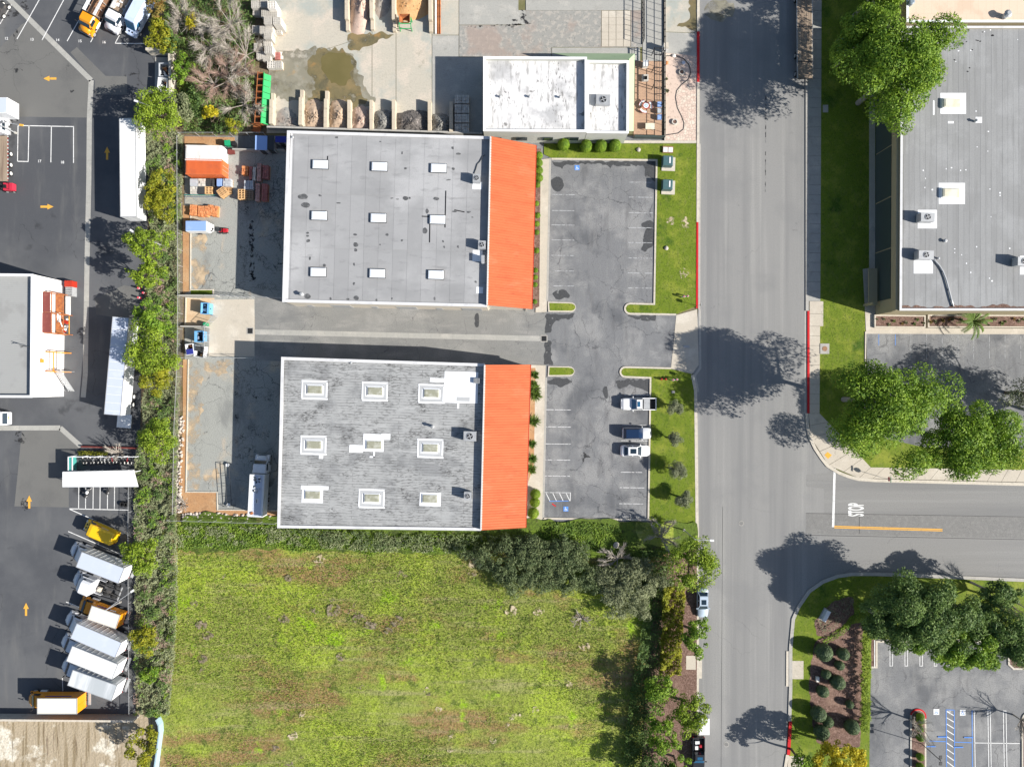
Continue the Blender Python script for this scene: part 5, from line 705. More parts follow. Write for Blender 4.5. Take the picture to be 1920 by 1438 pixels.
for px, py, r, l in ((1010.5, 292, 7.5, 0), (1010.5, 306, 7.5, 0), (1011, 320, 7.5, 0), (1011, 334, 7.5, 0), (1008, 347, 5.5, 0), (1006, 382, 5, 0), (1008, 404, 5.5, 0), (1006.5, 420, 5.5, 0), (1006.5, 436, 5, 0), (1006, 470, 5.5, 0), (1004, 507, 5, 0), (1003.5, 520, 5, 0), (1003, 534, 5, 0), (1003, 566, 4.5, 0)): globe('front_shrub', 'clipped green shrub in the front bed of the membrane-roof workshop', px, py, r, 'shrub', 'front bed shrubs', DM, CORE2, 1.0)
for px, py, r in ((1004, 926, 10), (1003, 942, 10), (1000, 962, 11)): globe('front_shrub', 'dense bright green shrub at the south end of the front walk', px, py, r, 'shrub', 'bright shrubs by the front walk', HB, CORE2, 1.1)
def spiky(nm, label, px, py, r, n, mat, group, zc=.7, base=.1, cat='plant', w=.06):
    SEED[0] += 1; rs = np.random.RandomState(SEED[0]); rr = r * S; p = P(px, py, zc); o = thing(nm, label, cat, (p.x, p.y, base), 0, group); V = []
    for i in range(n):
        a = rs.uniform(0, 6.28); e = rs.uniform(.3, 1.45); d = Vector((math.cos(a) * math.cos(e), math.sin(a) * math.cos(e), math.sin(e))); L = rr * rs.uniform(.7, 1.15); u = Vector((-math.sin(a), math.cos(a), 0)) * w; s = d * L * .12; t = d * L + Vector((0, 0, -.25 * L * math.cos(e))); md = d * L * .6; V += [s - u * .5, md - u, t, md + u]
    link('leaves', qmesh('leaves', np.array([list(v) for v in V]), m[mat]), o); MB().cyl((0, 0, -.05), .09, .35, 7, r2=.05).part('stem', m['bark'], o); return o
for px, py, r in ((1003, 703, 11), (1004, 731, 15), (1005, 742, 14), (1001, 790, 15), (999, 833, 10), (998, 860, 12), (997, 880, 13), (1002, 720, 9)): spiky('fountain_palm', 'small spiky palm-like plant in the orange soil of the front walk', px, py, r * 1.05, 150, 'leaf_palm', 'spiky plants by the front walk')
raised('front_bed', [(1003, 280), (1014, 280), (1011, 575), (998, 580)], .126, 'mulch'); raised('front_bed', [(994, 690), (1004, 690), (1001, 870), (990, 905)], .126, 'soil_orange')
# palm and planters by the warehouse
def planter(label, x0, x1):
    a = [P(x, y) for x, y in ((x0, 592), (x1, 593), (x1, 614), (x0, 613.5))]; b = MB(); b.ribbon(a, .22, 0, .5, closed=True); o = b.solo('planter', m['kerb'], label, 'planter'); MB().sheet(inset(a, .1), .42).part('soil', m['mulch'], o, True, fix=False); return o
planter('short mulch-filled planter at the warehouse corner', 1638, 1731); planter('long mulch-filled planter along the warehouse wall', 1738, 2100)
for i in range(26):
    x = 1646 + i * 11 + random.uniform(-3, 3); spiky('bed_plant', 'small reddish tuft in the warehouse planter', x, random.uniform(598, 609), random.uniform(3, 6), 30, random.choice(['leaf_autumn', 'leaf_deep', 'leaf_ivy']), 'tufts in the warehouse planter', .5, .42)
o = thing('palm_tree', 'arching green palm in the warehouse planter', 'palm', P(1826, 602, 2.2).xy.to_3d() + Vector((0, 0, .4))); MB().cyl((0, 0, 0), .18, 1.6, 9, r2=.13).part('trunk', m['bark'], o)
rs = np.random.RandomState(4)
for i in range(15):
    a = i * 2.4 + rs.normal() * .2; L = rs.uniform(2.1, 3.1); pts = [Vector((math.cos(a) * L * t, math.sin(a) * L * t, 1.6 + 1.1 * math.sin(t * 2.5) - .5 * t)) for t in np.linspace(0.02, 1, 9)]; V = []
    for j in range(1, 9):
        for q in range(4):
            s = pts[j - 1].lerp(pts[j], q / 4)
            for sg in (-1, 1): d = (Vector((-math.sin(a), math.cos(a), 0)) * sg + Vector((math.cos(a), math.sin(a), -.4)) * .6).normalized(); l_ = .55 * (1 - .5 * j / 9); u = Vector((math.cos(a), math.sin(a), 0)) * .045; V += [s - u, s + d * l_ * .6 - u, s + d * l_, s + u]
    link('frond', qmesh('frond', np.array([list(v) for v in V]), m['leaf_palm']), o)
# garden corner beds
cover('bed_perennials', 'low grey-green perennials in the curved corner bed', [(1530, 1165), (1545, 1145), (1570, 1126), (1600, 1120), (1598, 1145), (1570, 1170), (1545, 1190)], .2, .6, 'leaf_olive', 50, (.1, .2), 12, 'plants', 2.2, hole=.5, base=.11); cover('corner_hedge', 'long clipped hedge between the mulch bed and the car park', [(1617, 1192), (1633, 1192), (1631, 1372), (1615, 1372)], 1.4, 2.0, 'leaf_bright', 240, (.12, .22), 13, 'hedge', 2.5, False, .1)
cover('hedge_ring', 'thin curved green hedge around the corner bed', [(1540, 1200), (1575, 1182), (1600, 1150), (1608, 1120), (1615, 1125), (1606, 1160), (1580, 1190), (1545, 1208)], .3, .6, 'leaf_mid', 130, (.1, .2), 14, 'hedge', 2.5, False, .1)
for x, y in ((1728, 1343), (1727, 1365), (1728, 1382), (1728, 1418), (1728, 1436), (1728, 1350)): globe('island_shrub', 'rounded shrub on the red-kerbed tree island', x - 3, y, 7, 'shrub', 'shrubs on the tree island', DM, CORE2, 1.1, .15)
bare('bare_tree', 'bare dark branching tree on the red-kerbed tree island', 1735, 1372, 36, 4.2, 'twig', 500, 1.1, .02, base=.15, thick=.13); bare('bare_tree', 'bare dark branching tree on the east tree island', 1934, 1362, 30, 4, 'twig', 420, 1.0, .02, base=.15, thick=.12)
cover('planter_hedge', 'bright yellow-green clipped hedge above the motorcycle enclosure', [(146, 845), (202, 846), (202, 853), (146, 853)], .5, .9, 'leaf_gold', 260, (.1, .18), 15, 'hedge', 2.5, False)
# grass blades
def grass(name, label, px, dens, hgt, w, mat, seed, base):
    rs = np.random.RandomState(seed); W = np.array([[p.x, p.y] for p in Q(px, 0)]); lo, hi = W.min(0), W.max(0); n = int((hi - lo).prod() * dens); q = rs.uniform(lo, hi, (n, 2)); ins = np.zeros(n, bool); j = len(W) - 1
    for i in range(len(W)):
        xi, yi = W[i]; xj, yj = W[j]; ins ^= ((yi > q[:, 1]) != (yj > q[:, 1])) & (q[:, 0] < (xj - xi) * (q[:, 1] - yi) / (yj - yi + 1e-12) + xi); j = i
    q = q[ins]; n = len(q); a = rs.uniform(0, 6.28, n); h = hgt * rs.uniform(.5, 1.3, n); u = np.c_[np.cos(a), np.sin(a), np.zeros(n)] * w; b0 = np.c_[q, np.full(n, base)]; t = b0 + np.c_[rs.normal(size=(n, 2)) * h[:, None] * .7, h]; V = np.stack([b0 - u, b0 + u, t], 1).reshape(-1, 3); o = link(name, qmesh(name, V, m[mat], 3)); o['kind'] = 'stuff'; return tag(o, label, 'grass')
FL = [(318, 1020), (1210, 1020), (1225, 1150), (1200, 1250), (1190, 1445), (312, 1445)]
grass('field_grass', 'rough green grass covering the open field', FL, 26, .28, .05, 'blade', 21, .12); grass('field_straw', 'dry straw tufts scattered over the open field', FL, 12, .25, .045, 'blade_dry', 22, .12)
for px, s, l in ((L1, 31, 'mown lawn beside the northern front lot'), (L2, 32, 'mown lawn under the young olive trees'), ([(1486, 1160), (1520, 1110), (1600, 1080), (1640, 1090), (1600, 1120), (1530, 1165), (1518, 1240), (1524, 1400), (1486, 1400)], 33, 'mown lawn on the curved street corner'), ([(1540, 560), (1622, 590), (1622, 720), (1570, 800), (1538, 770)], 34, 'sunlit lawn beside the red kerb sidewalk'), ([(1542, -20), (1628, -20), (1628, 500), (1620, 560), (1540, 560)], 35, 'shaded lawn along the warehouse side wall')): grass('lawn_grass', l, px, 55, .07, .03, 'blade', s, .1)
# ---------------------------------------------------------------- vehicles (local axes: +x is the front)
def paint(name, c, rough=.32): return mk(name, c, [((c[0] * .8, c[1] * .8, c[2] * .8), .4, ('n', 1.2, .5, .7))], rough=rough, spec=.5, co='O', coat=.4)
paint('car_white', (.8, .8, .8)); paint('car_silver', (.55, .56, .58)); paint('car_blue_silver', (.42, .5, .6)); paint('car_black', (.02, .021, .024)); paint('truck_white', (.74, .75, .78), .4); paint('truck_yellow', (.78, .30, .008), .4); paint('van_yellow', (.85, .52, .01), .35); paint('truck_red', (.55, .03, .06), .4); paint('van_blue', (.55, .65, .85), .35); paint('deep_red', (.4, .01, .02), .4)
mk('glass', (.015, .03, .045), rough=.06, spec=.7, co='O'); mk('glass_blue', (.02, .1, .2), rough=.06, spec=.7, co='O'); mk('glass_navy', (.012, .028, .07), rough=.08, spec=.6, co='O'); mk('tyre', (.02, .02, .021), rough=.85, co='O'); mk('rim', (.5, .5, .51), rough=.35, metal=.5, co='O'); mk('rim_white', (.7, .7, .68), rough=.45, co='O'); mk('lamp_clear', (.7, .72, .74), rough=.15, co='O'); mk('lamp_red', (.4, .01, .01), rough=.2, co='O'); mk('trim_black', (.02, .02, .022), rough=.6, co='O')
mk('box_white', (.72, .73, .74), [((.6, .6, .6), .5, ('n', .8, .5, .7, (1, 1, .3))), ((.5, .48, .45), .4, ('n', 2, .6, .75))], rough=.5, co='O'); mk('pale_blue_skytint', (.5, .55, .66), [((.58, .62, .72), .7, ('n', .5, .5, .7))], rough=.5, co='O'); mk('box_roof_white', (.72, .72, .71), [((.6, .6, .58), .5, ('n', .6, .5, .7))], rough=.5, co='O'); mk('box_roof_streak', (.42, .45, .47), [((.65, .67, .69), .8, ('n', .7, .45, .62, (1, .12, 1)))], rough=.5, co='O'); mk('deck_wood', (.3, .23, .17), [((.42, .35, .27), .7, ('n', .8, .45, .65, (.15, 1.5, 1))), ((.17, .12, .09), .6, ('n', 1.5, .5, .65, (.1, 1.5, 1)))], co='O', vary=.1); mk('steel_bars', (.5, .5, .52), rough=.4, metal=.4, co='O'); mk('rust_load', (.3, .17, .1), [((.4, .25, .16), .7, ('n', 1.2, .45, .65)), ((.16, .08, .05), .6, ('n', 1.6, .5, .65))], co='O'); mk('chassis', (.05, .05, .052), [((.14, .12, .1), .6, ('n', 2, .5, .7))], rough=.8, co='O'); mk('stripe_blue', (.03, .04, .25), rough=.5, co='O')  # blue box roofs: sky reflection tinted into base colour; plain blue on sign, stones
WH = {}
def wheel(o, x, y, r, w=.22, rim='rim', name='wheel'):
    k = (round(r, 2), w, rim)
    if k not in WH:
        t = MB(); t.loft([[(rr * math.cos(R(a)), yy, rr * math.sin(R(a))) for a in range(0, 360, 20)] for yy, rr in ((-w / 2, r * .82), (-w * .38, r), (w * .38, r), (w / 2, r * .82))]); q = MB(); q.cyl((0, -w / 2 - .012, 0), r * .6, w + .024, 14, 'y'); WH[k] = (t.mesh('wheel', m['tyre'], fix=True), q.mesh('rim', m[rim], fix=True))
    a = link(name, WH[k][0], o); a.location = (x, y, r); link('rim', WH[k][1], a); return a
def ring(x, w, z0, z1, c=.12): return [(x, -w, z0 + c), (x, -w + c * .6, z0), (x, w - c * .6, z0), (x, w, z0 + c), (x, w, z1 - c * 1.4), (x, w - c * 1.2, z1), (x, -w + c * 1.2, z1), (x, -w, z1 - c * 1.4)]
def panel(o, name, mat, c, off=.012, parent=None):           # quad panel lifted off along its normal
    v = [Vector(p) for p in c]; n = (v[1] - v[0]).cross(v[2] - v[0]).normalized() * off; return MB().add([p + n for p in v] + [p - n * .5 for p in v], [(0, 1, 2, 3), (7, 6, 5, 4), (0, 4, 5, 1), (1, 5, 6, 2), (2, 6, 7, 3), (3, 7, 4, 0)]).part(name, m[mat], parent or o)
def shrink(q, k): c = sum((Vector(p) for p in q), Vector()) / 4; return [c + (Vector(p) - c) * k for p in q]
def car(name, label, px, py, rz, paintm, L=4.85, W=1.86, Ht=1.45, kind='sedan', roofmat=None, sunroof=None, z=0, group=None, glassm='glass'):
    p = P(px, py, 1.0); o = thing(name, label, 'car', (p.x, p.y, z), rz, group); h = L / 2; w = W / 2; bz = .95 if kind == 'sedan' else 1.05
    b = MB(); b.loft([ring(-h, w * .72, .42, bz - .18), ring(-h + .1, w * .9, .3, bz - .06), ring(-h + .5, w, .24, bz), ring(h * .1, w, .22, bz), ring(h - 1.3, w, .24, bz - .02), ring(h - .55, w * .96, .26, bz - .1), ring(h - .15, w * .84, .32, bz - .2), ring(h, w * .62, .42, bz - .34)]); body = b.part('body', m[paintm], o, smooth=True)
    xf0, xf1 = h * .42, h * .08; xr0, xr1 = (-h * .78, -h * .5) if kind == 'sedan' else (-h * .93, -h * .78); wb, wt = w * .93, w * .7; q0 = [(xf0, -wb, bz - .04), (xf0, wb, bz - .04), (xr0, wb, bz - .04), (xr0, -wb, bz - .04)]; q1 = [(xf1, -wt, Ht), (xf1, wt, Ht), (xr1, wt, Ht), (xr1, -wt, Ht)]
    mid = [tuple(Vector(a).lerp(Vector(c), .9)) for a, c in zip(q0, q1)]; mid = [(x, y * 1.02, zz) for x, y, zz in mid]
    b = MB(); b.loft([q0, mid, q1]); b.part('cabin', m[roofmat or paintm], o)
    panel(o, 'windshield', glassm, shrink([q0[0], q0[1], mid[1], mid[0]], .9)); panel(o, 'rear_window', glassm, shrink([q0[2], q0[3], mid[3], mid[2]], .86))
    for s, (a, c) in (((1), (1, 2)), (-1, (3, 0))):
        e = [q0[a], q0[c], mid[c], mid[a]]; hm = lambda u, v, t: tuple(Vector(u).lerp(Vector(v), t)); panel(o, 'side_window', glassm, shrink([e[0], hm(e[0], e[1], .5), hm(e[3], e[2], .5), e[3]], .84)); panel(o, 'side_window', glassm, shrink([hm(e[0], e[1], .5), e[1], e[2], hm(e[3], e[2], .5)], .84))
        MB().loft([[(xf0 - .25 + a_, s * (w + y_), bz - .02 + z_) for a_, z_ in ((0, 0), (.14, 0), (.14, .15), (0, .15))] for y_ in (-.03, .2)]).part('mirror', m[paintm], o)
        MB().box((h - .22, s * w * .62, bz - .3), (.22, .38, .14)).part('headlight', m['lamp_clear'], o); MB().box((-h + .1, s * w * .68, bz - .22), (.12, .34, .16)).part('tail_light', m['lamp_red'], o)
        for x in (h - .95, -h + .95): wheel(o, x, s * (w - .1), .34)
    if sunroof: MB().box(((xf1 + xr1) / 2 + sunroof[0], 0, Ht + .008), (sunroof[1], sunroof[2], .02)).part('sunroof', m[glassm], o)
    MB().box((h - .02, 0, .42), (.1, W * .55, .2)).part('grille', m['trim_black'], o); return o
car('parked_car', 'silver-white crossover with dark glass roof between two white vehicles', 1194.5, 812.5, 0, 'car_silver', 4.75, 1.9, 1.62, 'suv', 'glass_navy', glassm='glass_navy'); car('parked_car', 'white sedan with sunroof parked south of the crossover', 1191.5, 845.5, 0, 'car_white', 4.8, 1.86, 1.45, 'sedan', sunroof=(.1, 1.0, .8)); car('parked_car', 'blue-silver sedan at the street kerb below the large yellow-green tree', 1318.5, 1131, R(-90), 'car_blue_silver', 4.8, 1.84, 1.45, 'sedan', sunroof=(.2, .8, .8))
def pickup(label, px, py, rz, paintm, load, L=5.75, W=2.0):
    p = P(px, py, 1.0); o = thing('pickup_truck', label, 'pickup', (p.x, p.y, 0), rz); h = L / 2; w = W / 2; bx = -h * .22
    b = MB(); b.loft([ring(bx, w, .4, 1.15), ring(h - 1.4, w, .4, 1.15), ring(h - .4, w * .95, .42, 1.08), ring(h, w * .78, .5, .9)]); b.part('body', m[paintm], o)
    MB().box((( -h + bx) / 2, 0, .62), (h + bx, W * .96, .16)).part('bed_floor', m['trim_black'], o)
    for s in (-1, 1): MB().box(((-h + bx) / 2, s * (w - .07), .88), (h + bx, .14, .52)).part('bed_side', m[paintm], o)
    MB().box((-h + .05, 0, .88), (.1, W - .28, .52)).part('tailgate', m[paintm], o)
    wb, wt = w * .93, w * .74; x0, x1, x2, x3 = h * .42, h * .14, -h * .16, -h * .22; q0 = [(x0, -wb, 1.12), (x0, wb, 1.12), (x3, wb, 1.12), (x3, -wb, 1.12)]; q1 = [(x1, -wt, 1.85), (x1, wt, 1.85), (x2, wt, 1.85), (x2, -wt, 1.85)]; mid = [tuple(Vector(a).lerp(Vector(c), .88)) for a, c in zip(q0, q1)]; b = MB(); b.loft([q0, mid, q1]); b.part('cab', m[paintm], o); panel(o, 'windshield', 'glass_blue', shrink([q0[0], q0[1], mid[1], mid[0]], .9)); panel(o, 'rear_window', 'glass', shrink([q0[2], q0[3], mid[3], mid[2]], .8)); MB().box((.12, 0, 1.86), (.45, .85, .02)).part('sunroof', m['glass_blue'], o)
    for s, (a, c) in ((1, (1, 2)), (-1, (3, 0))):
        e = [q0[a], q0[c], mid[c], mid[a]]; hm = lambda u, v, t: tuple(Vector(u).lerp(Vector(v), t)); panel(o, 'side_window', 'glass', shrink([e[0], hm(e[0], e[1], .5), hm(e[3], e[2], .5), e[3]], .82)); panel(o, 'side_window', 'glass', shrink([hm(e[0], e[1], .5), e[1], e[2], hm(e[3], e[2], .5)], .82))
        MB().box((h * .33, s * (w + .12), 1.22), (.12, .26, .18)).part('mirror', m[paintm], o); MB().box((h - .12, s * w * .6, .88), (.16, .34, .16)).part('headlight', m['lamp_clear'], o); MB().box((-h - .01, s * (w - .1), .95), (.06, .16, .3)).part('tail_light', m['lamp_red'], o)
        for x in (h - 1.0, -h + 1.15): wheel(o, x, s * (w - .12), .4, .26)
    for nm, mat, c, d in load: MB().box(c, d).part(nm, m[mat], o)
    return o
pickup('white crew-cab pickup with grey toolbox in its bed, parked on the front lot', 1197.5, 757.5, R(180), 'car_white', [('toolbox', 'metal_grey', (-1.3, 0, .95), (1.0, 1.6, .5))]); pickup('black pickup with red and white load at the street kerb', 1310, 1415, R(-90), 'car_black', [('red_can', 'deep_red', (-1.5, .3, .95), (.4, .35, .5)), ('white_tub', 'box_white', (-1.2, -.35, .9), (.6, .5, .4)), ('white_sheet', 'box_white', (-2.0, -.2, .85), (.5, .7, .3))])
def van(label, px, py, rz, paintm, L=5.9, W=2.0, Ht=2.55, roofmat=None, decal=False, glassm='glass'):
    p = P(px, py, Ht * .7); o = thing('cargo_van', label, 'van', (p.x, p.y, 0), rz); h = L / 2; w = W / 2
    b = MB(); b.loft([ring(-h, w * .92, .4, Ht - .12, .16), ring(-h + .2, w, .34, Ht, .16), ring(h * .3, w, .34, Ht, .16), ring(h * .48, w * .98, .34, Ht - .12, .16), ring(h * .74, w * .97, .34, 1.25, .16), ring(h * .95, w * .9, .38, 1.0, .16), ring(h, w * .7, .45, .85, .14)]); b.part('body', m[paintm], o); panel(o, 'windshield', glassm, shrink([(h * .745, -w * .86, 1.28), (h * .745, w * .86, 1.28), (h * .5, w * .78, Ht - .15), (h * .5, -w * .78, Ht - .15)], .94), .02)
    for s in (-1, 1):
        q = [(h * .3, s * w * 1.0, 1.35), (h * .64, s * w * .99, 1.3), (h * .5, s * w * .985, 1.95), (h * .3, s * w * .99, 2.05)]; panel(o, 'side_window', glassm, q if s < 0 else q[::-1], .02); MB().box((h * .62, s * (w + .14), 1.45), (.12, .28, .3)).part('mirror', m['trim_black'], o); MB().box((h - .16, s * w * .66, .92), (.2, .3, .22)).part('headlight', m['lamp_clear'], o); MB().box((-h - .01, s * w * .85, 1.2), (.05, .14, .5)).part('tail_light', m['lamp_red'], o)
        for x in (h - 1.0, -h + 1.2): wheel(o, x, s * (w - .12), .36, .24)
    for s in (-.2, .25): MB().box((h * .84, s * w * 1.2, 1.14), (.25, .3, .03), 0, 0, R(12)).part('hood_vent', m['trim_black'], o)
    if decal: MB().box((-.3, -w - .004, 1.9), (2.6, .012, .22)).part('side_stripe', m['deep_red'], o); MB().box((-.9, -w - .006, 1.9), (1.2, .02, .14)).part('side_lettering_band', m['box_white'], o)
    return o
van('bright yellow delivery van with a red side stripe between slanted lines', 184, 998, R(157), 'van_yellow', 5.7, 2.05, 2.5, decal=True); van('white cargo van with a bluish windshield beside the yellow-green shrub', 255, 27, R(-118), 'van_blue', 6.6, 2.1, 2.7, glassm='glass_blue')
def cab(o, x0, paintm, hood=1.75, W=2.3, Ht=2.45, sleeper=0, fairing=True):            # conventional cab; x0 = rear face of the cab
    w = W / 2; xc = x0 + 1.45 + sleeper
    b = MB(); b.loft([ring(x0, w, .75, Ht, .18), ring(xc - .25, w, .75, Ht, .18), ring(xc, w * .97, .75, Ht - .2, .18), ring(xc + .5, w * .95, .75, 1.75, .18)]); b.part('cab', m[paintm], o); b = MB(); b.loft([ring(xc + .42, w * .86, .7, 1.72, .2), ring(xc + hood * .7, w * .76, .62, 1.6, .22), ring(xc + hood, w * .62, .6, 1.35, .2)]); b.part('hood', m[paintm], o, smooth=True)
    panel(o, 'windshield', 'glass', shrink([(xc + .52, -w * .92, 1.76), (xc + .52, w * .92, 1.76), (xc + .06, w * .88, Ht - .12), (xc + .06, -w * .88, Ht - .12)], .93), .03)
    for s in (-1, 1):
        q = [(xc - 1.0, s * w * 1.0, 1.65), (xc + .2, s * w * .99, 1.65), (xc - .02, s * w * .98, 2.2), (xc - 1.0, s * w, 2.25)]; panel(o, 'side_window', 'glass', q if s < 0 else q[::-1], .02); b = MB(); b.tube([(xc + .3, s * w, 1.7), (xc + .4, s * (w + .3), 1.9)], .03); b.box((xc + .4, s * (w + .32), 2.0), (.1, .14, .5)); b.part('mirror', m['trim_black'], o); b = MB(); b.loft([[(xc + .35 + .98 * math.cos(R(a)) * .62 + .45, s * y_, .62 + .62 * math.sin(R(a))) for a in (0, 30, 60, 90, 120, 150, 180)] for y_ in (w * .66, w)]); b.part('fender', m[paintm], o); MB().box((xc + hood - .2, s * w * .68, 1.0), (.25, .3, .2)).part('headlight', m['lamp_clear'], o); wheel(o, xc + .8, s * (w - .15), .48, .28); b = MB(); b.cyl((x0 + .1, s * (w - .1), .62), .28, 1.1, 12, 'x'); b.part('fuel_tank', m['rim'], o)
    MB().box((xc + hood + .02, 0, .62), (.16, W * .92, .3)).part('bumper', m['rim'], o); MB().box((xc + hood - .02, 0, 1.05), (.08, W * .5, .5)).part('grille', m['trim_black'], o)
    if fairing:
        b = MB(); b.loft([[(x0 + .1, y_, Ht) for y_ in (-w * .85, w * .85)] + [(x0 + .1, y_, Ht + .95) for y_ in (w * .8, -w * .8)], [(x0 + 1.0, y_, Ht) for y_ in (-w * .85, w * .85)] + [(x0 + 1.0, y_, Ht + .25) for y_ in (w * .7, -w * .7)]]); b.part('roof_fairing', m[paintm], o)
    return xc + hood
def boxtruck(label, px, py, rz, Lb, Hb, cabp, boxm, roofm, rearm=None, group=None, Wb=2.55, hood=1.5, fairing=True, cabH=2.45, nrear=1):
    p = P(px, py, Hb); o = thing('box_truck', label, 'truck', (p.x, p.y, 0), rz, group); h = Lb / 2; w = Wb / 2; zb = 1.15
    MB().box((0, 0, (Hb + zb) / 2), (Lb, Wb, Hb - zb)).part('cargo_box', m[boxm], o); MB().box((0, 0, Hb + .008), (Lb - .12, Wb - .12, .016)).part('box_roof', m[roofm], o)
    b = MB(); b.ribbon([(-h, -w), (h, -w), (h, w), (-h, w)], .09, Hb - .06, Hb + .03, closed=True); b.part('roof_rail', m['galvanised'], o)
    for s in (-1, 1): MB().box((-h - .015, s * w * .49, (Hb + zb) / 2), (.03, w * .94, Hb - zb - .2)).part('rear_door', m[rearm or boxm], o); MB().box((-h - .04, s * w * .9, zb - .08), (.05, .2, .12)).part('tail_light', m['lamp_red'], o)
    for i in range(9):
        for s in (-1, 1): MB().box((-h + .4 + i * (Lb - .8) / 8, s * (w + .012), (Hb + zb) / 2), (.04, .024, Hb - zb - .25)).part('side_post', m[boxm], o)
    MB().box((-h - .3, 0, .75), (.45, Wb * .9, .08)).part('liftgate', m['galvanised'], o)
    b = MB(); [b.box((.6, s * .4, .85), (Lb + 1.2, .12, .3)) for s in (-1, 1)]; b.part('chassis', m['chassis'], o)
    for k in range(nrear):
        for s in (-1, 1): wheel(o, -h + 1.3 + k * 1.2, s * (w - .3), .5, .5)
    cab(o, h + .18, cabp, hood, 2.25, cabH, 0, fairing); return o
G = 'white box trucks parked slantwise in the truck lot'
boxtruck('white box truck with a sky-tinted bluish roof under the overhanging light green tree', 187.8, 1064, R(158.8), 7.2, 3.9, 'truck_white', 'box_white', 'pale_blue_skytint', group=G); boxtruck('white box truck with a sky-tinted bluish roof next to the yellow box truck', 180, 1200.5, R(156.5), 7.7, 3.9, 'truck_white', 'box_white', 'pale_blue_skytint', group=G); boxtruck('white box truck with a plain white roof between two white trucks', 173, 1242, R(158), 7.8, 3.9, 'truck_white', 'box_white', 'box_roof_white', group=G, fairing=False, cabH=2.3); boxtruck('white box truck with a streaky grey roof at the south end of the row', 173, 1284.5, R(160.5), 7.4, 3.9, 'truck_white', 'box_white', 'box_roof_streak', group=G, fairing=False, cabH=2.3)
o = boxtruck('yellow box truck with a cream roof and blue side stripe among the white trucks', 194.5, 1157, R(161.5), 4.75, 3.15, 'truck_yellow', 'truck_yellow', 'box_roof_cream', Wb=2.3, hood=1.2, fairing=False, cabH=2.05); MB().box((.3, -1.168, 2.55), (3.2, .02, .22)).part('side_stripe', m['stripe_blue'], o); MB().box((-.8, -1.172, 2.55), (1.0, .026, .2)).part('side_lettering_band', m['box_white'], o)
o = boxtruck('yellow box truck with a cream roof against the south block wall', 107, 1323.5, R(180), 6.3, 3.55, 'truck_yellow', 'truck_yellow', 'box_roof_cream', Wb=2.45, hood=1.3, fairing=False, cabH=2.1); MB().box((.3, -1.243, 2.8), (4.2, .02, .24)).part('side_stripe', m['stripe_blue'], o)
# tractor unit
o = thing('tractor_unit', 'white sleeper tractor unit without trailer, bare chassis showing', 'truck', P(160, 1098, 2.5).xy.to_3d(), R(159)); nose = cab(o, -1.0, 'truck_white', 1.5, 2.4, 2.5, .8, False)
b = MB(); b.loft([ring(-1.15, 1.15, 1.0, 3.6, .2), ring(.3, 1.15, 1.0, 3.6, .25), ring(1.1, 1.0, 2.3, 2.9, .2)]); b.part('sleeper', m['truck_white'], o, smooth=False); b = MB(); [b.box((-3.0, s * .42, .95), (4.2, .14, .3)) for s in (-1, 1)]; b.part('chassis', m['chassis'], o); MB().cyl((-3.3, 0, 1.1), .48, .12, 16).part('fifth_wheel', m['chassis'], o); MB().box((-1.75, .35, 1.2), (.6, .7, .4)).part('toolbox', m['kerb'], o); MB().box((-5.0, 0, .9), (.12, 2.3, .2)).part('rear_bar', m['galvanised'], o)
for s in (-1, 1):
    MB().box((-1.0, s * 1.16, 1.0), (2.6, .05, .7)).part('side_skirt', m['truck_white'], o); MB().box((.2, s * 1.17, 3.0), (.5, .03, .35)).part('sleeper_window', m['glass'], o)
    for x in (-2.7, -4.0): wheel(o, x, s * .9, .5, .5)
# semi-trailers
def semitrailer(label, px, py, rz, L, roofm, Ht=4.1, W=2.55):
    p = P(px, py, Ht); o = thing('semi_trailer', label, 'trailer', (p.x, p.y, 0), rz, 'long white trailers beside the shrub strip'); h = L / 2; w = W / 2; MB().box((0, 0, (Ht + 1.2) / 2), (L, W, Ht - 1.2)).part('cargo_box', m['box_white'], o); MB().box((0, 0, Ht + .008), (L - .14, W - .14, .016)).part('box_roof', m[roofm], o); b = MB(); b.ribbon([(-h, -w), (h, -w), (h, w), (-h, w)], .09, Ht - .06, Ht + .03, closed=True); b.part('roof_rail', m['galvanised'], o)
    for s in (-1, 1):
        MB().box((-h - .015, s * w * .49, (Ht + 1.2) / 2), (.03, w * .94, Ht - 1.5)).part('rear_door', m['box_white'], o); MB().box((h * .55, s * .9, .55), (.14, .14, 1.1)).part('landing_leg', m['chassis'], o)
        for x in (-h + 1.6, -h + 2.9): wheel(o, x, s * .95, .5, .5, 'rim_white')
        for i in range(16): MB().box((-h + .5 + i * (L - 1) / 15, s * (w + .01), (Ht + 1.2) / 2), (.05, .02, Ht - 1.5)).part('side_post', m['box_white'], o)
    for i in range(12): MB().box((-h + .6 + i * (L - 1.2) / 11, 0, Ht + .022), (.07, W - .2, .012)).part('roof_bow', m['box_roof_white'], o)
    b = MB(); [b.box((0, s * .5, 1.05), (L - 1, .15, .28)) for s in (-1, 1)]; b.part('chassis', m['chassis'], o); return o
semitrailer('long white trailer with a plain pale roof parked straight along the shrubs', 240, 314.5, R(90.6), 15.6, 'box_roof_white'); o = semitrailer('long white trailer with a bowed bluish roof parked slightly slanted', 218.5, 686.5, R(85), 15.5, 'pale_blue_skytint'); MB().box((-8.9, -.3, 1.1), (2.2, 2.3, .12)).part('tail_platform', m['box_white'], o)
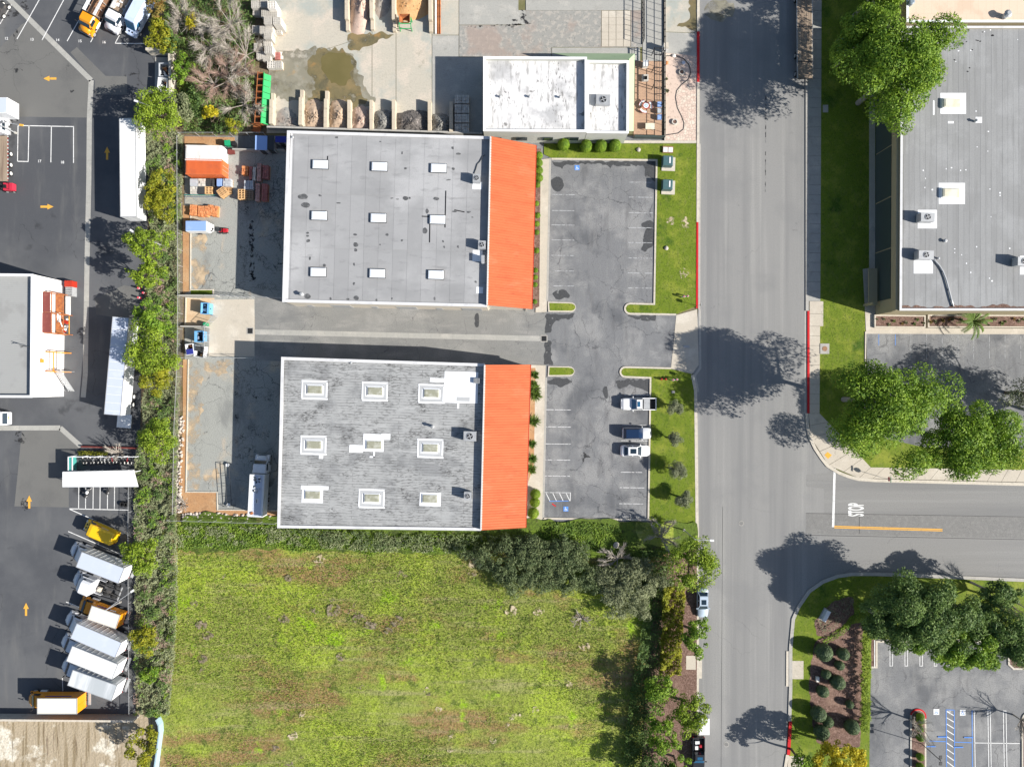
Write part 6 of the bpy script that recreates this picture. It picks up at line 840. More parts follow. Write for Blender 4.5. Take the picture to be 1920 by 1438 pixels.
# short white trailer, truck and flatbed at the west edge
o = thing('box_trailer', 'white box trailer end beside the yellow-headed lamp', 'trailer', P(-30, 198, 3.6).xy.to_3d(), 0); MB().box((0, 0, 2.3), (7.4, 2.5, 2.6)).part('cargo_box', m['box_white'], o); MB().box((0, 0, 3.61), (7.2, 2.35, .03)).part('box_roof', m['pale_blue_skytint'], o)
for s in (-1, 1):
    MB().box((3.72, s * .62, 2.3), (.03, 1.15, 2.3)).part('rear_door', m['box_white'], o)
    for x in (1.5, 2.6): wheel(o, x, s * 1.0, .48, .4)
o = thing('flatbed_truck', 'white flatbed truck with a worn plank deck and red-white edge tape', 'truck', P(0, 268, 1.2).xy.to_3d(), R(90)); cab(o, 1.35, 'truck_white', 1.2, 2.3, 2.3, 0, False)
for i in range(9): MB().box((-2.6, -1.12 + i * .28, 1.22), (7.4, .265, .06)).part('deck_plank', m['deck_wood'], o)
for s in (-1, 1):
    for i in range(24): MB().box((1.0 - i * .31, s * 1.3, 1.22), (.15, .07, .1)).part('edge_tape', m['deep_red' if i % 2 else 'box_white'], o)
    for x in (-3.4, -4.8, -1.6): wheel(o, x, s * 1.08, .48, .42, 'rim_white')
b = MB(); [b.box((-2.0, s * .45, .95), (7.6, .16, .3)) for s in (-1, 1)]; b.part('chassis', m['chassis'], o)
o = thing('forklift', 'red forklift carried at the tail of the plank-deck truck', 'forklift', P(11, 350, 1.2).xy.to_3d(), R(180)); MB().box((-.2, 0, .8), (1.3, 1.2, .8)).part('body', m['truck_red'], o); MB().box((-.85, 0, .85), (.5, 1.1, .9)).part('counterweight', m['truck_red'], o); MB().box((.1, 0, 1.35), (.5, .5, .15)).part('seat', m['trim_black'], o)
for s in (-1, 1):
    wheel(o, .35, s * .55, .35, .3, 'rim_white'); wheel(o, -.7, s * .55, .3, .28, 'rim_white'); b = MB(); b.tube([(-.5, s * .45, 1.2), (-.5, s * .45, 2.0), (.4, s * .45, 2.0), (.6, s * .45, 1.0)], .04); b.part('guard_bar', m['trim_black'], o); MB().box((1.2, s * .3, .2), (1.1, .12, .06)).part('fork', m['metal_dark'], o)
b = MB(); [b.box((.7, s * .3, 1.0), (.1, .1, 2.0)) for s in (-1, 1)]; b.part('mast', m['metal_dark'], o)
o = thing('box_truck', 'white truck front with a yellow marker lamp beside the lower gutter', 'truck', P(-8, 785, 2).xy.to_3d(), R(0)); MB().box((-2.5, 0, 1.9), (5, 2.3, 2.2)).part('cargo_box', m['box_white'], o); b = MB(); b.loft([ring(0, 1.1, .5, 2.2, .2), ring(1.0, 1.1, .5, 2.1, .2), ring(1.5, 1.0, .5, 1.4, .2)]); b.part('cab', m['truck_white'], o); MB().box((1.5, .1, 1.2), (.12, .5, .2)).part('marker_lamp', m['paint_yellow'], o); panel(o, 'windshield', 'glass', [(1.48, -.9, 1.45), (1.48, .9, 1.45), (1.08, .85, 2.05), (1.08, -.85, 2.05)])
for s in (-1, 1): wheel(o, .5, s * 1.0, .42, .26); wheel(o, -3.6, s * 1.0, .42, .4)
# dump trucks at the top
def dump(label, px, py, rz, paintm, kind):
    o = thing('stake_truck', label, 'truck', P(px, py, 2).xy.to_3d(), rz); cab(o, -1.2, paintm, 1.35, 2.35, 2.3, 0, False); b = MB(); [b.box((-4.4, s * .45, .9), (8, .16, .3)) for s in (-1, 1)]; b.part('chassis', m['chassis'], o)
    for s in (-1, 1):
        for x in (-5.2, -6.4): wheel(o, x, s * .95, .5, .48)
    MB().box((-4.6, 0, 1.15), (6.4, 2.4, .12)).part('bed', m['rust_load'] if kind else m['deck_wood'], o)
    for s in (-1, 1):
        if kind:
            for k in range(4): MB().box((-4.6, s * (1.12 - k * .13), 2.3 - k * .02), (6.4, .07, .09)).part('stake_rail', m['box_white'], o)
            for k in range(6): MB().box((-1.6 - k * 1.2, s * 1.12, 1.7), (.08, .08, 1.1)).part('stake', m['galvanised'], o)
        else: MB().box((-4.6, s * 1.17, 1.55), (6.4, .08, .8)).part('bed_side', m['galvanised'], o)
    MB().box((-1.38, 0, 1.75), (.08, 2.4, 1.3)).part('headboard', m['metal_dark'], o); rr = random.Random(5 if kind else 9)
    for k in range(26 if kind else 40):
        x, y = rr.uniform(-7.4, -1.8), rr.uniform(-.7, .7) if kind else rr.uniform(-1, 1); MB().box((x, y, 1.27 + rr.uniform(0, .15)), (rr.uniform(.5, 2.4) if kind else rr.uniform(.3, .8), rr.uniform(.1, .22) if kind else rr.uniform(.2, .5), .12), rr.uniform(-.06, .06) if kind else rr.uniform(0, 3)).part('load_piece', m['rust_load' if kind else rr.choice(['box_roof_cream', 'metal_grey', 'deck_wood', 'box_white'])], o)
    return o
dump('yellow stake-bed truck with white rails and rusty load', 160.5, 40, R(-118), 'truck_yellow', 1); dump('white flatbed truck loaded with pale rubble beside the yellow one', 209, 35, R(-118), 'truck_white', 0)
o = thing('parked_machine', 'white wheels of a machine at the corner of the truck lot', 'machine', P(6, 10, .8).xy.to_3d(), R(60)); MB().box((-.9, 0, .9), (2.2, 1.2, .7)).part('body', m['chassis'], o)
for s in (-1, 1): wheel(o, .2, s * .55, .42, .3, 'rim_white'); wheel(o, -1.5, s * .55, .42, .3, 'rim_white')
# service truck behind the weathered-roof workshop
o = thing('service_truck', 'old white service truck with cluttered roof in the building shade', 'truck', P(481, 920, 3).xy.to_3d(), R(87)); cab(o, 2.75, 'truck_white', 1.3, 2.3, 2.4, 0, False); MB().box((-.8, 0, 2.05), (6.8, 2.4, 2.1)).part('body', m['box_white'], o); MB().box((-.8, .85, 3.12), (6.7, .65, .05)).part('roof_hatch', m['box_white'], o); MB().box((-.8, -.2, 3.115), (6.6, 1.4, .03)).part('box_roof', m['pale_blue_skytint'], o); b = MB(); [b.box((-.4, s * .45, .9), (8.4, .16, .3)) for s in (-1, 1)]; b.part('chassis', m['chassis'], o)
rr = random.Random(3)
for k in range(18): MB().box((rr.choice([2.1, 1.6, .3, -.1, -.3]) + rr.uniform(-.4, .4), rr.uniform(-.8, .4), 3.16 + rr.uniform(0, .1)), (rr.uniform(.1, .35), rr.uniform(.1, .3), .1), rr.uniform(0, 3)).part('roof_clutter', m[rr.choice(['metal_dark', 'metal_grey', 'wall_dark', 'box_white'])], o)
MB().box((-1.6, -.2, 3.17), (.75, .42, .12)).part('roof_vent', m['box_white'], o); MB().box((-1.6, -.2, 3.24), (.6, .1, .03)).part('vent_slot', m['trim_black'], o); MB().box((-3.6, .5, 3.2), (.4, .4, .2), .5).part('orange_beacon', m['rust_steel'], o)
for s in (-1, 1): wheel(o, -2.4, s * .95, .5, .46); wheel(o, -1.2, s * .95, .5, .46)
# flatbed trailers on the street
o = thing('flatbed_trailer', 'long plank-deck flatbed trailer parked on the street along the east sidewalk', 'trailer', P(1509, 40, 1.45).xy.to_3d(), R(-89.6))
for a, q in ((-13, .85), (1.0, 6.55), (6.7, 9.3)):
    for i in range(8): MB().box(((a + q) / 2, -1.085 + i * .31, 1.42), (q - a, .28, .07)).part('deck_plank', m['deck_wood'], o)
    MB().box((q + .07, 0, 1.42), (.1, 2.5, .1)).part('cross_bar', m['metal_dark'], o)
for s in (-1, 1):
    MB().box((-1.8, s * 1.26, 1.36), (22.3, .06, .18)).part('side_rail', m['galvanised'], o)
    for x in (8.2, 5.2, -4, -5.3): wheel(o, x, s * 1.05, .5, .42)
b = MB(); [b.box((-1.8, s * .5, 1.12), (21.5, .15, .4)) for s in (-1, 1)]; b.part('chassis', m['chassis'], o)
o = thing('utility_trailer', 'white-lidded utility trailer behind the black pickup under the tree', 'trailer', P(1321, 1362, 1.6).xy.to_3d(), R(-90)); MB().box((0, 0, 1.0), (2.6, 1.6, 1.1)).part('body', m['box_white'], o); MB().box((0, 0, 1.58), (2.66, 1.66, .06)).part('lid', m['box_roof_white'], o); b = MB(); b.tube([(1.3, .5, .5), (2.2, 0, .5), (1.3, -.5, .5)], .05); b.part('drawbar', m['chassis'], o)
for s in (-1, 1): wheel(o, -.2, s * .85, .32, .2)
# motorcycles and loose tyres
def bike(label, px, py, rz, body='car_white'):
    o = thing('motorcycle', label, 'motorcycle', P(px, py, .6).xy.to_3d(), rz, 'motorcycles beside the white canopy'); wheel(o, .75, 0, .31, .12); wheel(o, -.7, 0, .31, .16); b = MB(); b.loft([ring(-.2, .14, .55, .8, .05), ring(.15, .2, .6, .98, .06), ring(.4, .12, .65, .92, .05)]); b.part('tank', m[body], o); b = MB(); b.loft([ring(-.85, .1, .72, .82, .03), ring(-.4, .16, .7, .82, .03), ring(-.15, .12, .72, .82, .03)]); b.part('seat', m['trim_black'], o); b = MB(); b.tube([(.45, -.36, 1.05), (.5, 0, .98), (.45, .36, 1.05)], .025); b.part('handlebar', m['trim_black'], o); b = MB(); b.tube([(.48, .07, .95), (.75, .09, .31)], .035); b.tube([(.48, -.07, .95), (.75, -.09, .31)], .035); b.part('fork', m['rim'], o); MB().box((0, 0, .45), (.5, .3, .35)).part('engine', m['chassis'], o); return o
bike('white and black motorcycle standing across a narrow stall line', 163.5, 924, R(60)); bike('small dark motorcycle half under the white canopy edge', 203, 917, R(70), 'car_black')
for x, y in ((229, 945), (236, 946), (241, 914)):
    b = MB(); 
    for k in range(2): b.loft([[(rr * math.cos(R(a)), rr * math.sin(R(a)), k * .24 + zz) for a in range(0, 360, 24)] for zz, rr in ((0, .2), (.0, .36), (.06, .42), (.16, .42), (.22, .36), (.22, .2), (0, .2))], cap=False)
    p = P(x, y, .3); o = link('tyre_stack', b.mesh('tyre_stack', m['tyre'], fix=True)); o.location = (p.x, p.y, .0); tag(o, 'stack of black tyres by the fence behind the motorcycle stalls', 'tyres', 'tyre stacks by the fence')
# ---------------------------------------------------------------- yard objects
mk('clay_orange', (.62, .23, .09), [((.75, .38, .18), .7, ('n', 3, .45, .62)), ((.4, .12, .05), .6, ('n', 4, .5, .65))], co='O', vary=.15); mk('clay_maroon', (.36, .13, .115), [((.4, .19, .16), .6, ('n', 3, .45, .62))], co='O', vary=.2); mk('clay_pink', (.5, .3, .26), [((.3, .14, .12), .6, ('n', 3, .45, .62))], co='O', vary=.15); mk('block_grey', (.55, .52, .47), [((.38, .36, .33), .6, ('n', 2.5, .5, .65))], co='O', vary=.15); mk('block_white', (.72, .69, .64), [((.58, .54, .48), .5, ('n', 2.5, .5, .65))], co='O', vary=.1); mk('wood_new', (.6, .38, .19), [((.45, .27, .13), .6, ('n', 2, .5, .65, (.2, 1, 1)))], co='O', vary=.2); mk('container_orange', (.62, .15, .05), [((.5, .13, .06), .6, ('n', 1, .5, .7)), ((.25, .09, .05), .6, ('n', 2, .64, .72))], rough=.55, co='O'); mk('container_white', (.72, .71, .69), [((.4, .2, .12), .75, ('n', 1.2, .6, .7, (1, .25, 1))), ((.55, .53, .5), .5, ('n', .8, .5, .7))], rough=.55, co='O'); mk('blue_sheet', (.25, .38, .68), [((.34, .46, .72), .6, ('n', .7, .5, .7))], rough=.45, co='O'); mk('bin_blue', (.16, .4, .68), [((.24, .46, .7), .5, ('n', 1, .5, .7))], rough=.5, co='O'); mk('bin_green', (.02, .33, .15), rough=.5, co='O'); mk('rack_green', (.03, .36, .11), [((.05, .25, .09), .5, ('n', 1, .5, .7))], rough=.55, co='O'); mk('utility_teal', (.06, .12, .13), [((.1, .17, .18), .5, ('n', 1.5, .5, .7))], rough=.45, co='O'); mk('teal_screen', (.06, .3, .27), rough=.6, co='O'); mk('sand_tan', (.48, .36, .26), [((.36, .26, .18), .7, ('n', .8, .45, .65)), SPK((.55, .43, .33), .5, 4)], bump=(4, .6, .06)); mk('stone_pink', (.5, .37, .3), [((.38, .29, .24), .7, ('n', .8, .45, .65)), SPK((.56, .43, .36), .5, 4)], bump=(4, .6, .06)); mk('gravel_grey', (.22, .215, .2), [((.36, .35, .33), .8, ('n', 3, .52, .64)), ((.1, .1, .095), .8, ('n', 4, .52, .64))], bump=(4, .9, .08)); mk('gravel_dark', (.15, .135, .125), [((.42, .37, .34), .9, ('n', 3, .56, .66)), ((.06, .055, .05), .8, ('n', 4, .52, .64))], bump=(4, .9, .08)); mk('bark_chips', (.6, .35, .16), [((.48, .25, .1), .7, ('n', 2, .45, .65)), SPK((.7, .46, .25), .5, 4)], bump=(5, .7, .06)); mk('rock', (.5, .45, .4), [((.34, .3, .27), .7, ('n', 1.5, .45, .65)), ((.6, .42, .32), .5, ('i', .6, 1))], co='W'); mk('bay_wall', (.52, .45, .35), [((.4, .34, .26), .6, ('n', 1, .5, .7)), ((.28, .23, .17), .5, ('n', 2, .58, .7))], co='W'); mk('plastic_wrap', (.42, .44, .47), [((.58, .6, .64), .6, ('n', 1.2, .5, .65))], rough=.35, co='O')
# shipping containers
def container(label, px, py, mat, L=5.9, W=2.42, Ht=2.6):
    p = P(px, py, Ht); o = thing('shipping_container', label, 'container', (p.x, p.y, 0), R(-1)); b = MB(); n = 30; h = L / 2; w = W / 2
    MB().box((0, 0, Ht / 2), (L - .1, W - .12, Ht - .1)).part('shell', m[mat], o)
    for i in range(n): MB().box((-h + .25 + i * (L - .5) / (n - 1), 0, Ht - .03), (.1, W - .14, .06)).part('roof_rib', m[mat], o)
    for s in (-1, 1):
        for i in range(n): MB().box((-h + .25 + i * (L - .5) / (n - 1), s * (w - .04), Ht / 2), (.1, .06, Ht - .3)).part('side_rib', m[mat], o)
        for z in (.08, Ht - .06): MB().box((0, s * (w - .03), z), (L, .1, .14)).part('side_rail', m[mat], o)
        for x in (-h + .08, h - .08): MB().box((x, s * (w - .08), Ht / 2), (.16, .16, Ht)).part('corner_post', m[mat], o)
        MB().box((h - .02, s * w * .47, Ht / 2), (.05, w * .88, Ht - .3)).part('door', m[mat], o); MB().cyl((h + .02, s * .35, .2), .025, Ht - .4, 6).part('lock_bar', m['galvanised'], o)
    return o
container('white shipping container with rust streaks on its roof', 381.5, 287, 'container_white'); container('orange ribbed shipping container beside the white one', 382, 313, 'container_orange')
def pallet(o, w, d, mat='wood_new', z=0.0):
    for i in range(5): MB().box((0, -d / 2 + .06 + i * (d - .12) / 4, z + .125), (w, .11, .025)).part('pallet_board', m[mat], o)
    for x in (-w / 2 + .05, 0, w / 2 - .05): MB().box((x, 0, z + .055), (.09, d, .11)).part('pallet_bearer', m[mat], o)
def stack(nm, label, px, py, w, d, h, mat, rz=0, group=None, kind='tiles', z0=0.0):
    p = P(px, py, z0 + h); o = thing(nm, label, 'pallet', (p.x, p.y, z0), rz, group); pallet(o, w, d); rr = random.Random(int(px * 7 + py))
    if kind == 'tiles':
        n = max(2, round(w / .3)); k = max(2, round(d / .45))
        for i in range(n):
            for j in range(k): hh = (h - .14) * rr.uniform(.86, 1.02); MB().box((-w / 2 + (i + .5) * w / n + rr.uniform(-.015, .015), -d / 2 + (j + .5) * d / k, .14 + hh / 2), (w / n * .9, d / k * .93, hh), rr.uniform(-.03, .03)).part('tile_bundle', m[mat], o)
    elif kind == 'wrap': b = MB(); b.loft([ring(-w / 2, d / 2 * .97, .14, h, .06), ring(-w / 2 + .05, d / 2, .14, h, .06), ring(w / 2 - .05, d / 2, .14, h, .06), ring(w / 2, d / 2 * .97, .14, h, .06)]); b.part('wrapped_load', m[mat], o)
    elif kind == 'pallets':
        for q in range(int(h / .15)): pallet(o, w * rr.uniform(.97, 1.02), d, mat, q * .15)
    return o
Gp = 'pallet loads in the container yard'
for i, (x, w, mat, kd, l) in enumerate(((363, 1.2, 'plastic_wrap', 'wrap', 'grey wrapped pallet load below the orange container near the fence'), (378, 1.2, 'block_grey', 'tiles', 'pale grey block pallet below the orange container'), (393, 1.3, 'metal_dark', 'tiles', 'black pallet load below the orange container'), (411, .8, 'blue_sheet', 'wrap', 'blue and white sacks on a pallet below the orange container'), (425, 1.25, 'plastic_wrap', 'tiles', 'slate-grey pallet load at the container doors'))): stack('pallet_load', l, x, 342, w, 1.25, 1.1, mat, 0, Gp, kd)
for x, mat, kd, l in ((363, 'block_grey', 'tiles', 'mottled grey pallet load behind the teal steel truss'), (377, 'metal_dark', 'wrap', 'dark covered pallet load behind the teal steel truss'), (390.5, 'wood_new', 'pallets', 'brown stack of pallets behind the teal steel truss')): stack('pallet_load', l, x, 357, 1.2, 1.2, .9, mat, 0, Gp, kd)
stack('pallet_stack', 'tilted stack of weathered pallets beside the grey loads', 415.5, 359.5, 1.35, 1.25, 1.4, 'wood_new', R(35), Gp, 'pallets'); stack('pallet_stack', 'low pale pallet beside the tilted pallet stack', 428.5, 357.5, 1.1, 1.1, .3, 'wood_new', 0, Gp, 'pallets')
for x, y, l in ((362, 394, 'first bundle of orange clay pieces from the fence'), (375.5, 396, 'second bundle of orange clay pieces from the fence'), (385, 396, 'third bundle of orange clay pieces from the fence'), (393.5, 394, 'fourth bundle of orange clay pieces from the fence'), (403, 396, 'fifth bundle of orange clay pieces from the fence')): stack('clay_bundle', l, x, y, .85 if x > 370 else 1.15, 1.75, .8, 'clay_orange', R(-4), Gp)
for x, y, w, d, h, mat, l in ((459, 319.5, 1.0, 1.45, .9, 'clay_orange', 'orange tile stack in the shade of the membrane-roof workshop'), (469.5, 324, .45, 2.1, .9, 'clay_maroon', 'narrow maroon tile stack next to the orange one'), (476.2, 326, .5, 2.2, .9, 'block_grey', 'pale grey tile stack between maroon stacks'), (485.5, 323, .65, 2.9, .95, 'clay_pink', 'long dusty pink tile stack in the shade'), (497.5, 322.5, 1.0, 2.2, .95, 'clay_maroon', 'wide maroon tile stack nearest the workshop wall'), (482.5, 360.5, .7, 2.9, .95, 'clay_pink', 'dusty pink tile stack in the southern shaded row'), (495.5, 360.5, .95, 2.8, .95, 'clay_maroon', 'maroon tile stack in the southern shaded row')): stack('tile_stack', l, x, y, w, d, h, mat, R(-2), 'roof tile stacks in the shade')
stack('pallet_load', 'pale ribbed crate load at the edge of the building shade', 466, 347, 1.5, 1.5, 1.0, 'plastic_wrap', 0, Gp, 'tiles'); stack('pallet_stack', 'orange pallet stack half in the building shade', 452, 364, 1.1, 1.6, 1.2, 'wood_new', 0, Gp, 'pallets'); stack('pallet_stack', 'dull green pallet stack in the building shade', 466.5, 365.5, 1.2, 1.4, 1.0, 'deck_wood', 0, Gp, 'pallets')
a, q = P(345, 366, .6), P(407, 366, .6); o = thing('steel_truss', 'long teal steel truss lying in the container yard', 'truss', ((a.x + q.x) / 2, a.y, 0))
for dy, z in ((-.2, .2), (.2, .2), (0, .6)): b = MB(); b.tube([(a.x, a.y + dy, z), (q.x, a.y + dy, z)], .05); b.part('chord', m['teal_screen' if z > .5 else 'metal_blueish'], o, True)
for i in range(14): x = a.x + (q.x - a.x) * i / 14; b = MB(); b.tube([(x, a.y - .2, .2), (x + .2, a.y, .6), (x + .4, a.y + .2, .2)], .025); b.part('lacing', m['metal_blueish'], o, True)
# enclosed trailer, tractor mower, sheds, bins
o = thing('cargo_trailer', 'small cargo trailer with a blue roof next to the red mower', 'trailer', P(368.5, 424, 2.1).xy.to_3d(), 0); b = MB(); b.loft([ring(-1.75, .85, .4, 2.1, .06), ring(1.5, .85, .4, 2.1, .06), ring(2.15, .5, .5, 1.9, .06)]); b.part('body', m['box_white'], o); MB().box((-.1, 0, 2.105), (3.3, 1.6, .03)).part('roof', m['blue_sheet'], o); b = MB(); b.tube([(2.0, .4, .45), (3.1, 0, .45), (2.0, -.4, .45)], .05); b.part('drawbar', m['chassis'], o); MB().box((1.95, -.3, 1.2), (.5, .6, .5), R(-25)).part('nose_box', m['metal_dark'], o)
for s in (-1, 1): wheel(o, -.2, s * .9, .32, .2)
o = thing('riding_mower', 'small red riding mower at the trailer drawbar', 'mower', P(417.5, 432, .7).xy.to_3d(), 0); b = MB(); b.loft([ring(.1, .35, .4, .85, .1), ring(.7, .3, .4, .8, .1), ring(.85, .2, .45, .7, .08)]); b.part('hood', m['deep_red'], o); MB().box((-.35, 0, .6), (.5, .5, .4)).part('fender', m['deep_red'], o); MB().box((-.35, 0, .85), (.4, .42, .12)).part('seat', m['trim_black'], o); MB().box((.1, 0, .22), (.7, 1.0, .1)).part('cutting_deck', m['metal_dark'], o); b = MB(); b.tube([(.15, 0, .8), (-.02, 0, 1.0)], .025); b.part('steering_column', m['trim_black'], o)
for s in (-1, 1): wheel(o, -.4, s * .42, .26, .2, 'rim_white'); wheel(o, .6, s * .36, .17, .14, 'rim_white')
def shed(label, px, py, w, d, h, roofm): 
    o = thing('shed', label, 'shed', P(px, py, h).xy.to_3d(), R(-1)); b = MB(); b.box((0, 0, h / 2), (w * .94, d * .94, h)); b.part('wall', m['metal_grey'], o); b = MB(); b.box((0, 0, h + .05), (w, d, .08), 0, 0, R(3)); b.part('roof', m[roofm], o); MB().box((0, -d * .47 - .02, .95), (.8, .04, 1.9)).part('door', m['metal_dark'], o); return o
shed('small shed with a plain blue roof at the top of the rear yard', 490, 268.5, 1.9, 2.3, 2.2, 'blue_sheet'); shed('dark-roofed shed between the blue shed and the workshop', 507, 268, 1.2, 2.3, 2.0, 'metal_dark'); shed('dark blue lean-to against the workshop corner', 527, 262, 1.8, 1.0, 2.0, 'stripe_blue')
def bin_(label, px, py, mat, w=.9, d=.8, h=1.2):
    o = thing('wheelie_bin', label, 'bin', P(px, py, h).xy.to_3d(), .1); b = MB(); b.loft([[(sx * w * .4, sy * d * .4, .1) for sx, sy in ((-1, -1), (1, -1), (1, 1), (-1, 1))], [(sx * w * .5, sy * d * .5, h) for sx, sy in ((-1, -1), (1, -1), (1, 1), (-1, 1))]]); b.part('body', m[mat], o); MB().box((0, 0, h + .03), (w * 1.05, d * 1.05, .06)).part('lid', m[mat], o)
    for s in (-1, 1): wheel(o, -w * .4, s * d * .35, .1, .06)
bin_('dark green bin at the fence above the white container', 426.5, 268, 'bin_green'); bin_('black bin beside the dark green bin', 437.5, 269, 'trim_black', .6, .7); bin_('rust red crate at the white container doors', 433.5, 284.5, 'maroon_sheet', 1.0, .8, .7)
o = thing('drum', 'bright green plastic drum beside the open mesh gate', 'drum', P(384, 608, .9).xy.to_3d()); MB().cyl((0, 0, 0), .34, .9, 16).part('body', m['bin_green'], o); MB().cyl((0, 0, .9), .3, .05, 16).part('lid', m['bin_green'], o)
def skip(label, px, py, w, d, h, mat, rz=0, load=None, lid=None, group='open refuse skips'):
    o = thing('refuse_skip', label, 'dumpster', P(px, py, h).xy.to_3d(), rz, group); t = .06
    for s in (-1, 1): MB().box((s * (w / 2 - t / 2), 0, h / 2 + .08), (t, d, h)).part('side', m[mat], o); MB().box((0, s * (d / 2 - t / 2), h / 2 + .08), (w - 2 * t, t, h)).part('end', m[mat], o); MB().box((s * (w / 2 + .06), 0, h * .8), (.12, .2, .12)).part('lift_pocket', m['metal_dark'], o)
    MB().box((0, 0, .12), (w - 2 * t, d - 2 * t, .06)).part('floor', m['trim_black'], o); b = MB(); b.ribbon([(-w / 2, -d / 2), (w / 2, -d / 2), (w / 2, d / 2), (-w / 2, d / 2)], .1, h + .04, h + .1, closed=True); b.part('rim', m[mat], o)
    rr = random.Random(int(px)); 
    for k in range(load or 0): MB().box((rr.uniform(-.35, .35) * w, rr.uniform(-.38, .38) * d, h * .5 + rr.uniform(0, .25)), (rr.uniform(.2, .6), rr.uniform(.15, .5), .15), rr.uniform(0, 3)).part('refuse', m[rr.choice(['box_white', 'metal_dark', 'plastic_wrap', 'rust_steel', 'wood_new'])], o)
    if lid: MB().box((lid[0], lid[1], h + .13), (lid[2], lid[3], .05)).part('lid', m[lid[4]], o)
    return o
skip('light blue open skip with dark bags on the bare tan earth', 385, 578.5, 1.35, 1.75, 1.4, 'bin_blue', R(-2), 8, (.5, 0, .3, 1.7, 'bin_blue')); skip('blue skip with one flap open behind the closed mesh gate', 373.5, 631, 1.4, 1.7, 1.4, 'bin_blue', 0, 6, (-.5, 0, .45, 1.65, 'bin_blue')); skip('white-rimmed skip with brown boxes close to the shrubs', 356, 655, 1.2, 1.7, 1.3, 'box_white', R(8), 6, (0, -.4, 1.1, .85, 'stripe_blue')); skip('white-rimmed skip with a dark panelled lid next to the mesh gate', 374, 659, 1.5, 1.8, 1.3, 'box_white', R(-8), 6, (0, .45, 1.4, .85, 'metal_dark')); skip('grey open skip full of rubbish in the walled truck lot corner', 309.5, 131.5, 1.9, 2.1, 1.5, 'plastic_wrap', 0, 16); skip('white open skip with dark rubbish below the full grey one', 305, 158.5, 1.5, 2.0, 1.5, 'box_white', R(-5), 10)
MB().prism(Q([(291, 108), (322, 108), (321, 186), (290, 183)]), 0, .02).struct('skip_pad', m['concrete_grey'])
# wire cage frame lying in the southern rear yard
o = thing('pipe_frame', 'dark open pipe frame standing at the shade edge of the rear yard', 'frame', P(423, 908, .6).xy.to_3d(), R(4))
for x in (-.75, 0, .75): b = MB(); b.tube([(x, -3.6, .6), (x, 3.4, .6)], .035); b.part('rail', m['metal_dark'], o)
for y in (-3.6, -1.9, -.2, 1.5, 3.4): b = MB(); b.tube([(-.75, y, .6), (.75, y, .6)], .035); b.part('crossbar', m['metal_dark'], o)
for x in (-.75, .75):
    for y in (-3.6, 3.4): MB().box((x, y, .3), (.06, .06, .6)).part('leg', m['metal_dark'], o)
for x, y, l in ((428.5, 871, 'white bucket at the top of the pipe frame'), (430, 946, 'white tub beside the kerb below the pipe frame')): MB().cyl((P(x, y).x, P(x, y).y, 0), .26, .42, 12, r2=.32).solo('bucket', m['box_white'], l, 'bucket')
# block pallets in the masonry yard
def blockmesh(nx, ny, hole=.62):
    b = MB(); W_, D_ = 1.25, 1.2; cw, cd_ = W_ / nx, D_ / ny
    for i in range(nx):
        for j in range(ny): 
            x0, y0 = -W_ / 2 + i * cw, -D_ / 2 + j * cd_; a = (1 - hole) / 2; o_ = [(x0 + .01, y0 + .01), (x0 + cw - .01, y0 + .01), (x0 + cw - .01, y0 + cd_ - .01), (x0 + .01, y0 + cd_ - .01)]; n_ = [(x0 + cw * a, y0 + cd_ * a), (x0 + cw * (1 - a), y0 + cd_ * a), (x0 + cw * (1 - a), y0 + cd_ * (1 - a)), (x0 + cw * a, y0 + cd_ * (1 - a))]; V = [(*p, 1.3) for p in o_] + [(*p, 1.3) for p in n_] + [(*p, 1.0) for p in n_] + [(*p, .14) for p in o_]
            b.add(V, [(k, (k + 1) % 4, 4 + (k + 1) % 4, 4 + k) for k in range(4)] + [(4 + k, 4 + (k + 1) % 4, 8 + (k + 1) % 4, 8 + k) for k in range(4)] + [(8, 9, 10, 11)] + [(12 + k, 12 + (k + 1) % 4, (k + 1) % 4, k) for k in range(4)])
    return b
BMs = {k: blockmesh(*a).mesh('block_tier', m[mt], fix=False) for k, a, mt in (('a', (4, 4, .62), 'block_grey'), ('b', (4, 4, .58), 'block_grey'), ('c', (3, 3, .66), 'block_white'), ('d', (4, 4, .6), 'block_grey'))}
for x, y, k, n in ((478, 8, 'b', 2), (494, 7, 'b', 2), (509, 9, 'c', 3), (481, 22, 'b', 1), (497, 26, 'b', 2), (512, 26, 'b', 2), (502, 38, 'a', 3), (519, 39, 'd', 3), (480, 55, 'b', 1), (494, 56, 'b', 2), (504, 54, 'b', 2), (520, 55, 'b', 1), (502, 66, 'd', 2), (483, 88, 'd', 1), (501, 80, 'b', 1), (503, 93, 'd', 2), (508, 121, 'c', 1), (521, 121, 'b', 1), (488, 104, 'b', 1), (500, 108, 'b', 1)):
    hz = .14 + 1.16 * n * .8; p = P(x, y, hz); o = thing('block_pallet', 'pallet cube of hollow concrete blocks stacked at the bare-branched trees', 'block pallet', (p.x, p.y, 0), random.uniform(-.05, .05), 'pallets of hollow blocks'); pallet(o, 1.25, 1.2)
    for q in range(n): c = link('block_tier', BMs[k], o); c.location.z = q * .93; c.scale.z = .8
stack('brick_pallet', 'small red pallet of bricks beside the hollow block pallets', 520, 105, .9, 1.2, .5, 'clay_maroon', 0, None, 'tiles')
for x, y in ((525, 101), (528, 108)): b = MB(); p = P(x, y, .2); b.box((p.x, p.y, .1), (.4, .55, .2)); b.solo('loose_block', m['block_white'], 'loose pale concrete block on the yard slab', 'block', 'loose blocks on the slab')
